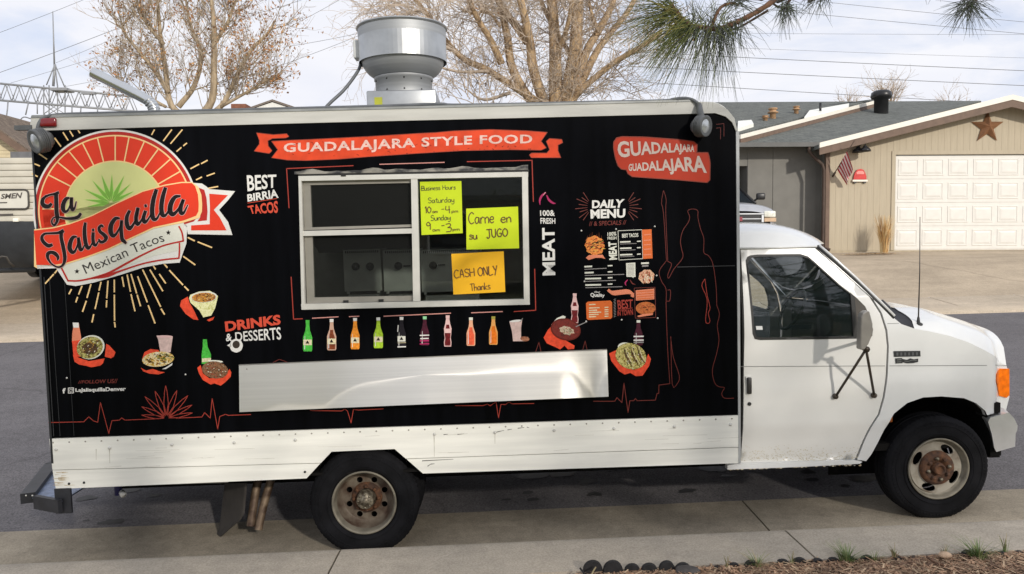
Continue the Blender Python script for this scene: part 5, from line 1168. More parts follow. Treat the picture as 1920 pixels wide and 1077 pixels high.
def d2(p):
    p.poly(Q4((895,350),(915,290),(970,262),(1040,270),(1060,300),(1000,330)), i_splash, 1); p.poly(Q4((882,430),(930,455),(990,440),(1060,465),(1100,470),(1040,490),(960,482),(905,462)), i_splash, 1)
    p.poly(Q4((1025,140),(1170,148),(1168,165),(1150,290),(1060,300),(1040,180)), horch, 2); p.ell(80 + 1098/4.7875, 600 + 150/4.7875, 15, 2.5, i_pink, 3); p.ell(80 + 1040/4.7875, 600 + 352/4.7875, 30, 14, f_plate, 4, rot=-6); garnish(p, 80 + 1040/4.7875, 600 + 358/4.7875, 28, 11, [gy, gb, gk, gy], 34, 5, 9, 2.2, -8); garnish(p, 80 + 1080/4.7875, 600 + 325/4.7875, 22, 7, [gg, gw, gk, gg], 34, 6, 7, 1.6, 8); p.poly(Q4((1075,442),(1120,420),(1170,385),(1165,405),(1110,440)), i_white, 5)
def d3(p):
    p.poly(Q4((1440,175),(1475,175),(1482,240),(1512,310),(1512,395),(1430,395),(1428,310),(1438,240)), g1, 1); p.poly(Q4((1432,345),(1512,340),(1512,372),(1432,380)), i_lab, 2)
    p.poly(Q4((1390,430),(1420,405),(1440,480),(1500,525),(1550,520),(1620,520),(1680,440),(1695,470),(1690,510),(1640,560),(1600,590),(1545,570),(1510,580),(1440,540),(1405,480)), i_splash, 2); p.ell(80 + 1550/4.7875, 600 + 448/4.7875, 24.5, 16, f_meat, 4, rot=8); p.ell(80 + 1555/4.7875, 600 + 372/4.7875, 14, 2.2, i_offw, 3, rot=3); garnish(p, 80 + 1550/4.7875, 600 + 446/4.7875, 23, 15, [gk, gb, gw, gt, gk], 60, 7, 3.2, 1.3, 8)
C3 = Z(60, 430, 4.7875)
def d4(p):
    p.poly(C3((1330,690),(1340,640),(1400,605),(1415,660),(1440,700),(1470,760),(1495,815),(1450,810),(1380,760)), i_splash, 1); p.poly(C3((1570,815),(1640,785),(1625,815),(1590,828)), i_splash, 1)
    p.poly(C3((1412,620),(1422,590),(1500,560),(1600,553),(1672,600),(1645,710),(1610,775),(1540,792),(1505,730),(1425,660)), food('custard', [S(206, 206, 130), S(240, 238, 186), S(176, 176, 76)], 40), 2)
    p.ell(60 + 1545/4.7875, 430 + 608/4.7875, 25, 10.5, i_offw, 3, rot=-3); p.ell(60 + 1545/4.7875, 430 + 612/4.7875, 22.5, 8.8, food('caramel', [S(70, 28, 14), S(226, 160, 60), S(120, 54, 20), S(240, 200, 120)], 60), 4, rot=-3); garnish(p, 60 + 1545/4.7875, 430 + 612/4.7875, 20, 7, [gk, gy, gb], 16, 6, 6, 1.5)
def d5(p):
    p.poly(K((92,400),(130,330),(170,290),(200,360),(300,430),(370,470),(365,500),(310,505),(280,470),(240,505),(190,480),(120,450)), i_splash, 1); p.poly(K((160,280),(210,225),(265,200),(290,210),(280,235),(200,270)), i_offw, 2)
    p.ell(1000 + 290/4.7875, 550 + 325/4.7875, 28.5, 20.5, ink('bowl_rim', (104, 34, 26)), 3, rot=12); p.ell(1000 + 290/4.7875, 550 + 325/4.7875, 26, 18, f_red, 4, rot=12); p.ell(1000 + 300/4.7875, 550 + 335/4.7875, 13, 8, f_top, 5, rot=10, wob=.2); p.stroke(K((380,300),(480,255)), 1.6, i_grey, 6); garnish(p, 1000 + 305/4.7875, 550 + 335/4.7875, 15, 8, [gg, gw, gt, gk], 30, 7, 3, 1.2, 10)
def d6(p):
    p.poly(K((680,540),(745,510),(740,580),(800,660),(900,690),(1000,640),(1030,545),(1055,590),(1040,650),(980,740),(920,745),(870,715),(820,730),(770,700),(700,610)), i_splash, 1)
    p.ell(1000 + 820/4.7875, 550 + 480/4.7875, 13, 8, i_offw, 2); p.ell(1000 + 875/4.7875, 550 + 565/4.7875, 29.5, 24, f_taco, 3, rot=20)
    for a in range(3): p.stroke(K((810 + a * 60, 490 - a * 8), (830 + a * 62, 560), (885 + a * 55, 660 - a * 18)), [1, 3.2, 1.2], food('taco_fill', [S(40, 26, 16), S(96, 60, 32), S(60, 70, 24)], 160), 4); p.stroke(K((826 + a * 60, 490 - a * 8), (848 + a * 62, 560), (900 + a * 55, 655 - a * 18)), [.6, 1.4, .6], i_lab, 5)
    garnish(p, 1000 + 880/4.7875, 550 + 565/4.7875, 27, 21, [gk, gg, gw, gb], 60, 6, 4.5, 1.4, 60)
for d_ in (d1, d2, d3, d4, d5, d6): dish(d_)
bottle(1077.5, 551, 606, co, i_pink, None, hw=7.6, cola=True); bottle(1197, 601, 648, pu, i_offw, None, hw=8)
p = Print(sp)
for y in (631, 638, 642): p.stroke([(1188, y), (1206, y - .3)], 2.4, i_white if y < 640 else i_grey, 6)
p.build('bottle_print', panel, fixn=False)

# --- menu board print
pr = Print(sp)
q4(Mz, 'DAILY', (527,125),(820,113),(802,190),(527,196), i_white, bold=0.04); q4(Mz, 'MENU', (512,207),(826,200),(824,280),(515,290), i_white, bold=0.04); q4(Mz, '// & SPECIALS //', (500,315),(835,302),(830,342),(500,355), i_dline, bold=0.01)
for ctr, sg in ((487, -1), (862, 1)):
    for k in range(8):
        a = math.radians(-62 + k * 17.7); c_, s_ = math.cos(a) * sg, math.sin(a); ln = 1.0 if k in (0, 7) else (.8 if k % 2 else 1.05)
        pr.stroke(Mz((ctr + c_ * 22 - sg * 20, 180 + s_ * 60), (ctr + c_ * 125 * ln - sg * 20, 178 + s_ * 140 * ln)), [.7, 1.3], i_dray)
pr.build('menu_title', panel, fixn=False)
pr = Print(sp)
flame = food('flame_burger', [S(60, 24, 10), S(222, 110, 30), S(240, 160, 70), S(120, 50, 16)], 90)
pr.ell(1000 + 550/4.7875, 350 + 530/4.7875, 19, 17, flame, 1, wob=.15); garnish(pr, 1000 + 550/4.7875, 350 + 530/4.7875, 18, 14, [gk, gb, gy, gt], 40, 2, 9, 2.0, -8); pr.poly(Mz((470,640),(500,615),(620,612),(645,650),(610,640),(560,640),(495,660)), i_peach, 2)
for k in range(7): pr.stroke(Mz((470 + k * 24, 490), (490 + k * 20, 440 - (k % 3) * 14)), [2, .5], ink('ember', (92, 44, 16)), 0)
q4(Mz, '100%', (665,412),(745,405),(745,440),(665,445), i_offw, bold=.02); q4(Mz, 'FRESH', (665,452),(745,448),(747,475),(667,478), i_offw, bold=.02)
pr.text('MEAT', Mz((680, 660), (672, 498)), Mz((752, 655), (746, 495)), i_offw, 0, 0.04)
fr_ = Mz((760,398),(975,388),(982,648),(768,660)); pr.line(fr_ + fr_[:1], 1.0, i_offw, 0); pr.poly(Mz((975,388),(1060,384),(1070,645),(984,650)), i_morange, 1); q4(Mz, 'BEST TACOS', (795,425),(940,418),(943,452),(797,460), i_offw, bold=.03)
for y in (430, 480, 520, 560, 610): pr.stroke(Mz((992, y + 5), (1052, y)), 2.0, i_peach, 2)
for i, y in enumerate((495, 552, 610)):
    pr.stroke(Mz((780, y + 4), (870 + 8 * i, y)), 2.6, i_offw); pr.stroke(Mz((780, y + 22), (925 - 10 * i, y + 16)), 1.0, i_grey); pr.stroke(Mz((932, y - 2), (962, y - 4)), 2.0, i_offw)
for i, (y, l1, l2) in enumerate(((720, 525, 655), (775, 538, 815), (828, 605, 740), (885, 605, 798))):
    pr.stroke(Mz((460 + i * 3, y), (l1, y - 3)), 3.0, i_offw); pr.stroke(Mz((460 + i * 3, y + 24), (l2, y + 14)), 1.3, i_grey); pr.stroke(Mz((670, y - 8), (708, y - 10)), 2.2, i_offw)
pr.poly(Mz((832,688),(915,683),(917,812),(900,812),(896,824),(888,812),(836,810)), i_offw, 0)
for y in range(700, 800, 12): pr.stroke(Mz((846, y), (902, y - 2)), 0.7, i_grey, 1)
pr.stroke(Mz((970, 690), (1034, 687)), 3.2, i_offw); pr.stroke(Mz((978, 714), (1030, 711)), 3.0, i_grey)
pr.ell(1000 + 1015/4.7875, 350 + 808/4.7875, 14, 13.5, food('nachos', [S(170, 66, 40), S(236, 214, 176), S(196, 96, 56), S(240, 228, 200)], 110), 1, wob=.12); garnish(pr, 1000 + 1015/4.7875, 350 + 808/4.7875, 13, 12, [gw, gt, gb, gw], 30, 2, 6, 2.0, 70)
pr.stroke(Mz((845,838),(825,865),(832,890)), [1.5, 2.6, .8], i_mag); pr.stroke(Mz((868,840),(890,870),(915,880)), [1.2, 2.2, .8], i_dline)
q4(Mz, 'Quality', (512,955),(640,962),(640,1000),(512,1000), i_white, bold=.03); q4(Mz, 'Our', (548,940),(600,940),(598,955),(548,955), i_white, bold=.02)
pr.stroke(Mz((675,940),(720,955),(780,950),(850,945),(900,968)), [3, 8.5, 9, 8.5, 3], i_peach, 1); pr.stroke(Mz((672,930),(700,950)), 5, i_peach, 0); pr.stroke(Mz((880,975),(900,985)), 5, i_peach, 0)
pr.poly(K((472,90),(490,76),(690,66),(706,80),(708,215),(695,230),(492,240),(478,228)), i_morange, 1)
for i, y in enumerate((100, 130, 152, 170, 190, 210)): pr.stroke(K((500, y + 3), (556 + (i * 37) % 60, y)), 1.9, i_lab, 2); pr.stroke(K((640, y - 2), (672, y - 4)), 1.9, i_lab, 2) if i else None
q4(K, 'BEST', (752,62),(892,55),(890,130),(760,148), i_line, bold=.02); q4(K, 'IN TOWN', (755,160),(892,142),(895,195),(755,205), i_line, bold=.02); pr.stroke(K((758,156),(890,132)), 1.0, i_line)
for k in range(12): pr.stroke(K((722, 60 + k * 14), (740, 50 + k * 14)), .8, i_grey)
fr2 = [Mz((905,912))[0], Mz((1092,905))[0], K((1098,218))[0], K((915,225))[0]]; pr.line(fr2 + fr2[:1], .9, i_dray); pr.poly([Mz((918,932))[0], Mz((1085,916))[0], K((1085,55))[0], K((920,66))[0]], i_peach, 1)
for y in (945, 968, 990, 1010): pr.stroke(Mz((930, y), (1075, y - 10)), 1.4, i_morange, 2)
pr.ell(1000 + 1008/4.7875, 550 + 135/4.7875, 18.5, 12, food('bread', [S(120, 52, 18), S(206, 112, 48), S(160, 80, 34)], 70), 1); garnish(pr, 1000 + 1008/4.7875, 550 + 135/4.7875, 17, 10, [gk, gb, gt], 26, 2, 5, 1.4); pr.poly(K((930,205),(980,188),(1075,180),(1070,195),(990,208),(945,215)), i_peach, 2)
pr.build('menu_print', panel, fixn=False)
mb = MB()
for px, py in ((1090, 433), (1155, 430), (1227.5, 425), (1231, 517), (1096, 528), (1099, 603), (1165.5, 600), (1233, 597), (125.5, 709), (348, 702.5)):
    u, v = TS(px, py); mb.lathe([(0.0062, 0.0), (0.005, 0.004), (0.0005, 0.005)], Lc(u, v, 0.001), (0, -1, 0), alu_frame, n=8)
mb.build('screw', panel, kind='stuff')
# faint seams of the panel sheets
seam_m = mat('panel_seam', (0.022, 0.023, 0.026), 0.5, var=0); pr = Print(sp)
for x0, x1, w in ((73, 101, 2.0), (82, 113, 1.2), (111, 139, 1.0)): pr.stroke([(x0 + (x1 - x0) * .35, 520), (x1, 818)], w * .8, seam_m, 0)
pr.stroke([(1270, 501), (1378, 498.5)], 1.2, seam_m, 0)
pr.build('panel_seam', panel, kind='stuff', fixn=False)

# ================================================================== THINGS IN AND ON THE TRUCK (top level)
def L2W(p): return np.array(truck.matrix_world @ Vector(p))
def WL(u, v, w): return TW(u, v, w)
# handwritten sheets taped inside the right-hand pane
STK = {
 'B': ([[(0,1),(0,0)],[(0,1),(.7,.9),(.7,.6),(0,.52)],[(0,.52),(.8,.42),(.8,.08),(0,0)]],.9), 'u': ([[(0,.55),(.05,.1),(.35,0),(.55,.2),(.6,.55)],[(.6,.55),(.65,0)]],.8), 's': ([[(.55,.5),(.2,.58),(.1,.38),(.5,.25),(.45,.02),(0,.05)]],.7),
 'i': ([[(.1,.5),(.12,0)],[(.1,.75),(.12,.8)]],.3), 'n': ([[(0,.5),(.02,0)],[(.02,.35),(.3,.55),(.5,.4),(.52,0)]],.7), 'e': ([[(0,.3),(.5,.32),(.45,.55),(.1,.5),(0,.2),(.25,0),(.55,.1)]],.7), 'H': ([[(0,1),(.02,0)],[(.7,1),(.7,0)],[(0,.5),(.7,.52)]],.9),
 'o': ([[(.3,.55),(.02,.4),(.05,.08),(.35,0),(.58,.2),(.5,.5),(.3,.55)]],.75), 'r': ([[(0,.5),(.03,0)],[(.03,.35),(.25,.55),(.48,.5)]],.6), 'S': ([[(.7,.85),(.35,1),(.05,.8),(.2,.55),(.6,.45),(.7,.2),(.35,0),(0,.12)]],.85), 'a': ([[(.55,.5),(.2,.55),(0,.3),(.15,0),(.45,.12),(.55,.5)],[(.55,.5),(.62,0)]],.8),
 't': ([[(.25,.9),(.25,.1),(.45,0)],[(0,.6),(.5,.62)]],.6), 'd': ([[(.5,.5),(.2,.52),(0,.25),(.15,0),(.45,.1)],[(.55,1),(.55,0)]],.8), 'y': ([[(0,.5),(.1,.15),(.4,.15),(.55,.5)],[(.55,.5),(.5,-.2),(.2,-.35),(0,-.25)]],.75), '1': ([[(.1,.8),(.3,1),(.3,0)]],.5), '0': ([[(.3,1),(.02,.7),(.02,.3),(.3,0),(.6,.3),(.6,.7),(.3,1)]],.8),
 'm': ([[(0,.5),(.02,0)],[(.02,.4),(.2,.52),(.35,.4),(.36,0)],[(.36,.4),(.55,.52),(.7,.4),(.72,0)]],.9), '-': ([[(0,.55),(.5,.57)]],.7), '4': ([[(.05,1),(0,.5),(.6,.5)],[(.5,1),(.5,0)]],.75), 'p': ([[(0,.5),(.02,-.3)],[(.02,.4),(.4,.5),(.45,.15),(.05,.05)]],.65), '9': ([[(.55,.7),(.3,1),(.02,.8),(.15,.5),(.5,.6),(.55,.7)],[(.55,.75),(.5,0)]],.75),
 '3': ([[(.05,.95),(.5,1),(.55,.7),(.25,.55)],[(.25,.55),(.65,.45),(.55,.05),(.05,0)]],.75), 'C': ([[(.75,.85),(.45,1),(.08,.75),(.02,.35),(.3,0),(.75,.1)]],.9), 'J': ([[(.1,1),(.9,1)],[(.55,1),(.55,.15),(.3,-.1),(.05,.08)]],.95), 'U': ([[(0,1),(.02,.25),(.3,0),(.6,.2),(.62,1)]],.85), 'G': ([[(.75,.85),(.4,1),(.03,.6),(.15,.1),(.6,.05),(.72,.4),(.4,.42)]],.95),
 'O': ([[(.4,1),(.03,.7),(.05,.25),(.4,0),(.78,.3),(.75,.75),(.4,1)]],.95), 'A': ([[(0,0),(.35,1),(.7,0)],[(.12,.38),(.58,.38)]],.85), 'N': ([[(0,0),(0,1),(.6,0),(.62,1)]],.85), 'L': ([[(.05,1),(.02,0),(.6,.03)]],.75), 'Y': ([[(0,1),(.3,.5)],[(.65,1),(.2,-.1)]],.8), 'T': ([[(0,1),(.8,1)],[(.4,1),(.4,0)]],.9), 'h': ([[(0,1),(.02,0)],[(.02,.35),(.3,.52),(.5,.38),(.52,0)]],.7), 'k': ([[(0,1),(.02,0)],[(.5,.55),(.05,.25),(.5,0)]],.65), ' ': ([], .6)}
pen_m = mat('marker_pen', S(96, 62, 30), 0.6, var=.15, scale=40); pen_d = mat('dark_pen', S(84, 84, 34), 0.6, var=.15, scale=40)
def write(p, txt, x0, y0, x1, y1, h, w, mt, l):
    tot = sum(STK[c][1] for c in txt); d = np.array([x1 - x0, y1 - y0]); L_ = np.linalg.norm(d); d = d / L_; up = np.array([d[1], -d[0]]); k = L_ / tot; x = 0
    for c in txt:
        for sgm in STK[c][0]: p.stroke([tuple(np.array([x0, y0]) + d * (x + a * k) + up * b * h + np.array([R5.uniform(-.25, .25), R5.uniform(-.25, .25)])) for a, b in sgm], w, mt, l, n=4)
        x += STK[c][1] * k
R5 = random.Random(2)
def sheet_sign(q, col, label, lines, wv_=0.0):
    c = np.mean([TS(x, y) for x, y in q], 0); loc = WL(c[0], c[1], -0.009); root = thing('paper_sign', label, 'paper sign', loc, 'handwritten sheets taped to the service window')
    mb = MB(); n = 7; G_ = []
    for i in range(n):
        row = []
        for j in range(n):
            s_, t = i / (n - 1), j / (n - 1); x = (q[0][0] * (1 - s_) + q[1][0] * s_) * (1 - t) + (q[3][0] * (1 - s_) + q[2][0] * s_) * t; y = (q[0][1] * (1 - s_) + q[1][1] * s_) * (1 - t) + (q[3][1] * (1 - s_) + q[2][1] * s_) * t
            row.append(WL(*TS(x, y), -0.0125 + 0.0022 * math.sin(3 * s_ + wv_) * math.cos(2.2 * t)))
        G_.append(row)
    mb.grid(G_, mat('paper_' + str(col), S(*col), 0.75, var=0.03, scale=8)); part(mb, 'sheet', root)
    p = Print(lambda x, y, l: tuple(WL(*TS(x, y), -0.0095)))
    for ln in lines: write(p, *ln, 0)
    part(p, 'lettering', root)
sheet_sign([(787, 341), (865, 339.5), (867.5, 437.5), (790, 441)], (196, 216, 20), 'tall lime green paper sign with handwritten business hours in the service window',
  [('Business Hours', 790, 357.5, 855, 355, 8.5, 1.15, pen_d), ('Saturday', 803, 381, 853, 379, 10, 1.2, pen_d), ('10', 796, 400, 810, 399.5, 12, 1.6, pen_m), ('am', 811, 399.5, 821, 399, 6, 1.0, pen_m), ('-', 828, 399, 834, 399, 12, 1.4, pen_m), ('4', 836, 400, 846, 399.5, 13, 1.5, pen_m), ('pm', 847, 399, 860, 398.5, 6, 1.0, pen_m), ('Sunday', 808, 414, 846, 412, 10, 1.2, pen_d), ('9', 800, 431, 810, 430.5, 14, 1.6, pen_m), ('am', 811, 434, 826, 433.5, 6, 1.0, pen_m), ('-', 828, 430, 835, 430, 12, 1.4, pen_m), ('3', 836, 435, 848, 434.5, 15, 1.6, pen_m), ('pm', 849, 433, 863, 432.5, 6, 1.0, pen_m)])
sheet_sign([(874, 391.5), (971.5, 387.5), (973.5, 466), (874.5, 468.5)], (200, 218, 20), 'lime green paper sign about meat in its juice, at the right of the window', [('Carne', 879, 420, 928, 418, 21, 2.0, pen_m), ('en', 940, 418, 961, 416.5, 18, 1.9, pen_m), ('su', 880, 449, 896, 448.5, 14, 1.9, pen_m), ('JUGO', 912, 446, 954, 443, 15, 2.0, pen_m)], 1.0)
sheet_sign([(846, 476.5), (944.5, 471.5), (947.5, 548), (850, 553)], (236, 178, 18), 'golden yellow cash only paper sign, lowest of the three in the window', [('CASH', 852, 522, 892, 518, 15, 1.6, pen_m), ('ONLY', 897, 518, 935, 514, 16, 1.7, pen_m), ('Thanks', 882, 546, 921, 542.5, 13, 1.4, pen_m)], 2.0)
# cooking equipment inside
app_m = mat('appliance_steel', S(222, 220, 212), 0.5, metal=0.1, var=0.1, scale=6); knob_m = mat('knob_black', (0.02, 0.02, 0.02), 0.4)
def appliance(name, label, cat, x0, x1, knobs, handle):
    WA = -1.45; a = TS(x0, 470, WA); b = TS(x1, 545, WA); u0, u1 = a[0], b[0]; vt, vb = a[1], b[1]
    root = thing(name, label, cat, WL((u0 + u1) / 2, vb - 0.3, WA - .3), None)
    def bx(mb, ua, ub, va, vb_, wa, wb, mt): mb.box(ua, ub, wa, wb, va, vb_, mt, lambda x, y, z: tuple(WL(x, z, y)))
    mb = MB(); bx(mb, u0, u1, vb, vt - .03, WA - 0.55, WA, app_m); part(mb, 'body', root)
    mb = MB(); bx(mb, u0, u1, vt - .03, vt + .005, WA - .55, WA + .004, app_m)
    k = u0 + .02
    while k < u1 - .02: bx(mb, k, k + .008, vt - .026, vt - .006, WA + .003, WA + .007, knob_m); k += .017
    part(mb, 'vented_rim', root)
    for kx, ky in knobs:
        mb = MB(); u, v = TS(kx, ky, WA); mb.lathe([(0.034, 0), (0.034, 0.012), (0.026, 0.016), (0.024, 0.045), (0.0005, 0.047)], WL(u, v, WA), TN, knob_m, n=20); part(mb, 'knob', root)
    for kx, ky in handle:
        mb = MB(); u, v = TS(kx, ky, WA); bx(mb, u - .03, u + .03, v - .006, v + .006, WA, WA + .012, knob_m); part(mb, 'gauge_slot', root)
    mb = MB(); bx(mb, u0 + .03, u1 - .03, vb - .1, vb - .03, WA - .4, WA + .01, app_m); part(mb, 'drip_tray', root)
    mb = MB(); bx(mb, u0, u1, vb - .2, vb - .13, WA - .5, WA + .06, app_m); part(mb, 'front_ledge', root)
    mb = MB()
    for uu in (u0 + .03, u1 - .03): bx(mb, uu - .012, uu + .012, vb - .02, vb + .005, WA - .05, WA, app_m); bx(mb, uu - .015, uu + .015, 0.015, vb - .12, WA - .1, WA - .05, app_m)
    part(mb, 'leg', root)
WH = -1.15
hood_m = mat('extractor_hood', S(46, 44, 40), .6, var=.15); hb = WL(2.6, 1.75, -1.6); hd = thing('extractor_hood', 'dark extractor hood hanging over the cooking equipment in the truck', 'extractor hood', hb)
mb = MB(); mb.prism([(-1.2, 1.78), (-1.2, 2.28), (-2.08, 2.28), (-2.08, 1.5), (-1.9, 1.5)], 1.4, 3.9, lambda w, v, d: tuple(WL(d, v, w)), hood_m); part(mb, 'canopy', hd)
mb = MB(); mb.box(1.4, 3.9, -1.25, -1.199, 1.70, 1.779, hood_m, lambda x, y, z: tuple(WL(x, z, y))); part(mb, 'rim', hd)
appliance('griddle', 'steel griddle with two round knobs beyond the lower left window sash', 'griddle', 643, 716, [(667, 500), (694, 500)], [])
appliance('charbroiler', 'steel charbroiler with one knob behind the window mullion', 'charbroiler', 717.5, 787, [(747, 499)], [(763, 499)])
appliance('range', 'steel range with a black knob partly hidden by the yellow sheet', 'range', 788.5, 905, [(812, 498)], [(828, 497)])
# ================================================================== ACROSS THE STREET
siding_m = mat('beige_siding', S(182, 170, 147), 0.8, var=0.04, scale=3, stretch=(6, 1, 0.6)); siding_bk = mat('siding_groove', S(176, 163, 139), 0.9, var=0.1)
shade_grey_sid = mat('shade_grey_siding', S(122, 120, 114), 0.85, var=0.06, scale=3); brown_trim = mat('brown_trim', S(112, 92, 78), 0.7, var=0.12, scale=5); dark_brown = mat('dark_brown_trim', S(74, 58, 48), 0.7, var=0.15)  # siding grey darkened to stand for shade on the wing and garage side
white_trim = mat('white_drip_edge', S(234, 228, 214), 0.5, var=0.04); gar_white = mat('garage_door_white', S(222, 219, 211), 0.5, var=0.03)
def shingles(name, c, c2):
    M = mat(name, c, 0.95, var=0.2, col2=c2, scale=7, bump=0.5, bscale=30)
    t = M.node_tree; b = t.nodes['Principled BSDF']; tcx = t.nodes.new('ShaderNodeTexCoord'); br_ = t.nodes.new('ShaderNodeTexBrick'); br_.inputs['Scale'].default_value = 1.0
    br_.inputs['Color1'].default_value = (*c, 1); br_.inputs['Color2'].default_value = (*c2, 1); br_.inputs['Mortar'].default_value = (*[x * 0.55 for x in c2], 1)
    br_.inputs['Brick Width'].default_value = 0.30; br_.inputs['Row Height'].default_value = 0.14; br_.inputs['Mortar Size'].default_value = 0.012
    mx_ = t.nodes.new('ShaderNodeMix'); mx_.data_type = 'RGBA'; mx_.inputs['Factor'].default_value = 0.5
    old = b.inputs['Base Color'].links[0].from_socket
    t.links.new(tcx.outputs['Object'], br_.inputs['Vector']); t.links.new(old, mx_.inputs['A']); t.links.new(br_.outputs['Color'], mx_.inputs['B']); t.links.new(mx_.outputs['Result'], b.inputs['Base Color'])
    return M
shingle_m = shingles('grey_shingles', S(112, 115, 110), S(82, 85, 82)); shingle2 = shingles('brown_shingles', S(130, 116, 102), S(92, 80, 70))
YG = 20.5
def gx(px, Y=YG): return at(px, 400, Y)[0]
def gz(py, px=1700, Y=YG): return at(px, py, Y)[2]
GX0, GXA = gx(1554), gx(1875); GX1 = 2 * GXA - GX0; GZ0 = gz(470, 1600); ZA = at(1875, 180, YG - .4)[2]; ZE = at(1537, 270, YG - .4)[2]; XE = at(1537, 270, YG - .4)[0]
SLP = (ZA - ZE) / (GXA - XE)
house = thing('garage_house', 'beige house across the street with a wide white garage door', 'house', (GXA, YG, GZ0))
def rake_z(x): return ZA - SLP * abs(x - GXA)
DX0, DX1 = gx(1677), gx(1677) + 0.677 * 8 + .06; DZ1 = gz(290, 1800)
mb = MB(); P2 = [(GX0, GZ0 - .3), (GX1, GZ0 - .3), (GX1, rake_z(GX1) - .12), (GXA, ZA - .12), (GX0, rake_z(GX0) - .12)]
mb.prism(P2, YG, YG + .12, lambda x, z, d: (x, d, z), siding_bk, holes=[[(DX0, GZ0), (DX1, GZ0), (DX1, DZ1), (DX0, DZ1)]]); mb.box(GX0, GX0 + .12, YG + .12, YG + 8, GZ0 - .3, ZE - .02, shade_grey_sid); mb.box(GX1 - .12, GX1, YG + .12, YG + 8, GZ0 - .3, ZE - .02, siding_m); part(mb, 'wall', house)
bw = 0.171; x = GX0
while x < GX1 - 0.02:
    a, b = x + 0.002, min(x + bw - 0.002, GX1); zb = GZ0
    def top_(q): return rake_z(q) - .13
    segs = [(a, b)]
    mid_ = (a + b) / 2
    if DX0 - 0.02 < mid_ < DX1 + 0.02: zb = DZ1 + .05
    poly = [(a, zb), (b, zb), (b, top_(b)), (a, top_(a))]
    mb = MB(); mb.prism(poly, YG - .006, YG - .001, lambda x_, z_, d: (x_, d, z_), siding_m); part(mb, 'siding_board', house); x += bw
# rake boards, soffit, roof
YR = YG - 0.4
for sg in (-1, 1):
    xe = GXA + sg * (GXA - XE); q = lambda dz0, dz1: [(GXA, ZA + dz1), (xe, ZE + dz1), (xe, ZE + dz0), (GXA, ZA + dz0)]
    mb = MB(); mb.prism(q(-.29, -.105), YR, YR + .04, lambda x_, z_, d: (x_, d, z_), brown_trim); part(mb, 'rake_board', house)
    mb = MB(); mb.prism(q(-.103, 0.03), YR - .015, YR + .04, lambda x_, z_, d: (x_, d, z_), white_trim); part(mb, 'drip_edge', house)
    mb = MB(); mb.prism(q(-.115, -.01), YR + .042, YR + 8.5, lambda x_, z_, d: (x_, d, z_), shingle_m); part(mb, 'roof', house)
# corner trim, downspout
mb = MB(); mb.box(GX0 - .11, GX0 - .002, YG - .05, YG + .06, GZ0, ZE - .15, brown_trim); part(mb, 'corner_board', house)
# wing with its eave to the street
YWg = YG + 0.55; EZ = at(1460, 268, YWg - .5)[2]; WX0 = gx(900, YWg)
OX0, OX1, OZ = 4.15, 6.52, GZ0 + 2.35        # open carport bay behind the silver car
mb = MB(); mb.box(WX0, OX0, YWg, YWg + .15, GZ0 - .3, EZ - .03, shade_grey_sid); mb.box(OX1, GX0 - .002, YWg, YWg + .15, GZ0 - .3, EZ - .03, shade_grey_sid); mb.box(OX0, OX1, YWg, YWg + .15, OZ, EZ - .03, shade_grey_sid)
mb.box(OX0 - .1, OX0, YWg + .15, YWg + 5, GZ0 - .3, OZ + .1, shade_grey_sid); mb.box(OX1, OX1 + .1, YWg + .15, YWg + 5, GZ0 - .3, OZ + .1, shade_grey_sid); mb.box(OX0 - .1, OX1 + .1, YWg + 5, YWg + 5.1, GZ0 - .3, OZ + .1, shade_grey_sid); mb.box(OX0 - .1, OX1 + .1, YWg + .15, YWg + 5, OZ + .1, OZ + .2, shade_grey_sid)
part(mb, 'wing_wall', house)
k = 0
x = GX0 - .13
while x > OX1 + .2:
    mb = MB(); mb.box(max(x - 1.2, OX1 + .01), x - .008, YWg - .015, YWg - .001, GZ0 - .1, EZ - .06, shade_grey_sid); part(mb, 'siding_panel', house); x -= 1.21
def wing_plane(px, py, up=0.0, sl=0.33):
    d = ray(px, py); Y0 = YWg - .5
    # CAMP + d t ; z = EZ + up + sl (y - Y0)
    t = (EZ + up - sl * Y0 - CAMP[2]) / (d[2] - sl * d[1]); return CAMP + d * t
def slab(pts, th, mt, mbk):
    V = [np.array(p) for p in pts]; n = len(V); mbk.add(V + [p - np.array([0, 0, th]) for p in V], [tuple(range(n)), tuple(range(2 * n - 1, n - 1, -1))] + [(i, (i + 1) % n, n + (i + 1) % n, n + i) for i in range(n)], mt)
Y0 = YWg - .5; bx_ = at(1541, 268, Y0)[0]
mb = MB(); slab([(WX0, Y0, EZ), (bx_ + .02, Y0, EZ), (GXA + 4.5, Y0 + 8.2, EZ + .33 * 8.2), (WX0, Y0 + 8.2, EZ + .33 * 8.2)], .1, shingle_m, mb); part(mb, 'wing_roof', house)
mb = MB(); mb.box(WX0, bx_ - .01, Y0 - .11, Y0 - .012, EZ - .12, EZ - .005, mat('grey_gutter', S(84, 84, 82), .5, var=.1)); part(mb, 'eave_gutter', house)
mb = MB(); mb.tube([at(1517, 274, Y0 - .05), at(1517, 283, Y0 - .05), at(1524, 293, Y0), at(1542, 309, YG - .08), at(1545, 320, YG - .08), np.array([at(1545, 320, YG - .08)[0] - .01, YG - .08, GZ0 + .1]), np.array([at(1545, 320, YG - .08)[0] + .12, YG - .22, GZ0 + .02])], .045, dark_brown, n=8); part(mb, 'downspout', house)
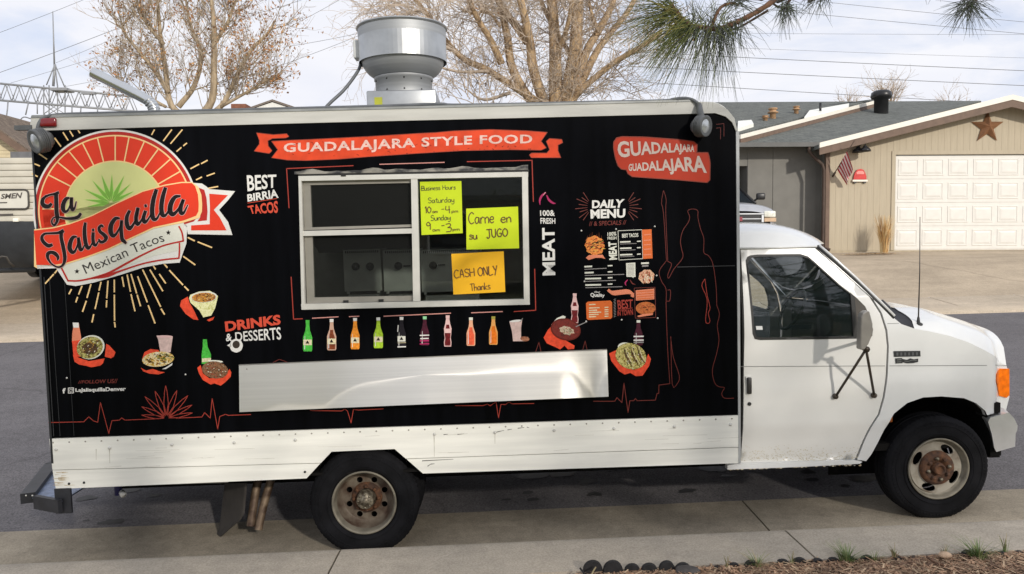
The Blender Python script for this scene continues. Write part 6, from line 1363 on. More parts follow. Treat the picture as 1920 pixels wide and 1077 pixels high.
# garage door: four sections of raised panels
gd = MB(); gd.box(DX0, DX1, YG + .05, YG + .09, GZ0, DZ1, gar_white); gdoor = part(gd, 'garage_door', house)
rows_ = 4; rh = (DZ1 - GZ0 - .04) / rows_; cw = (DX1 - DX0 - .06) / 8
for r_ in range(rows_):
    z0 = GZ0 + .02 + r_ * rh
    mb = MB(); mb.box(DX0 + .01, DX1 - .01, YG + .036, YG + .049, z0 + .006, z0 + rh - .006, gar_white); subpart(mb, 'door_section', gdoor)
    for c_ in range(8):
        x0 = DX0 + .03 + c_ * cw; a, b, e, f_ = x0 + .06, x0 + cw - .06, z0 + .09, z0 + rh - .09; i_ = .05; y1, y2, y3 = YG + .036, YG + .046, YG + .028
        mb = MB(); V = []
        for ins, yy in ((0, y1), (.012, y1 - .012), (.03, y1 - .012), (.042, y1 - .002), (.10, y1 - .014)):
            V += [(a + ins, yy, e + ins), (b - ins, yy, e + ins), (b - ins, yy, f_ - ins), (a + ins, yy, f_ - ins)]
        Fc = [(4 * i + j, 4 * i + (j + 1) % 4, 4 * i + 4 + (j + 1) % 4, 4 * i + 4 + j) for i in range(4) for j in range(4)] + [(16, 17, 18, 19)]
        mb.add(V, Fc, gar_white); subpart(mb, 'raised_panel', gdoor)
mb = MB(); 
for x0, x1, z0, z1 in ((DX0 - .1, DX0, GZ0, DZ1 + .1), (DX1, DX1 + .1, GZ0, DZ1 + .1), (DX0, DX1, DZ1, DZ1 + .1)): mb.box(x0, x1, YG - .03, YG + .05, z0, z1, siding_m)
part(mb, 'door_frame', house)
# raised roof beyond, with its rake
A_, B_ = wing_plane(1380, 260), wing_plane(1640, 192); UPV = np.array([0, 0, .12])
mb = MB(); slab([A_ + UPV, B_ + UPV, wing_plane(1640, 189.5, .12), wing_plane(1600, 191.5, .12), wing_plane(1530, 200, .12), wing_plane(1460, 208, .12), wing_plane(1300, 234, .12)], .08, shingle_m, mb); part(mb, 'upper_roof', house)
mb = MB(); dA, dB = wing_plane(1380, 259, .12), wing_plane(1640, 192, .12)
def strip(p, q, h0, h1, th, mt, mbk):
    n_ = np.array([.03, -.06, 0]); V = [p + [0, 0, h0], q + [0, 0, h0], q + [0, 0, h1], p + [0, 0, h1]]; V = [np.array(v) - n_ for v in V] + [np.array(v) + n_ for v in V]
    mbk.add(V, [(0, 1, 2, 3), (7, 6, 5, 4), (0, 1, 5, 4), (1, 2, 6, 5), (2, 3, 7, 6), (3, 0, 4, 7)], mt)
off_ = np.array([.05, -.1, 0]); strip(dA + off_, dB + off_, -.05, .06, .05, white_trim, mb); part(mb, 'drip_edge', house)
mb = MB(); strip(dA + off_, dB + off_, -.17, -.055, .05, brown_trim, mb); part(mb, 'rake_board', house)
E_ = at(1697, 197, 29.4); mb = MB(); strip(at(1640, 191, 29.2), E_, -.03, .06, .05, white_trim, mb); part(mb, 'drip_edge', house)

# vents and skylights
vb_ = mat('black_vent', (0.012, 0.012, 0.013), .35, var=.2); tan_v = mat('tan_vent', S(176, 140, 104), .7, var=.2, scale=12)
c = wing_plane(1652, 212); s_ = np.linalg.norm(c - CAMP) / F_PX
mb = MB(); mb.lathe([(11 * s_, -.3), (11 * s_, 22 * s_), (15 * s_, 23 * s_), (16.5 * s_, 27 * s_), (15.5 * s_, 33 * s_), (11 * s_, 36 * s_), (.001, 36.5 * s_)], c, (0, 0, 1), vb_, n=24); part(mb, 'roof_vent', house)
for px, py, w_, h_, mt in ((1449, 222, 7, 17, tan_v), (1493, 213, 5, 12, tan_v), (1435, 226, 5, 8, tan_v)):
    c = wing_plane(px, py, .12); s_ = np.linalg.norm(c - CAMP) / F_PX; mb = MB(); mb.lathe([(w_ * .75 * s_, -.2), (w_ * .75 * s_, h_ * .5 * s_), (w_ * 1.3 * s_, h_ * .52 * s_), (w_ * 1.3 * s_, h_ * .62 * s_), (w_ * .8 * s_, h_ * .64 * s_), (w_ * .8 * s_, h_ * .85 * s_), (w_ * 1.1 * s_, h_ * .88 * s_), (w_ * 1.1 * s_, h_ * s_), (.001, h_ * s_)], c, (0, 0, 1), mt, n=14); part(mb, 'roof_vent', house)
mb = MB(); mb.tube([wing_plane(1538, 214, .12), wing_plane(1538, 214, .12) + [0, 0, .36]], .04, vb_, n=8); part(mb, 'vent_pipe', house)
sky_m = mat('skylight_frame', S(236, 236, 226), .4, var=.03)
for q in (((1508, 220), (1590, 202), (1592, 194), (1518, 207)), ((1383, 241), (1413, 232), (1409, 225), (1384, 227))):
    mb = MB(); P_ = [wing_plane(x, y, .12 + .10) for x, y in q]; slab(P_, .12, sky_m, mb); part(mb, 'skylight', house)
# things on the garage front
mb = MB(); sc_ = YG / F_PX; cx_, cz_ = at(1850, 239, YG)[0], at(1850, 239, YG)[2]; V = [(cx_, YG - .16, cz_)]
for k in range(10):
    r_ = (31.5 if k % 2 == 0 else 12.5) * sc_; a = math.pi / 2 + k * math.pi / 5; V.append((cx_ + r_ * math.cos(a), YG - .03, cz_ + r_ * math.sin(a)))
V.append((cx_, YG - .025, cz_)); mb.add(V, [(0, 1 + k, 1 + (k + 1) % 10) for k in range(10)] + [(11, 1 + (k + 1) % 10, 1 + k) for k in range(10)], mat('rusty_star', S(136, 96, 66), .6, metal=.3, var=.2, scale=5))
solo(mb, 'barn_star', 'rusty brown five pointed metal star hanging high on the garage gable', 'star', (cx_, YG - .03, cz_))
lamp = thing('wall_lamp', 'dark barn lamps under the eave beside the small flag', 'wall lamp', (gx(1612), YG - .03, gz(280)))
for px, py, dy in ((1609, 282, .16), (1622, 280, .34)):
    c = at(px, py, YG - dy); mb = MB(); mb.lathe([(.03, .10), (.05, .08), (.06, .05), (.10, .03), (.14, -.02), (.15, -.06), (.135, -.055), (.04, .0)], c, (0, 0, 1), vb_, n=20); part(mb, 'lamp_shade', lamp)
    mb = MB(); mb.tube(smooth_line([c + [0, 0, .09], c + [0, .0, .19], c + [0, dy * .5, .22], np.array([c[0], YG - .02, c[2] + .12])], 4), .014, vb_, n=6); part(mb, 'arm', lamp)
fl = thing('flag', 'small red and white striped flag on a tilted pole at the garage corner', 'flag', at(1564, 327, YG - .03))
p0, p1 = at(1563, 328, YG - .03), at(1602, 264, YG - .75); mb = MB(); mb.tube([p0, p1], .012, dark_brown, n=6); part(mb, 'pole', fl)
mb = MB(); mb.tube([p0 + [-.02, .02, -.05], p0 + [.02, -.06, .06]], .025, dark_brown, n=8); part(mb, 'bracket', fl)
fr_m = mat('flag_red', S(176, 62, 70), .8, var=.1); fw_m = mat('flag_white', S(228, 208, 204), .8, var=.05); fb_m = mat('flag_blue', S(60, 60, 110), .8)
N_, M_ = 22, 12; G_ = []
h0, h1, f0, f1 = (1570, 319), (1588, 284), (1587, 348), (1599, 318)
for i in range(N_ + 1):
    s_ = i / N_; row = []
    for j in range(M_ + 1):
        t = j / M_; x = (h0[0] + (h1[0] - h0[0]) * s_) * (1 - t) + (f0[0] + (f1[0] - f0[0]) * s_) * t; y = (h0[1] + (h1[1] - h0[1]) * s_) * (1 - t) + (f0[1] + (f1[1] - f0[1]) * s_) * t
        row.append(at(x + 1.2 * math.sin(7 * s_ + 2 * t) * t, y, YG - .12 - .45 * s_ + .05 * math.sin(9 * s_ + 3 * t) * t))
    G_.append(row)
for mt, sel in ((fr_m, 0), (fw_m, 1)):
    mb = MB()
    for i in range(N_):
        if (i // 2) % 2 == sel: mb.grid([G_[i], G_[i + 1]], mt)
    part(mb, 'stripes', fl, label='red stripes' if sel == 0 else 'white stripes', kind='stuff')
pq = thing('wall_plaque', 'red and white cut-out car plaque on the beige wall near the flag', 'wall decoration', at(1612, 332, YG - .03)); rp_ = mat('plaque_red', S(204, 58, 54), .6, var=.12, scale=12)
def PQ(*pts): return [(at(x, y, YG - .04)[0], at(x, y, YG - .04)[2]) for x, y in pts]
yf = lambda x_, z_, d: (x_, d, z_)
mb = MB(); mb.prism(PQ((1600, 337), (1601, 330), (1603, 324), (1607, 318.5), (1613, 317), (1619, 319), (1622, 325), (1624, 331), (1624, 337)), YG - .06, YG - .03, yf, rp_); part(mb, 'plaque', pq)
mb = MB(); mb.prism(PQ((1605, 324), (1609, 321), (1617, 321), (1620, 325), (1619, 327), (1606, 327)), YG - .066, YG - .0605, yf, mat('plaque_pink', S(236, 150, 140), .6)); part(mb, 'windscreen', pq)
mb = MB(); mb.prism(PQ((1598, 337.5), (1626, 337.5), (1626, 341), (1598, 341)), YG - .07, YG - .03, yf, white_trim); part(mb, 'bumper', pq)
for px in (1603, 1621): mb = MB(); mb.prism(PQ((px - 2.5, 341.5), (px + 2.5, 341.5), (px + 2, 344), (px - 2, 344)), YG - .06, YG - .03, yf, vb_); part(mb, 'wheel', pq)
# dry ornamental grass at the driveway edge
R6 = random.Random(4)
def tuft(name, label, cat, base, n, h, spread, mts, group=None, w=.006, lean=(0, 0)):
    mb = MB()
    for i in range(n):
        a = R6.random() * 6.283; r0 = R6.random() ** .7 * spread * .35; hh = h * (0.45 + 0.55 * R6.random()); o = base + np.array([math.cos(a) * r0, math.sin(a) * r0, 0]); out_ = spread * (0.2 + .9 * R6.random() ** 1.5)
        d = np.array([math.cos(a), math.sin(a), 0]); sd_ = np.array([-math.sin(a), math.cos(a), 0]); P_ = []
        if abs(sd_[0]) < .4: sd_ = np.array([.7, sd_[1], 0])
        for t in (0, .35, .7, 1.0): P_.append((o + d * out_ * t ** 1.8 + np.array([lean[0] * t, lean[1] * t, hh * t * (1 - .12 * t)]), w * (1 - .85 * t) * .5 + .0003))
        V = []
        for p_, ww in P_: V += [p_ - sd_ * ww, p_ + sd_ * ww]
        mb.add(V, [(2 * k, 2 * k + 1, 2 * k + 3, 2 * k + 2) for k in range(3)], R6.choice(mts))
    return solo(mb, name, label, cat, base, group)
straw = [mat('straw_blade', S(206, 168, 110), .8, var=.15), mat('straw_dark', S(168, 124, 76), .8, var=.15), mat('straw_pale', S(224, 200, 150), .8, var=.1)]
tuft('ornamental_grass', 'dry tan ornamental grass clump at the left of the garage door', 'grass clump', at(1658, 474, YG - .6), 260, 1.15, .26, straw, w=.018)
mb = MB()
for i in range(260):
    c = at(1630 + R6.gauss(0, 26), 474.5 + R6.random() * 5, YG - .9) ; c[2] = farpt(c[0], 5)[2] * .7 + farpt(c[0], 4)[2] * .3 + .03; a = R6.random() * 6.28; l = .03 + R6.random() * .09
    d = np.array([math.cos(a) * l, math.sin(a) * l, .01]); e = np.array([-math.sin(a), math.cos(a), 0]) * .008; mb.add([c - d - e, c + d - e, c + d + e, c - d + e], [(0, 1, 2, 3)], R6.choice(straw))
tag(setting(mb, 'leaf_litter', 'stuff'), 'dry straw litter scattered at the foot of the garage wall', 'litter')

# ---- silver car parked beside the garage, nose to the street
YS = 18.2; suv_c = at(1381, 470, YS); sx = suv_c[0]; zg = (farpt(sx, 4)[2] * .75 + farpt(sx, 5)[2] * .25)
suv = thing('parked_car', 'silver car facing the street beside the grey wall behind the cab roof', 'car', (sx, YS + 2, zg))
sil = mat('silver_paint', S(176, 178, 182), .35, metal=.35, var=.05, coat=.5); car_blk = mat('car_black', (.015, .015, .016), .4); car_gl = glass('car_glass', (.02, .03, .04), .55)
def sz(py): return at(1420, py, YS)[2]
zh, zb2 = sz(383), sz(400); ztop = sz(337); HW = 0.95
mb = MB(); P_ = []     # bonnet, wings and body as a loft down the length
prof_ = [(0.0, .80, sz(398)), (.06, .90, sz(388)), (.35, .94, sz(382)), (.9, .955, sz(377)), (1.25, .96, sz(374.5))]
for y, hw_, zt in prof_:
    row = []
    for s_ in np.linspace(-1, 1, 21):
        a = abs(s_); row.append((sx + s_ * hw_, YS + y, zt - (.10 * a ** 4) + .03 * (1 - a ** 2)))
    P_.append(row)
mb.grid(P_, sil); part(mb, 'hood', suv)
mb = MB()
for sg in (-1, 1): mb.grid([[(sx + sg * hw_, YS + y, zt - .10) for y, hw_, zt in prof_ + [(4.4, .96, sz(374))]], [(sx + sg * (hw_ + .01), YS + y, zt - .35) for y, hw_, zt in prof_ + [(4.4, .96, sz(374))]], [(sx + sg * hw_, YS + y, zg + .3) for y, hw_, zt in prof_ + [(4.4, .96, 0)]]], sil)
mb.box(sx - .93, sx + .93, YS + 4.38, YS + 4.42, zg + .35, ztop - .05, sil); part(mb, 'body', suv)
mb = MB(); ct = [(1.25, .80, sz(374.5)), (2.05, .64, ztop - .02), (2.2, .64, ztop + .02), (4.3, .66, ztop)]
mb.grid([[(sx + s_ * .66, YS + y, z + .03 * (1 - s_ * s_)) for s_ in np.linspace(-1, 1, 11)] for y, z in ((2.1, ztop), (3.2, ztop + .04), (4.4, ztop))], sil); part(mb, 'roof', suv)
mb = MB(); mb.grid([[(sx + s_ * .84, YS + 1.25 + .1 * s_ * s_, sz(374.5) + .01) for s_ in np.linspace(-1, 1, 9)], [(sx + s_ * .64, YS + 2.08 + .05 * s_ * s_, ztop) for s_ in np.linspace(-1, 1, 9)]], car_gl); part(mb, 'windscreen', suv)
for sg in (-1, 1):
    mb = MB(); mb.tube([(sx + sg * .86, YS + 1.3, sz(375)), (sx + sg * .66, YS + 2.1, ztop)], .035, car_blk, n=6); part(mb, 'pillar', suv)
    mb = MB(); mb.add([(sx + sg * .88, YS + 1.45, sz(375)), (sx + sg * .68, YS + 2.15, ztop - .02), (sx + sg * .67, YS + 4.3, ztop - .02), (sx + sg * .92, YS + 4.35, sz(375))], [(0, 1, 2, 3)], car_gl); part(mb, 'side_window', suv)
    mb = MB(); q0 = at(1426, 369, YS + 1.45); ox = q0[0] - sx; mb.box(sx + sg * ox - .11, sx + sg * ox + .11, YS + 1.38, YS + 1.5, q0[2] - .08, q0[2] + .09, car_blk, bev=.035); mb.tube([(sx + sg * (ox - .1), YS + 1.44, q0[2] - .06), (sx + sg * .9, YS + 1.5, q0[2] - .1)], .025, car_blk, n=6); part(mb, 'side_mirror', suv)
    mb = MB(); a, b = at(1432, 395, YS)[0] - sx, .93; x0, x1 = sorted((sx + sg * a, sx + sg * b)); mb.box(x0, x1, YS - .03, YS + .12, sz(408), sz(396), mat('car_headlamp', S(226, 226, 214), .15, var=.15, scale=20, coat=.5), bev=.03); part(mb, 'headlight', suv)
    mb = MB(); mb.box(x0 + .01, x1 + .005, YS - .03, YS + .1, sz(416), sz(409), mat('car_signal', S(200, 172, 142), .2, var=.1)); part(mb, 'turn_signal', suv)
    for yy in (.75, 3.6): mb = MB(); mb.lathe([(.36, -.1), (.36, .1), (.33, .12), (.22, .12), (.001, .10)], (sx + sg * .84, YS + yy, zg + .36), (sg, 0, 0), car_blk, n=28); part(mb, 'wheel', suv)
ga = at(1431, 400, YS)[0] - sx
mb = MB(); mb.box(sx - ga, sx + ga, YS - .02, YS + .1, sz(419), sz(401), car_blk); gr_ = part(mb, 'grille', suv)
mb = MB(); mb.box(sx - ga, sx + ga, YS - .05, YS - .021, sz(402.5), sz(400.5), chrome_m); mb.box(sx + ga - .05, sx + ga, YS - .05, YS - .021, sz(417), sz(403.6), chrome_m); mb.box(sx - ga, sx - ga + .05, YS - .05, YS - .021, sz(417), sz(403.6), chrome_m); subpart(mb, 'chrome_surround', gr_)
mb = MB(); mb.box(sx - .12, sx + .12, YS - .055, YS - .022, sz(415), sz(407), mat('red_badge', S(140, 50, 60), .4)); mb.box(sx - ga + .06, sx + ga - .06, YS - .045, YS - .022, sz(411.5), sz(410), chrome_m); subpart(mb, 'badge', gr_)
mb = MB(); mb.box(sx - .94, sx + .94, YS - .08, YS + .15, zg + .34, sz(420), chrome_m, bev=.04); part(mb, 'bumper', suv)

# ---- travel trailer at the left
YT = 15.2; tr_b = mat('trailer_cream', S(200, 194, 178), .55, var=.06, scale=3); tr_k = mat('trailer_black', S(42, 44, 46), .6, var=.2, scale=5); tr_f = mat('trailer_frame', S(70, 66, 60), .6)
tx1 = at(74, 400, YT)[0]; tx0 = tx1 - 2.45
def tz(py): return at(30, py, YT)[2]
rv = thing('travel_trailer', 'cream travel trailer with a black lower front parked left of the truck', 'trailer', ((tx0 + tx1) / 2, YT + 3, tz(530)))
mb = MB(); mb.box(tx0, tx1, YT + .05, YT + 6, tz(420), tz(300), tr_b); mb.box(tx0, tx1, YT + .3, YT + 6, tz(500), tz(420), tr_b); part(mb, 'body', rv)
z = tz(416); k = 0
while z < tz(303):
    mb = MB(); mb.box(tx0 + .01, tx1 - .01, YT + .022, YT + .049, z + .006, z + .12, tr_b, bev=.004); part(mb, 'corrugated_panel', rv); z += .128
mb = MB(); P_ = []
for py, dy in ((415, .0), (425, -.03), (450, -.02), (475, .03), (495, .14), (508, .3)): P_.append([(x, YT + dy + .06 * abs(s_) ** 3, tz(py) + .10 * max(0, s_) ** 2 * (1 if py > 470 else 0)) for s_, x in zip(np.linspace(-1, 1, 13), np.linspace(tx0 - .01, tx1 + .01, 13))])
mb.grid(P_, tr_k); part(mb, 'lower_front', rv)
mb = MB(); y_ = YT - .01; fx0, fx1 = at(-60, 370, YT)[0], at(54, 370, YT)[0]; fz0, fz1 = tz(392), tz(356)
rc = [(fx0, fz0)] ; rr_ = .08; pts = []
for cx_, cz_, a0 in ((fx1 - rr_, fz1 - rr_, 90), (fx1 - rr_, fz0 + rr_, 0), (fx0 + rr_, fz0 + rr_, -90), (fx0 + rr_, fz1 - rr_, -180)):
    for a in range(0, 91, 18): t = math.radians(a0 - a); pts.append((cx_ + rr_ * math.cos(t), y_, cz_ + rr_ * math.sin(t)))
mb.tube(pts + pts[:1], .018, tr_f, n=6, cap=False); part(mb, 'sign_frame', rv)
mb = MB(); mb.prism([(p[0], p[2]) for p in pts], YT + .0, YT + .02, lambda x_, z_, d: (x_, d, z_), mat('sign_panel', S(214, 210, 196), .5, var=.03)); part(mb, 'sign_panel', rv)
p = Print(lambda x, y, l: tuple(at(x, y, YT - .004))); let_m = mat('trailer_letter', S(86, 80, 74), .6)
p.text('SMEN', [(3, 364), (42, 361)], [(1, 373.5), (39, 372)], let_m, 0, .03); p.stroke([(-20, 381), (13, 380.2)], 2.2, let_m); p.stroke([(-20, 404), (24, 402.5)], 3.5, let_m); part(p, 'lettering', rv)
mb = MB(); q = at(30, 413, YT); mb.box(q[0] - .05, q[0] + .05, YT - .03, YT + .03, q[2] - .035, q[2] + .035, mat('trailer_lamp', S(250, 240, 224), .3), bev=.01); part(mb, 'lamp', rv)
mb = MB(); xm = (tx0 + tx1) / 2
for sg in (-1, 1): mb.tube([(xm + sg * .9, YT + .3, tz(507)), (xm, YT - 1.3, tz(507))], .05, tr_k, n=8)
mb.tube([(xm, YT - 1.1, tz(530)), (xm, YT - 1.1, tz(480))], .04, tr_f, n=8); mb.box(xm - .35, xm + .35, YT - .75, YT - .3, tz(500), tz(480), tr_k, bev=.03); part(mb, 'hitch', rv)
mb = MB(); mb.tube([at(-10, 488, YT - .5), at(4, 481, YT - .5), at(12, 482, YT - .5), at(18, 493, YT - .4), at(26, 499, YT - .3)], .02, tr_f, n=6); part(mb, 'safety_chain', rv)
for sg in (-1, 1):
    for yy in (3.6, 4.4): mb = MB(); mb.lathe([(.34, -.1), (.34, .1), (.2, .12), (.001, .1)], (xm + sg * 1.1, YT + yy, tz(530) + .34), (sg, 0, 0), car_blk, n=24); part(mb, 'wheel', rv)

# ---- house behind the trailer, gable house behind the truck
def simple_house(name, label, apex, eave, Y, depth, wall_mt, roof_mt, fascia_mt, zbase, over=.4):
    """frontal gable: apex and right eave in photo pixels at distance Y"""
    ax_, az_ = at(*apex, Y)[0], at(*apex, Y)[2]; ex, ez = at(*eave, Y)[0], at(*eave, Y)[2]; half = abs(ex - ax_); root = thing(name, label, 'house', (ax_, Y, zbase)); sl = (az_ - ez) / half
    mb = MB(); hw_ = half - over; zt = az_ - sl * hw_ - .12
    mb.prism([(ax_ - hw_, zbase), (ax_ + hw_, zbase), (ax_ + hw_, zt), (ax_, az_ - .14), (ax_ - hw_, zt)], Y + (.08 if Y > 40 else .4), Y + depth, lambda x_, z_, d: (x_, d, z_), wall_mt); part(mb, 'wall', root)
    for sg in (-1, 1):
        q = lambda a, b: [(ax_, az_ + b), (ax_ + sg * half, ez + b), (ax_ + sg * half, ez + a), (ax_, az_ + a)]
        mb = MB(); mb.prism(q(-.10 if Y > 40 else -.26, -.02), Y, Y + .05, lambda x_, z_, d: (x_, d, z_), fascia_mt); part(mb, 'rake_board', root)
        mb = MB(); mb.prism(q(-.06, .03), Y + .051, Y + depth, lambda x_, z_, d: (x_, d, z_), roof_mt); part(mb, 'roof', root)
    return root, ax_, hw_, zt
cream_sid = mat('cream_siding', S(208, 194, 160), .8, var=.06)
h2, hx, hhw, hzt = simple_house('neighbour_house', 'beige house with a brown gable edge rising behind the trailer', (-70, 196), (57, 286), 24.0, 9, cream_sid, shingle2, brown_trim, tz(478))
zz = hzt - 2.2
while zz < hzt + .5:
    mb = MB(); mb.box(hx - hhw, hx + hhw - max(0, (zz + .11 - hzt)) * 1.5, 24.36, 24.399, zz, zz + .105, cream_sid); part(mb, 'siding_board', h2); zz += .113
mb = MB(); q = at(45, 294, 23.0); mb.box(q[0] - .28, q[0] + 1.2, 22.8, 24.3, q[2] - .1, q[2] + .12, mat('grey_porch_roof', S(108, 108, 110), .8, var=.1)); part(mb, 'porch_roof', h2)
h3, *_ = simple_house('gable_house', 'white gabled house whose peak shows over the truck roof', (510, 187), (566, 206), 46.0, 10, mat('white_siding', S(232, 232, 226), .7, var=.04), shingle2, mat('grey_fascia', S(120, 110, 102), .7), 2.0, over=.25)
mb = MB(); q = at(447, 200, 46.5); mb.box(q[0] - .45, q[0] + .45, 46.5, 47.4, 2, at(447, 195, 46.5)[2], mat('brick_brown', S(130, 84, 64), .8, var=.2)); solo(mb, 'chimney_stack', 'brown chimney left of the white gable', 'chimney', (q[0], 46.9, 2.0))
# ================================================================== TREES
bark_a = mat('cottonwood_bark', S(196, 168, 130), .9, col2=S(140, 116, 90), scale=3, stretch=(3, 3, .6), bump=.5, bscale=12); twig_a = mat('grey_twigs', S(182, 166, 148), .9, var=.15, scale=1)
bark_b = mat('ash_bark', S(184, 166, 138), .9, col2=S(142, 126, 104), scale=3, stretch=(3, 3, .6)); twig_b = mat('brown_twigs', S(164, 150, 130), .9, var=.15, scale=1)
leaf_ms = [mat('leaf_rust', S(178, 126, 80), .8, var=.2), mat('leaf_tan', S(194, 154, 108), .8, var=.2), mat('leaf_brown', S(142, 102, 68), .8, var=.2)]
def rv3(R, s=1.0): return np.array([R.gauss(0, s), R.gauss(0, s), R.gauss(0, s)])
class Tree:
    def __init__(s, R): s.R = R; s.limb = MB(); s.twig = MB(); s.leaf = MB(); s.tips = []
    def stem(s, pts, r0, r1, mt, n=7):
        P = smooth_line(pts, 4); N = len(P); s.limb.tube(P, [r0 + (r1 - r0) * i / (N - 1) for i in range(N)], mt, n=n); return P
    def grow(s, p, d, L_, r, depth, mt, up=.10, wob=.16, kids=(3, 5), rmin=.006, droop=0.0):
        R = s.R; n = 5 if depth > 0 else 3; P = [p]; d = d / np.linalg.norm(d); dirs = [d]
        for i in range(n):
            d = d + rv3(R, wob) + np.array([0, 0, up - droop * (i / n)]); d /= np.linalg.norm(d); p = p + d * L_ / n; P.append(p); dirs.append(d)
        (s.limb if r > .03 else s.twig).tube(P, [max(rmin * .7, r * (1 - .62 * i / n)) for i in range(n + 1)], mt, n=5 if r > .03 else 3, cap=False, smooth=r > .03)
        s.tips.append((P[-1], dirs[-1]))
        if depth <= 0:
            s.tips.append((P[-2], dirs[-2])); return
        for k in range(R.randint(*kids)):
            t = .25 + .75 * R.random(); i = min(n - 1, int(t * n)); q = P[i] + (P[i + 1] - P[i]) * (t * n - i)
            a = R.uniform(.45, 1.0); sd = rv3(R); sd -= dirs[i] * (sd @ dirs[i]); sd /= np.linalg.norm(sd) + 1e-9
            s.grow(q, dirs[i] * math.cos(a) + sd * math.sin(a), L_ * R.uniform(.45, .7), max(rmin, r * R.uniform(.4, .58)), depth - 1, mt, up, wob, kids, rmin, droop)
    def leaves(s, mts, frac, size, per=3, keep=None):
        for p, d in s.tips:
            if s.R.random() > frac or (keep and not keep(p)): continue
            for _ in range(per):
                q = p + rv3(s.R, size * 1.2) + np.array([0, 0, -size * .6]); a = rv3(s.R); a /= np.linalg.norm(a); b = np.cross(a, rv3(s.R)); b /= np.linalg.norm(b) + 1e-9; k = size * s.R.uniform(.6, 1.2)
                s.leaf.add([q - a * k, q + b * k * .45, q + a * k, q - b * k * .45 + np.array([0, 0, -.2 * k])], [(0, 1, 2, 3)], s.R.choice(mts))
    def finish(s, name, label, base, group=None):
        root = thing(name, label, 'tree', base, group); part(s.limb, 'trunk', root)
        c = part(s.twig, 'crown', root)
        if s.leaf.v: subpart(s.leaf, 'leaves', c, kind='stuff')
        return root
# the big bare cottonwood behind the truck
T = Tree(random.Random(21)); YC = 27.0; sc = YC / F_PX; K2 = Z(640, 0, 2.992)
limbs = [([(1010,600),(965,400),(930,200),(900,60),(870,-60)], 30, 0.4), ([(1110,600),(1080,400),(1060,250),(1030,100),(990,-60)], 34, -.6), ([(1200,600),(1200,300),(1190,100),(1175,-70)], 44, 0.2), ([(1290,600),(1310,300),(1322,100),(1335,-70)], 48, -.3),
 ([(1370,520),(1372,300),(1440,180),(1505,60),(1550,-60)], 28, .8), ([(1390,500),(1422,310),(1500,200),(1590,90),(1670,-40)], 24, 1.2), ([(1340,510),(1480,390),(1600,310),(1700,250),(1800,170)], 20, -1.2), ([(980,500),(830,400),(720,350),(640,290),(540,170),(480,80),(400,-20)], 22, 1.0), ([(900,360),(840,230),(760,100),(700,-40)], 21, -.8), ([(1045,240),(960,120),(880,10),(850,-50)], 23, .3), ([(890,150),(825,70),(735,75),(690,60)], 9, .2), ([(1300,330),(1220,200),(1140,60),(1100,-60)], 15, 1.4), ([(1200,330),(1260,180),(1290,40),(1300,-60)], 16, -1.4), ([(1440,180),(1400,60),(1380,-50)], 12, .5)]
base_c = at(*K2((1200, 640))[0], YC); zgc = farpt(base_c[0], 6)[2]
T.stem([np.array([base_c[0], YC, zgc]), np.array([base_c[0], YC, zgc + 1.8]), base_c], .75, .62, bark_a, n=14)
for pts, w_, dy in limbs:
    Q = K2(*pts); n = len(Q); P_ = [at(x, y, YC + dy * i / (n - 1)) for i, (x, y) in enumerate(Q)]
    if pts[0][1] > 480: P_[0] = P_[0] * .5 + base_c * .5; P_ = [base_c - np.array([0, 0, .2])] + P_
    r0 = w_ * sc / 2.992 * 1.0; P_ = T.stem(P_, r0, r0 * .55, bark_a, n=9)
    for k in range(int(10 + w_ * .55)):
        t = T.R.uniform(.15, 1); i = min(len(P_) - 2, int(t * (len(P_) - 1))); d = P_[i + 1] - P_[i]; d /= np.linalg.norm(d); sd = rv3(T.R); sd -= d * (sd @ d); sd /= np.linalg.norm(sd)
        T.grow(P_[i], d * .5 + sd * .9 + np.array([0, 0, .15]), T.R.uniform(.7, 1.9), .024, 2, twig_a, up=.05, wob=.24, kids=(3, 5), rmin=.0075, droop=.10)
# outer fans of fine twigs at both sides of the crown
for (x, y, dx, dy_), n in (((470, 90, -1, .25), 13), ((430, 200, -1, .5), 12), ((400, 320, -1, .2), 9), ((420, 10, -1, .6), 9), ((800, 560, -.1, 1), 12), ((700, 500, -.5, .8), 8), ((1430, 520, 1, .6), 9), ((1500, 470, .8, .3), 6), ((560, 240, -.4, .8), 10), ((300, 120, -1, .1), 7), ((850, 480, .2, 1), 9)):
    for k in range(int(n * 1.4)):
        o = at(*K2((x + T.R.gauss(0, 60), y + T.R.gauss(0, 40)))[0], YC + T.R.gauss(0, .8)); T.grow(o, np.array([dx, T.R.gauss(0, .3), dy_]) + rv3(T.R, .35), T.R.uniform(1.0, 2.2), .02, 2, twig_a, up=.0, wob=.2, kids=(2, 4), rmin=.007, droop=.12)
# a few branches that carry those fans
for pts in (([(640,290),(520,240),(430,200)]), ([(560,180),(500,120),(470,90)]), ([(830,400),(640,400),(420,330)]), ([(480,80),(420,60),(300,120)]), ([(950,520),(800,560),(700,500)])):
    T.stem([at(x, y, YC) for x, y in K2(*pts)], .07, .03, twig_a, n=5)
T.leaves(leaf_ms, .018, .05, 1)
T.finish('cottonwood_tree', 'large bare cottonwood with many pale trunks behind the roof fan', (base_c[0], YC, zgc))
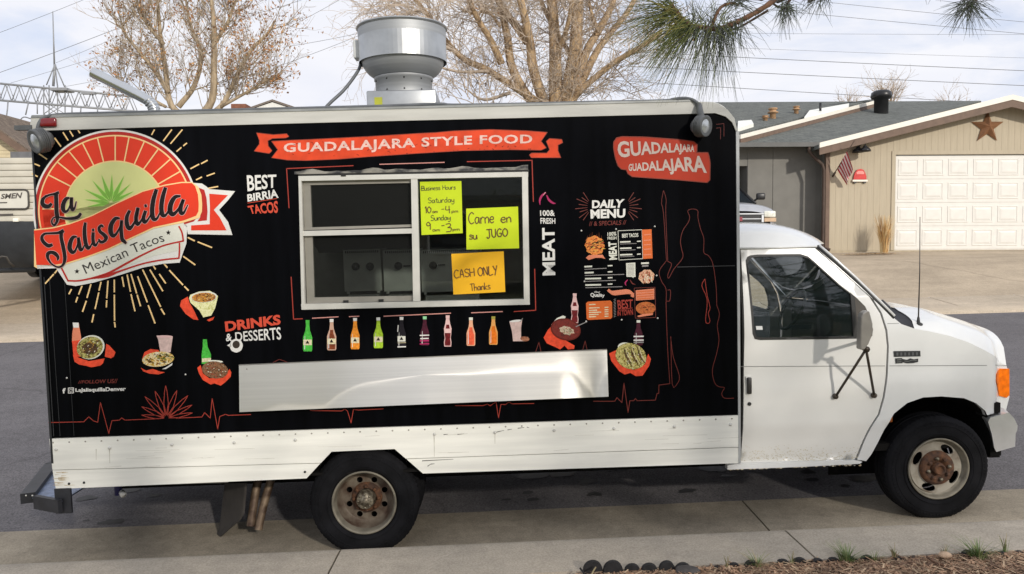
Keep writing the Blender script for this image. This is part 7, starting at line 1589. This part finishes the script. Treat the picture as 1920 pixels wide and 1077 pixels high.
# tree with rusty leaves behind the rear half of the truck
T = Tree(random.Random(33)); YL = 36.0; K1 = Z(0, 0, 2.992); base_l = at(365, 232, YL); zgl = farpt(base_l[0], 6)[2]
T.stem([np.array([base_l[0], YL, zgl]), base_l], .42, .36, bark_b, n=10)
for pts, w_, dy in [([(1095,690),(960,590),(930,400),(900,200),(880,-40)], 20, .5), ([(1095,690),(1190,560),(1200,350),(1200,150),(1180,-50)], 24, -.4), ([(1190,640),(1260,570),(1330,420),(1410,280),(1500,190),(1540,120)], 16, .6), ([(945,520),(870,400),(780,290),(700,190),(680,120)], 13, -.7), ([(1000,600),(1090,480),(1130,300),(1070,150),(1040,-20)], 16, 1.0), ([(1240,600),(1400,510),(1500,450),(1560,430)], 9, -1), ([(930,600),(820,540),(720,500),(650,430)], 9, .9), ([(1200,250),(1280,120),(1330,-20)], 12, .6), ([(920,250),(820,130),(760,-20)], 11, -.5)]:
    Q = K1(*pts); n = len(Q); P_ = [at(x, y, YL + dy * i / (n - 1)) for i, (x, y) in enumerate(Q)]; r0 = w_ * YL / F_PX / 2.992; P_ = T.stem(P_, r0, r0 * .4, bark_b, n=7)
    for k in range(24):
        t = T.R.uniform(.12, 1); i = min(len(P_) - 2, int(t * (len(P_) - 1))); d = P_[i + 1] - P_[i]; d /= np.linalg.norm(d); sd = rv3(T.R); sd -= d * (sd @ d); sd /= np.linalg.norm(sd)
        T.grow(P_[i], d * .7 + sd * .75 + np.array([0, 0, .25]), T.R.uniform(1.0, 2.2), .028, 2, twig_b, up=.14, wob=.15, kids=(3, 6), rmin=.0065)
lx = at(400, 100, YL)[0]
T.leaves(leaf_ms, .26, .085, 3, keep=lambda p: T.R.random() < (1.0 if (p[0] > lx + .8 or p[2] < at(400, 150, YL)[2]) else .45))
T.finish('leafy_tree', 'tree holding sparse rust brown leaves left of the roof fan', (base_l[0], YL, zgl))
# distant bare trees over the house roof
for nm, px, py, Y, n, L_, lab in (('bare_tree', 1668, 205, 55, 20, 2.3, 'pale bare treetop rising behind the black roof vent'), ('bare_tree', 1590, 205, 58, 9, 1.6, 'faint small bare treetop over the skylight roof'), ('bare_tree', 1782, 215, 70, 7, 2.4, 'distant bare treetop behind the garage gable')):
    T = Tree(random.Random(px)); b = at(px, py, Y); z0 = farpt(0, 6)[2]; T.stem([np.array([b[0], Y, z0]), b], .3, .2, twig_a)
    for k in range(n): T.grow(b, np.array([T.R.gauss(0, .75), T.R.gauss(0, .5), .9]), L_ * T.R.uniform(.6, 1.0), .04, 2, twig_a, up=.06, wob=.12, kids=(3, 4), rmin=.010)
    T.finish(nm, lab, (b[0], Y, z0), None)
# ================================================================== GANTRY, MAST, WIRES
steel_g = mat('gantry_steel', S(150, 152, 154), .6, metal=.3, var=.1); wire_m = mat('wire_grey', S(120, 122, 126), .6, var=0); insul = mat('insulator', S(136, 138, 142), .4)
YP = 62.0; g_ = thing('substation_gantry', 'grey lattice steel gantry with a lightning mast behind the rear of the truck', 'power gantry', (at(100, 470, YP)[0], YP, 2))
def PT(x, y, dy=0): return at(x, y, YP + dy)
top = lambda x: 157 + x * .098; bot = lambda x: 188.5 + x * .082
mb = MB()
for dy in (0, 1.4):
    mb.tube([PT(-80, top(-80), dy), PT(262, top(262), dy)], .09 if dy == 0 else .06, steel_g, n=5); mb.tube([PT(-80, bot(-80), dy), PT(262, bot(262), dy)], .09 if dy == 0 else .06, steel_g, n=5)
part(mb, 'chord', g_)
x = -70; k = 0
while x < 250:
    for dy, r in ((0, .045), (1.4, .03)):
        mb = MB(); o = 6 if dy else 0; mb.tube([PT(x + o, bot(x + o), dy), PT(x + 11 + o, top(x + 11 + o), dy)], r, steel_g, n=4); mb.tube([PT(x + 11 + o, top(x + 11 + o), dy), PT(x + 23 + o, bot(x + 23 + o), dy)], r, steel_g, n=4); part(mb, 'lattice_brace', g_)
    x += 23
mb = MB()
for xx in (82, 92, 108, 122): mb.tube([PT(xx, 160), PT(xx, 470)], .055, steel_g, n=4)
for i in range(9):
    y0 = 196 + i * 18
    mb.tube([PT(82, y0), PT(108, y0 + 18)], .035, steel_g, n=4); mb.tube([PT(108, y0), PT(82, y0 + 18)], .035, steel_g, n=4); mb.tube([PT(92, y0), PT(122, y0 + 18)], .03, steel_g, n=4); mb.tube([PT(122, y0), PT(92, y0 + 18)], .03, steel_g, n=4)
part(mb, 'column', g_)
mb = MB(); mb.tube([PT(103, 121), PT(100, 162)], .1, steel_g, n=5); mb.tube([PT(103, 121), PT(87, 160)], .05, steel_g, n=4); mb.tube([PT(103, 121), PT(121, 163)], .05, steel_g, n=4); mb.tube([PT(103, 121), PT(108, 164)], .05, steel_g, n=4); mb.box(PT(92, 0)[0], PT(124, 0)[0], YP - .3, YP + .8, PT(100, 171)[2], PT(100, 166)[2], steel_g); part(mb, 'peak_frame', g_)
mb = MB(); mb.tube([PT(99, 22), PT(102, 122)], [.035, .07], steel_g, n=5); part(mb, 'lightning_mast', g_)
mb = MB(); mb.box(PT(151, 0)[0], PT(176, 0)[0], YP - .3, YP, PT(160, 178)[2], PT(160, 174)[2], steel_g); part(mb, 'bracket', g_)
for pts in ([(15, 190), (14, 205), (11, 228), (10, 241)], [(54, 190), (51, 203), (48, 216)], [(70, 192), (70, 214)], [(135, 199), (135, 214)], [(152, 200), (151, 214)], [(183, 203), (183, 212)]):
    mb = MB(); mb.tube([PT(*p, -.3) for p in pts], .05, insul, n=5); part(mb, 'insulator_string', g_)
mb = MB(); mb.tube(smooth_line([PT(10, 240, -.3), PT(20, 238, -.3), PT(34, 230, -.3), PT(44, 220, -.3), PT(58, 223, -.3)], 4), .045, wire_m, n=4); part(mb, 'jumper_cable', g_)
def wire(a, b, Y, r, sag, label):
    mb = MB(); P_ = [at(a[0] + (b[0] - a[0]) * t, a[1] + (b[1] - a[1]) * t + sag * 4 * t * (1 - t), Y) for t in np.linspace(0, 1, 14)]; mb.tube(P_, r, wire_m, n=4)
    solo(mb, 'overhead_wire', label, 'wire', P_[0], 'overhead wires crossing the sky')
for a, b, Y, r, lab in [((-40, 150.5), (260, 38), 60, .020, 'overhead wire rising right across the lightning mast'), ((-40, 76), (190, -14), 60, .016, 'topmost overhead wire at the upper left corner of the sky'), ((20, 156), (290, 73), 60, .013, 'overhead wire leaving the gantry towards the leafy tree'), ((105, 118), (280, 42), 60, .013, 'thin overhead wire starting at the peak of the gantry'), ((120, 163), (330, 120), 60, .013, 'faint overhead wire running just over the slanted roof pipe'),
  ((480, 26), (600, -12), 50, .013, 'overhead wire at the top right of the leafy tree'), ((530, 57), (650, -8), 50, .013, 'steep overhead wire between the two big trees'), ((530, 89), (690, 59), 50, .013, 'overhead wire left of the fan at mid height'), ((520, 125), (690, 60), 50, .013, 'lowest overhead wire between the two big trees')]: wire(a, b, Y, r, 1.5, lab)
for a, b, Y, r, lab in [((1500, -1), (1990, 48), 45, .012, 'highest overhead wire over the garage'), ((1340, 8), (1990, 70), 45, .013, 'second overhead wire from the top over the garage'), ((1330, 62), (1990, 65), 45, .008, 'thin level overhead wire over the garage'), ((1380, 90), (1990, 111), 45, .008, 'thin sagging overhead wire crossing the cloudy middle of the right sky'), ((1180, 97), (1990, 136), 42, .016, 'upper of the three dark overhead wires right of the pine needles'), ((1150, 123), (1990, 164), 42, .016, 'middle of the three dark overhead wires right of the pine needles'), ((1120, 149), (1990, 201), 42, .015, 'lowest dark overhead wire reaching the black roof vent')]: wire(a, b, Y, r, 1.0, lab)

# ================================================================== NEAR: PINE BOUGHS
need = [mat('needle_green', S(112, 118, 64), .6, var=.2, scale=20), mat('needle_dark', S(70, 80, 54), .6, var=.2, scale=20), mat('needle_olive', S(146, 138, 78), .6, var=.2, scale=20), mat('needle_grey', S(94, 96, 92), .6, var=.2, scale=20)]
pbark = mat('pine_bark', S(124, 90, 68), .9, col2=S(80, 60, 48), scale=30, bump=.5, bscale=50); dtwig = mat('dead_twig', S(74, 60, 52), .9)
R8 = random.Random(17)
def needles(mb, o, d, n, L_, cone, mts, droop=.35, w=.00105):
    d = d / np.linalg.norm(d)
    for i in range(int(n * .8)):
        q = d + rv3(R8, cone * 1.15); q /= np.linalg.norm(q); l = L_ * R8.uniform(.65, 1.1); s_ = o + rv3(R8, .012); P_ = []; sd_ = np.cross(q, [0, 1, 0.05]); sd_ /= np.linalg.norm(sd_) + 1e-9
        for t in (0, .4, .75, 1): P_.append((s_ + q * l * t + np.array([0, 0, -droop * l * t * t * .5]), w * (1 - .75 * t)))
        V = []
        for p_, ww in P_: V += [p_ - sd_ * ww, p_ + sd_ * ww, p_ + np.array([0, -ww, ww * .3])]
        mb.add(V, [f for k in range(3) for f in ((3 * k, 3 * k + 1, 3 * k + 4, 3 * k + 3), (3 * k + 1, 3 * k + 2, 3 * k + 5, 3 * k + 4), (3 * k + 2, 3 * k, 3 * k + 3, 3 * k + 5))], R8.choice(mts))
YB = 2.5
def bough(label, twigs, fans, loc_px, gname, stem_to=None):
    root = thing('pine_branch', label, 'pine branch', at(*loc_px, YB), None)
    for pts, r0, r1, mt in twigs:
        mb = MB(); P_ = smooth_line([at(x, y, YB + dz) for x, y, dz in pts], 4); N_ = len(P_); mb.tube(P_, [(r0 + (r1 - r0) * i / (N_ - 1)) * (1 + .12 * math.sin(i * 2.3)) for i in range(N_)], mt, n=8); part(mb, 'branch', root)
    if stem_to is not None:
        pts, r0, r1, mt = twigs[0]; a = at(pts[0][0], pts[0][1], YB + pts[0][2]); mb = MB(); e = np.array(stem_to, float); mb.tube(smooth_line([at(pts[1][0], pts[1][1], YB + pts[1][2]), a, a * .6 + e * .4 + np.array([0, 0, .12]), e], 5), [r0 * (1 + .12 * i) for i in range(16)], mt, n=8); part(mb, 'bough', root)
    mb = MB()
    for (x, y, dz), (dx, dy_, dq), n, L_, cone, mts in fans: needles(mb, at(x, y, YB + dz), np.array([dx, dq, -dy_]), n, L_, cone, mts)
    part(mb, 'needles', root, kind='stuff')
    return root
G0, G1, G2, G3 = need
bough('long needled pine branch reaching in from the top right over the truck',
 [([(1560, -90, .2), (1490, -30, .1), (1450, 2, .0), (1420, 22, .0), (1390, 38, .0), (1372, 46, .0)], .0095, .008, pbark), ([(1376, 44, 0), (1345, 55, .0), (1315, 52, 0), (1290, 45, 0), (1272, 28, 0), (1258, 8, 0)], .0085, .007, pbark), ([(1440, 20, .02), (1410, 38, .02), (1385, 52, .02), (1360, 58, .02)], .004, .003, dtwig), ([(1335, 52, 0), (1340, 34, 0), (1352, 14, 0), (1372, 6, 0), (1385, 10, 0)], .006, .004, pbark), ([(1446, 4, 0), (1460, 14, 0), (1476, 16, 0)], .004, .003, dtwig), ([(1540, -20, .1), (1546, -4, .05)], .005, .004, dtwig)],
 [((1265, 22, 0), (-1, .25, .1), 90, .22, .28, [G0, G1, G2]), ((1262, 12, 0), (-.9, -.25, 0), 50, .20, .3, [G0, G1, G2]), ((1255, 5, 0), (-.5, -1, 0), 40, .16, .35, [G0, G1]), ((1285, 42, 0), (-1, .75, 0), 110, .21, .22, [G0, G1, G2]), ((1300, 48, 0), (-.8, 1, .1), 70, .22, .22, [G0, G1, G3]), ((1330, 52, 0), (-.25, 1, 0), 70, .21, .22, [G1, G3, G0]), ((1352, 54, 0), (-.05, 1, .1), 60, .20, .22, [G3, G1]), ((1372, 46, 0), (.05, 1, 0), 45, .15, .3, [G3, G1]), ((1300, 40, 0), (.3, -1, 0), 40, .12, .5, [G0, G3]), ((1330, 48, 0), (-.2, -1, .2), 40, .13, .5, [G0, G3]), ((1356, 36, 0), (.2, -.6, .3), 36, .12, .6, [G3, G0]), ((1374, 6, 0), (.2, -.5, 0), 40, .14, .6, [G3, G1]), ((1312, 50, 0), (-.6, .7, -.3), 60, .18, .35, [G0, G1, G3]), ((1280, 36, 0), (-.9, .1, -.3), 60, .2, .35, [G1, G0, G2]), ((1345, 52, 0), (.3, .6, -.4), 50, .13, .5, [G1, G3, G0]), ((1385, 40, 0), (-.2, .8, -.3), 40, .12, .5, [G1, G3]), ((1385, 2, 0), (.6, .1, 0), 26, .11, .5, [G3, G1])],
 (1420, 22), 'a', (6.2, -3.3, 4.9))
bough('dark pine tip hanging right of the main branch at the top', [([(1500, -40, .1), (1486, -8, 0), (1474, 10, 0)], .006, .004, dtwig)], [((1474, 12, 0), (-.1, 1, 0), 70, .085, .5, [G1, G3]), ((1474, 12, 0), (0, .2, 0), 50, .06, .8, [G1, G3])], (1474, 10), 'b', (2.6, 0.8, 3.95))
bough('small wispy pine tip at the top edge of the sky', [([(1560, -40, .1), (1548, -12, 0), (1546, -2, 0)], .005, .004, dtwig)], [((1546, -4, 0), (-.1, 1, 0), 44, .06, .6, [G1, G3]), ((1530, -6, 0), (-.6, 1, 0), 24, .06, .4, [G3])], (1546, -4), 'c', (2.7, 0.7, 3.98))
bough('round pine tuft hanging at the upper right above the garage', [([(1870, -60, .2), (1842, -20, .05), (1828, 2, 0), (1812, 14, 0)], .008, .005, dtwig)], [((1816, 10, 0), (-.1, 1, 0), 80, .085, .6, [G1, G3]), ((1820, 4, 0), (.9, .4, 0), 60, .09, .5, [G1, G3]), ((1812, 6, 0), (-1, .3, 0), 60, .09, .45, [G1, G3]), ((1740, -8, 0), (-.2, 1, 0), 14, .03, .6, [G3])], (1814, 8), 'd', (3.6, -0.3, 4.2))

# ================================================================== PLANTING BED EDGE
edg_m = mat('black_edging', (.016, .015, .016), .75, var=.3, scale=30, bump=.3, bscale=80)
edging = thing('garden_edging', 'black scalloped edging half buried along the back of the kerb', 'edging', street(U_BED + 2, yb(U_BED + 2), .1))
u = street_px(1112, 1066, 0.16)[0]; k = 0; R9 = random.Random(6)
while u < U_BED + 4.3:
    rr_ = .058 if k < 2 else R9.uniform(.044, .054); top_h = (.20 if k < 2 else (.160 if k < 7 else .134) + R9.random() * .022); y_ = yb(u) - .012 + R9.gauss(0, .006); mb = MB()
    if k < 2 or R9.random() < .84:
        prof = [(rr_ * math.cos(a), rr_ * math.sin(a)) for a in np.linspace(0, math.pi, 11)]
        pl_ = [(x, top_h - rr_ + z) for x, z in prof] + [(-rr_, .05), (rr_, .05)]
        mb.prism(pl_, -.016, .016, lambda x_, z_, d: tuple(street(u + x_, y_ + d, z_)), edg_m); part(mb, 'edging_scallop', edging)
    u += 2 * rr_ * 1.02; k += 1
gr_ms = [mat('grass_green', S(96, 120, 66), .7, var=.2), mat('grass_pale', S(132, 140, 92), .7, var=.2), mat('grass_dry', S(160, 146, 110), .8, var=.2)]
for px, py, n, h, sp_, mts, lab in [(1588, 1046, 95, .095, .13, gr_ms[:2], 'green grass tuft in the middle of the bed edge'), (1835, 1040, 95, .115, .15, gr_ms[:2], 'green grass tuft right of the pale rock'), (1420, 1056, 45, .075, .12, gr_ms, 'thin mixed grass tuft beside the kerb joint'), (1364, 1060, 12, .085, .03, gr_ms[1:], 'few dry blades left of the kerb joint'), (1678, 1040, 18, .09, .05, gr_ms[1:], 'sparse upright blades between the two green tufts'), (1885, 1030, 16, .12, .04, gr_ms, 'thin dark grass at the far right of the bed'), (1485, 1052, 14, .08, .03, gr_ms[1:], 'small dry grass just right of the kerb joint'), (1772, 1034, 14, .075, .05, gr_ms[1:], 'pale thin blades behind the rock'), (1640, 1047, 30, .06, .06, gr_ms[:2], 'low green blades attached to the right of the middle tuft')]:
    u, y = street_px(px, py, .15); tuft('grass_tuft', lab, 'grass tuft', street(u, y, .135), n, h, sp_, mts, 'grass tufts along the bed edge', w=.0055)
def rock(name, label, px, py, h, r, sq, mt, seed):
    bm = bmesh.new(); bmesh.ops.create_icosphere(bm, subdivisions=3, radius=1); R_ = random.Random(seed); o = [R_.random() * 6 for _ in range(4)]
    u, y = street_px(px, py, h); c = street(u, y, h)
    for v in bm.verts:
        k = 1 + .14 * math.sin(2.3 * v.co.x + o[0]) + .12 * math.sin(3.1 * v.co.y + o[1]) + .1 * math.sin(2.7 * v.co.z + o[2]); v.co = Vector((c[0] + v.co.x * k * r, c[1] + v.co.y * k * r * .7, c[2] + v.co.z * k * r * sq))
    mb = MB(); mb.bm(bm, mt, None, True); solo(mb, name, label, 'rock', c)
rock('rock', 'small pale tan rock on the mulch between the grass tufts', 1771, 1040, .165, .037, .5, mat('pale_rock', S(196, 168, 140), .85, var=.15, scale=30, bump=.4), 3)
rock('rock', 'flat dark slate stone at the left end of the bed', 1292, 1070, .145, .085, .25, mat('dark_stone', S(74, 70, 68), .85, var=.25, scale=30, bump=.4), 5)
mb = MB(); mb.tube(smooth_line([street(*street_px(x, y, .16), .165) for x, y in ((1738, 1046), (1752, 1056), (1766, 1061), (1780, 1068), (1784, 1078))], 4), [.006] * 8 + [.004] * 9, pbark, n=6); solo(mb, 'twig', 'fallen crooked brown twig lying on the mulch below the rock', 'twig', street(*street_px(1760, 1060, .16), .165))
mb = MB(); mb.tube(smooth_line([street(*street_px(x, y, .18), .18) for x, y in ((1088, 1066), (1094, 1074), (1098, 1082))], 3), .006, edg_m, n=6); mb.tube(smooth_line([street(*street_px(x, y, .18), .18) for x, y in ((1117, 1064), (1112, 1072), (1108, 1082))], 3), .005, gr_ms[2], n=6); solo(mb, 'stake', 'short thin stakes in front of the first black scallop', 'stake', street(*street_px(1100, 1074, .18), .18))

# ================================================================== BEHIND THE CAMERA: what the glass and metal mirror
bs = mat('rear_siding', S(150, 142, 128), .8, var=.06); zb_ = .35
h5 = thing('home_behind', 'tan house on the lot behind the photographer', 'house', (5, -13, zb_))
mb = MB(); mb.box(-4, 13, -20, -13, zb_, 3.0, bs); part(mb, 'wall', h5)
z = .4
while z < 2.95: mb = MB(); mb.box(-4.02, 13.02, -12.998, -12.975, z, z + .18, bs); part(mb, 'siding_board', h5); z += .2
mb = MB(); slab([np.array(p, float) for p in ((-4.6, -12.3, 2.95), (13.6, -12.3, 2.95), (13.6, -16.5, 4.7), (-4.6, -16.5, 4.7))], .15, shingle_m, mb); slab([np.array(p, float) for p in ((-4.6, -16.52, 4.7), (13.6, -16.52, 4.7), (13.6, -20.6, 2.95), (-4.6, -20.6, 2.95))], .15, shingle_m, mb); part(mb, 'roof', h5)
for x0 in (-1.5, 3.5, 9): mb = MB(); mb.box(x0, x0 + 1.5, -12.97, -12.9, 1.2, 2.5, white_trim); w5 = part(mb, 'window', h5); mb = MB(); mb.box(x0 + .08, x0 + 1.42, -12.899, -12.89, 1.28, 2.42, car_gl); subpart(mb, 'pane', w5)
T = Tree(random.Random(77)); b = np.array([9.0, -8.5, .3]); P_ = T.stem([b, b + [0.05, 0, 1.2], b + [.0, .1, 2.6]], .16, .11, bark_b)
for k in range(12): T.grow(P_[-1 - (k % 3)], np.array([T.R.gauss(0, .7), T.R.gauss(0, .6), .8]), T.R.uniform(1.2, 2.2), .05, 2, twig_b, up=.06, wob=.14, kids=(3, 5), rmin=.008)
T.finish('young_tree', 'young bare tree on the lawn behind the photographer', b)

# the pine whose boughs reach in and an added second; unseen crowns filter the low sun
pine_m = [mat('pine_far_green', S(96, 104, 62), .7, var=.2), mat('pine_far_dark', S(64, 76, 48), .7, var=.2)]
def pine(label, base, H_, z0, R0, seed, nb):
    R = random.Random(seed); root = thing('pine_tree', label, 'tree', base); b = np.array(base, float)
    mb = MB(); mb.tube([b, b + [.05, 0, H_ * .5], b + [0, .05, H_]], [.17, .11, .02], pbark, n=10); part(mb, 'trunk', root)
    mb = MB(); nd = MB(); z = z0
    while z < H_ - .3:
        L_ = R0 * (1 - (z - z0) / (H_ - z0)) ** .8 + .2
        for k in range(5):
            a = R.random() * 6.283; d = np.array([math.cos(a), math.sin(a), R.uniform(-.1, .25)]); e = b + [0, 0, z] + d * L_; mb.tube([b + [0, 0, z], b + [0, 0, z - .05] + d * L_ * .55, e], [.03, .02, .008], pbark, n=4)
            for j in range(int(nb * L_ * (1.1 if z < 4.4 else .3))):  # denser low, thinner high, to shape the shade on truck and kerb
                t = R.uniform(.2, 1.0); c = b + [0, 0, z] + d * L_ * t + rv3(R, .16)
                for q in range(7):
                    v = rv3(R); v /= np.linalg.norm(v); s_ = np.cross(v, rv3(R)); s_ /= np.linalg.norm(s_) + 1e-9; l = R.uniform(.12, .2)
                    nd.add([c - s_ * .005, c + s_ * .005, c + v * l + s_ * .004, c + v * l - s_ * .004], [(0, 1, 2, 3)], pine_m[j % 2])
        z += .42
    part(mb, 'branches', root, kind='stuff'); part(nd, 'crown', root, kind='stuff'); return root
pine('tall pine at the right behind the photographer with boughs over the lawn', (6.3, -3.4, .25), 8.6, 2.1, 2.7, 5, 15)
pine('second pine, unseen and added for shade, left of the tall one behind the photographer', (2.6, -3.9, .25), 8.0, 2.2, 2.6, 9, 9)
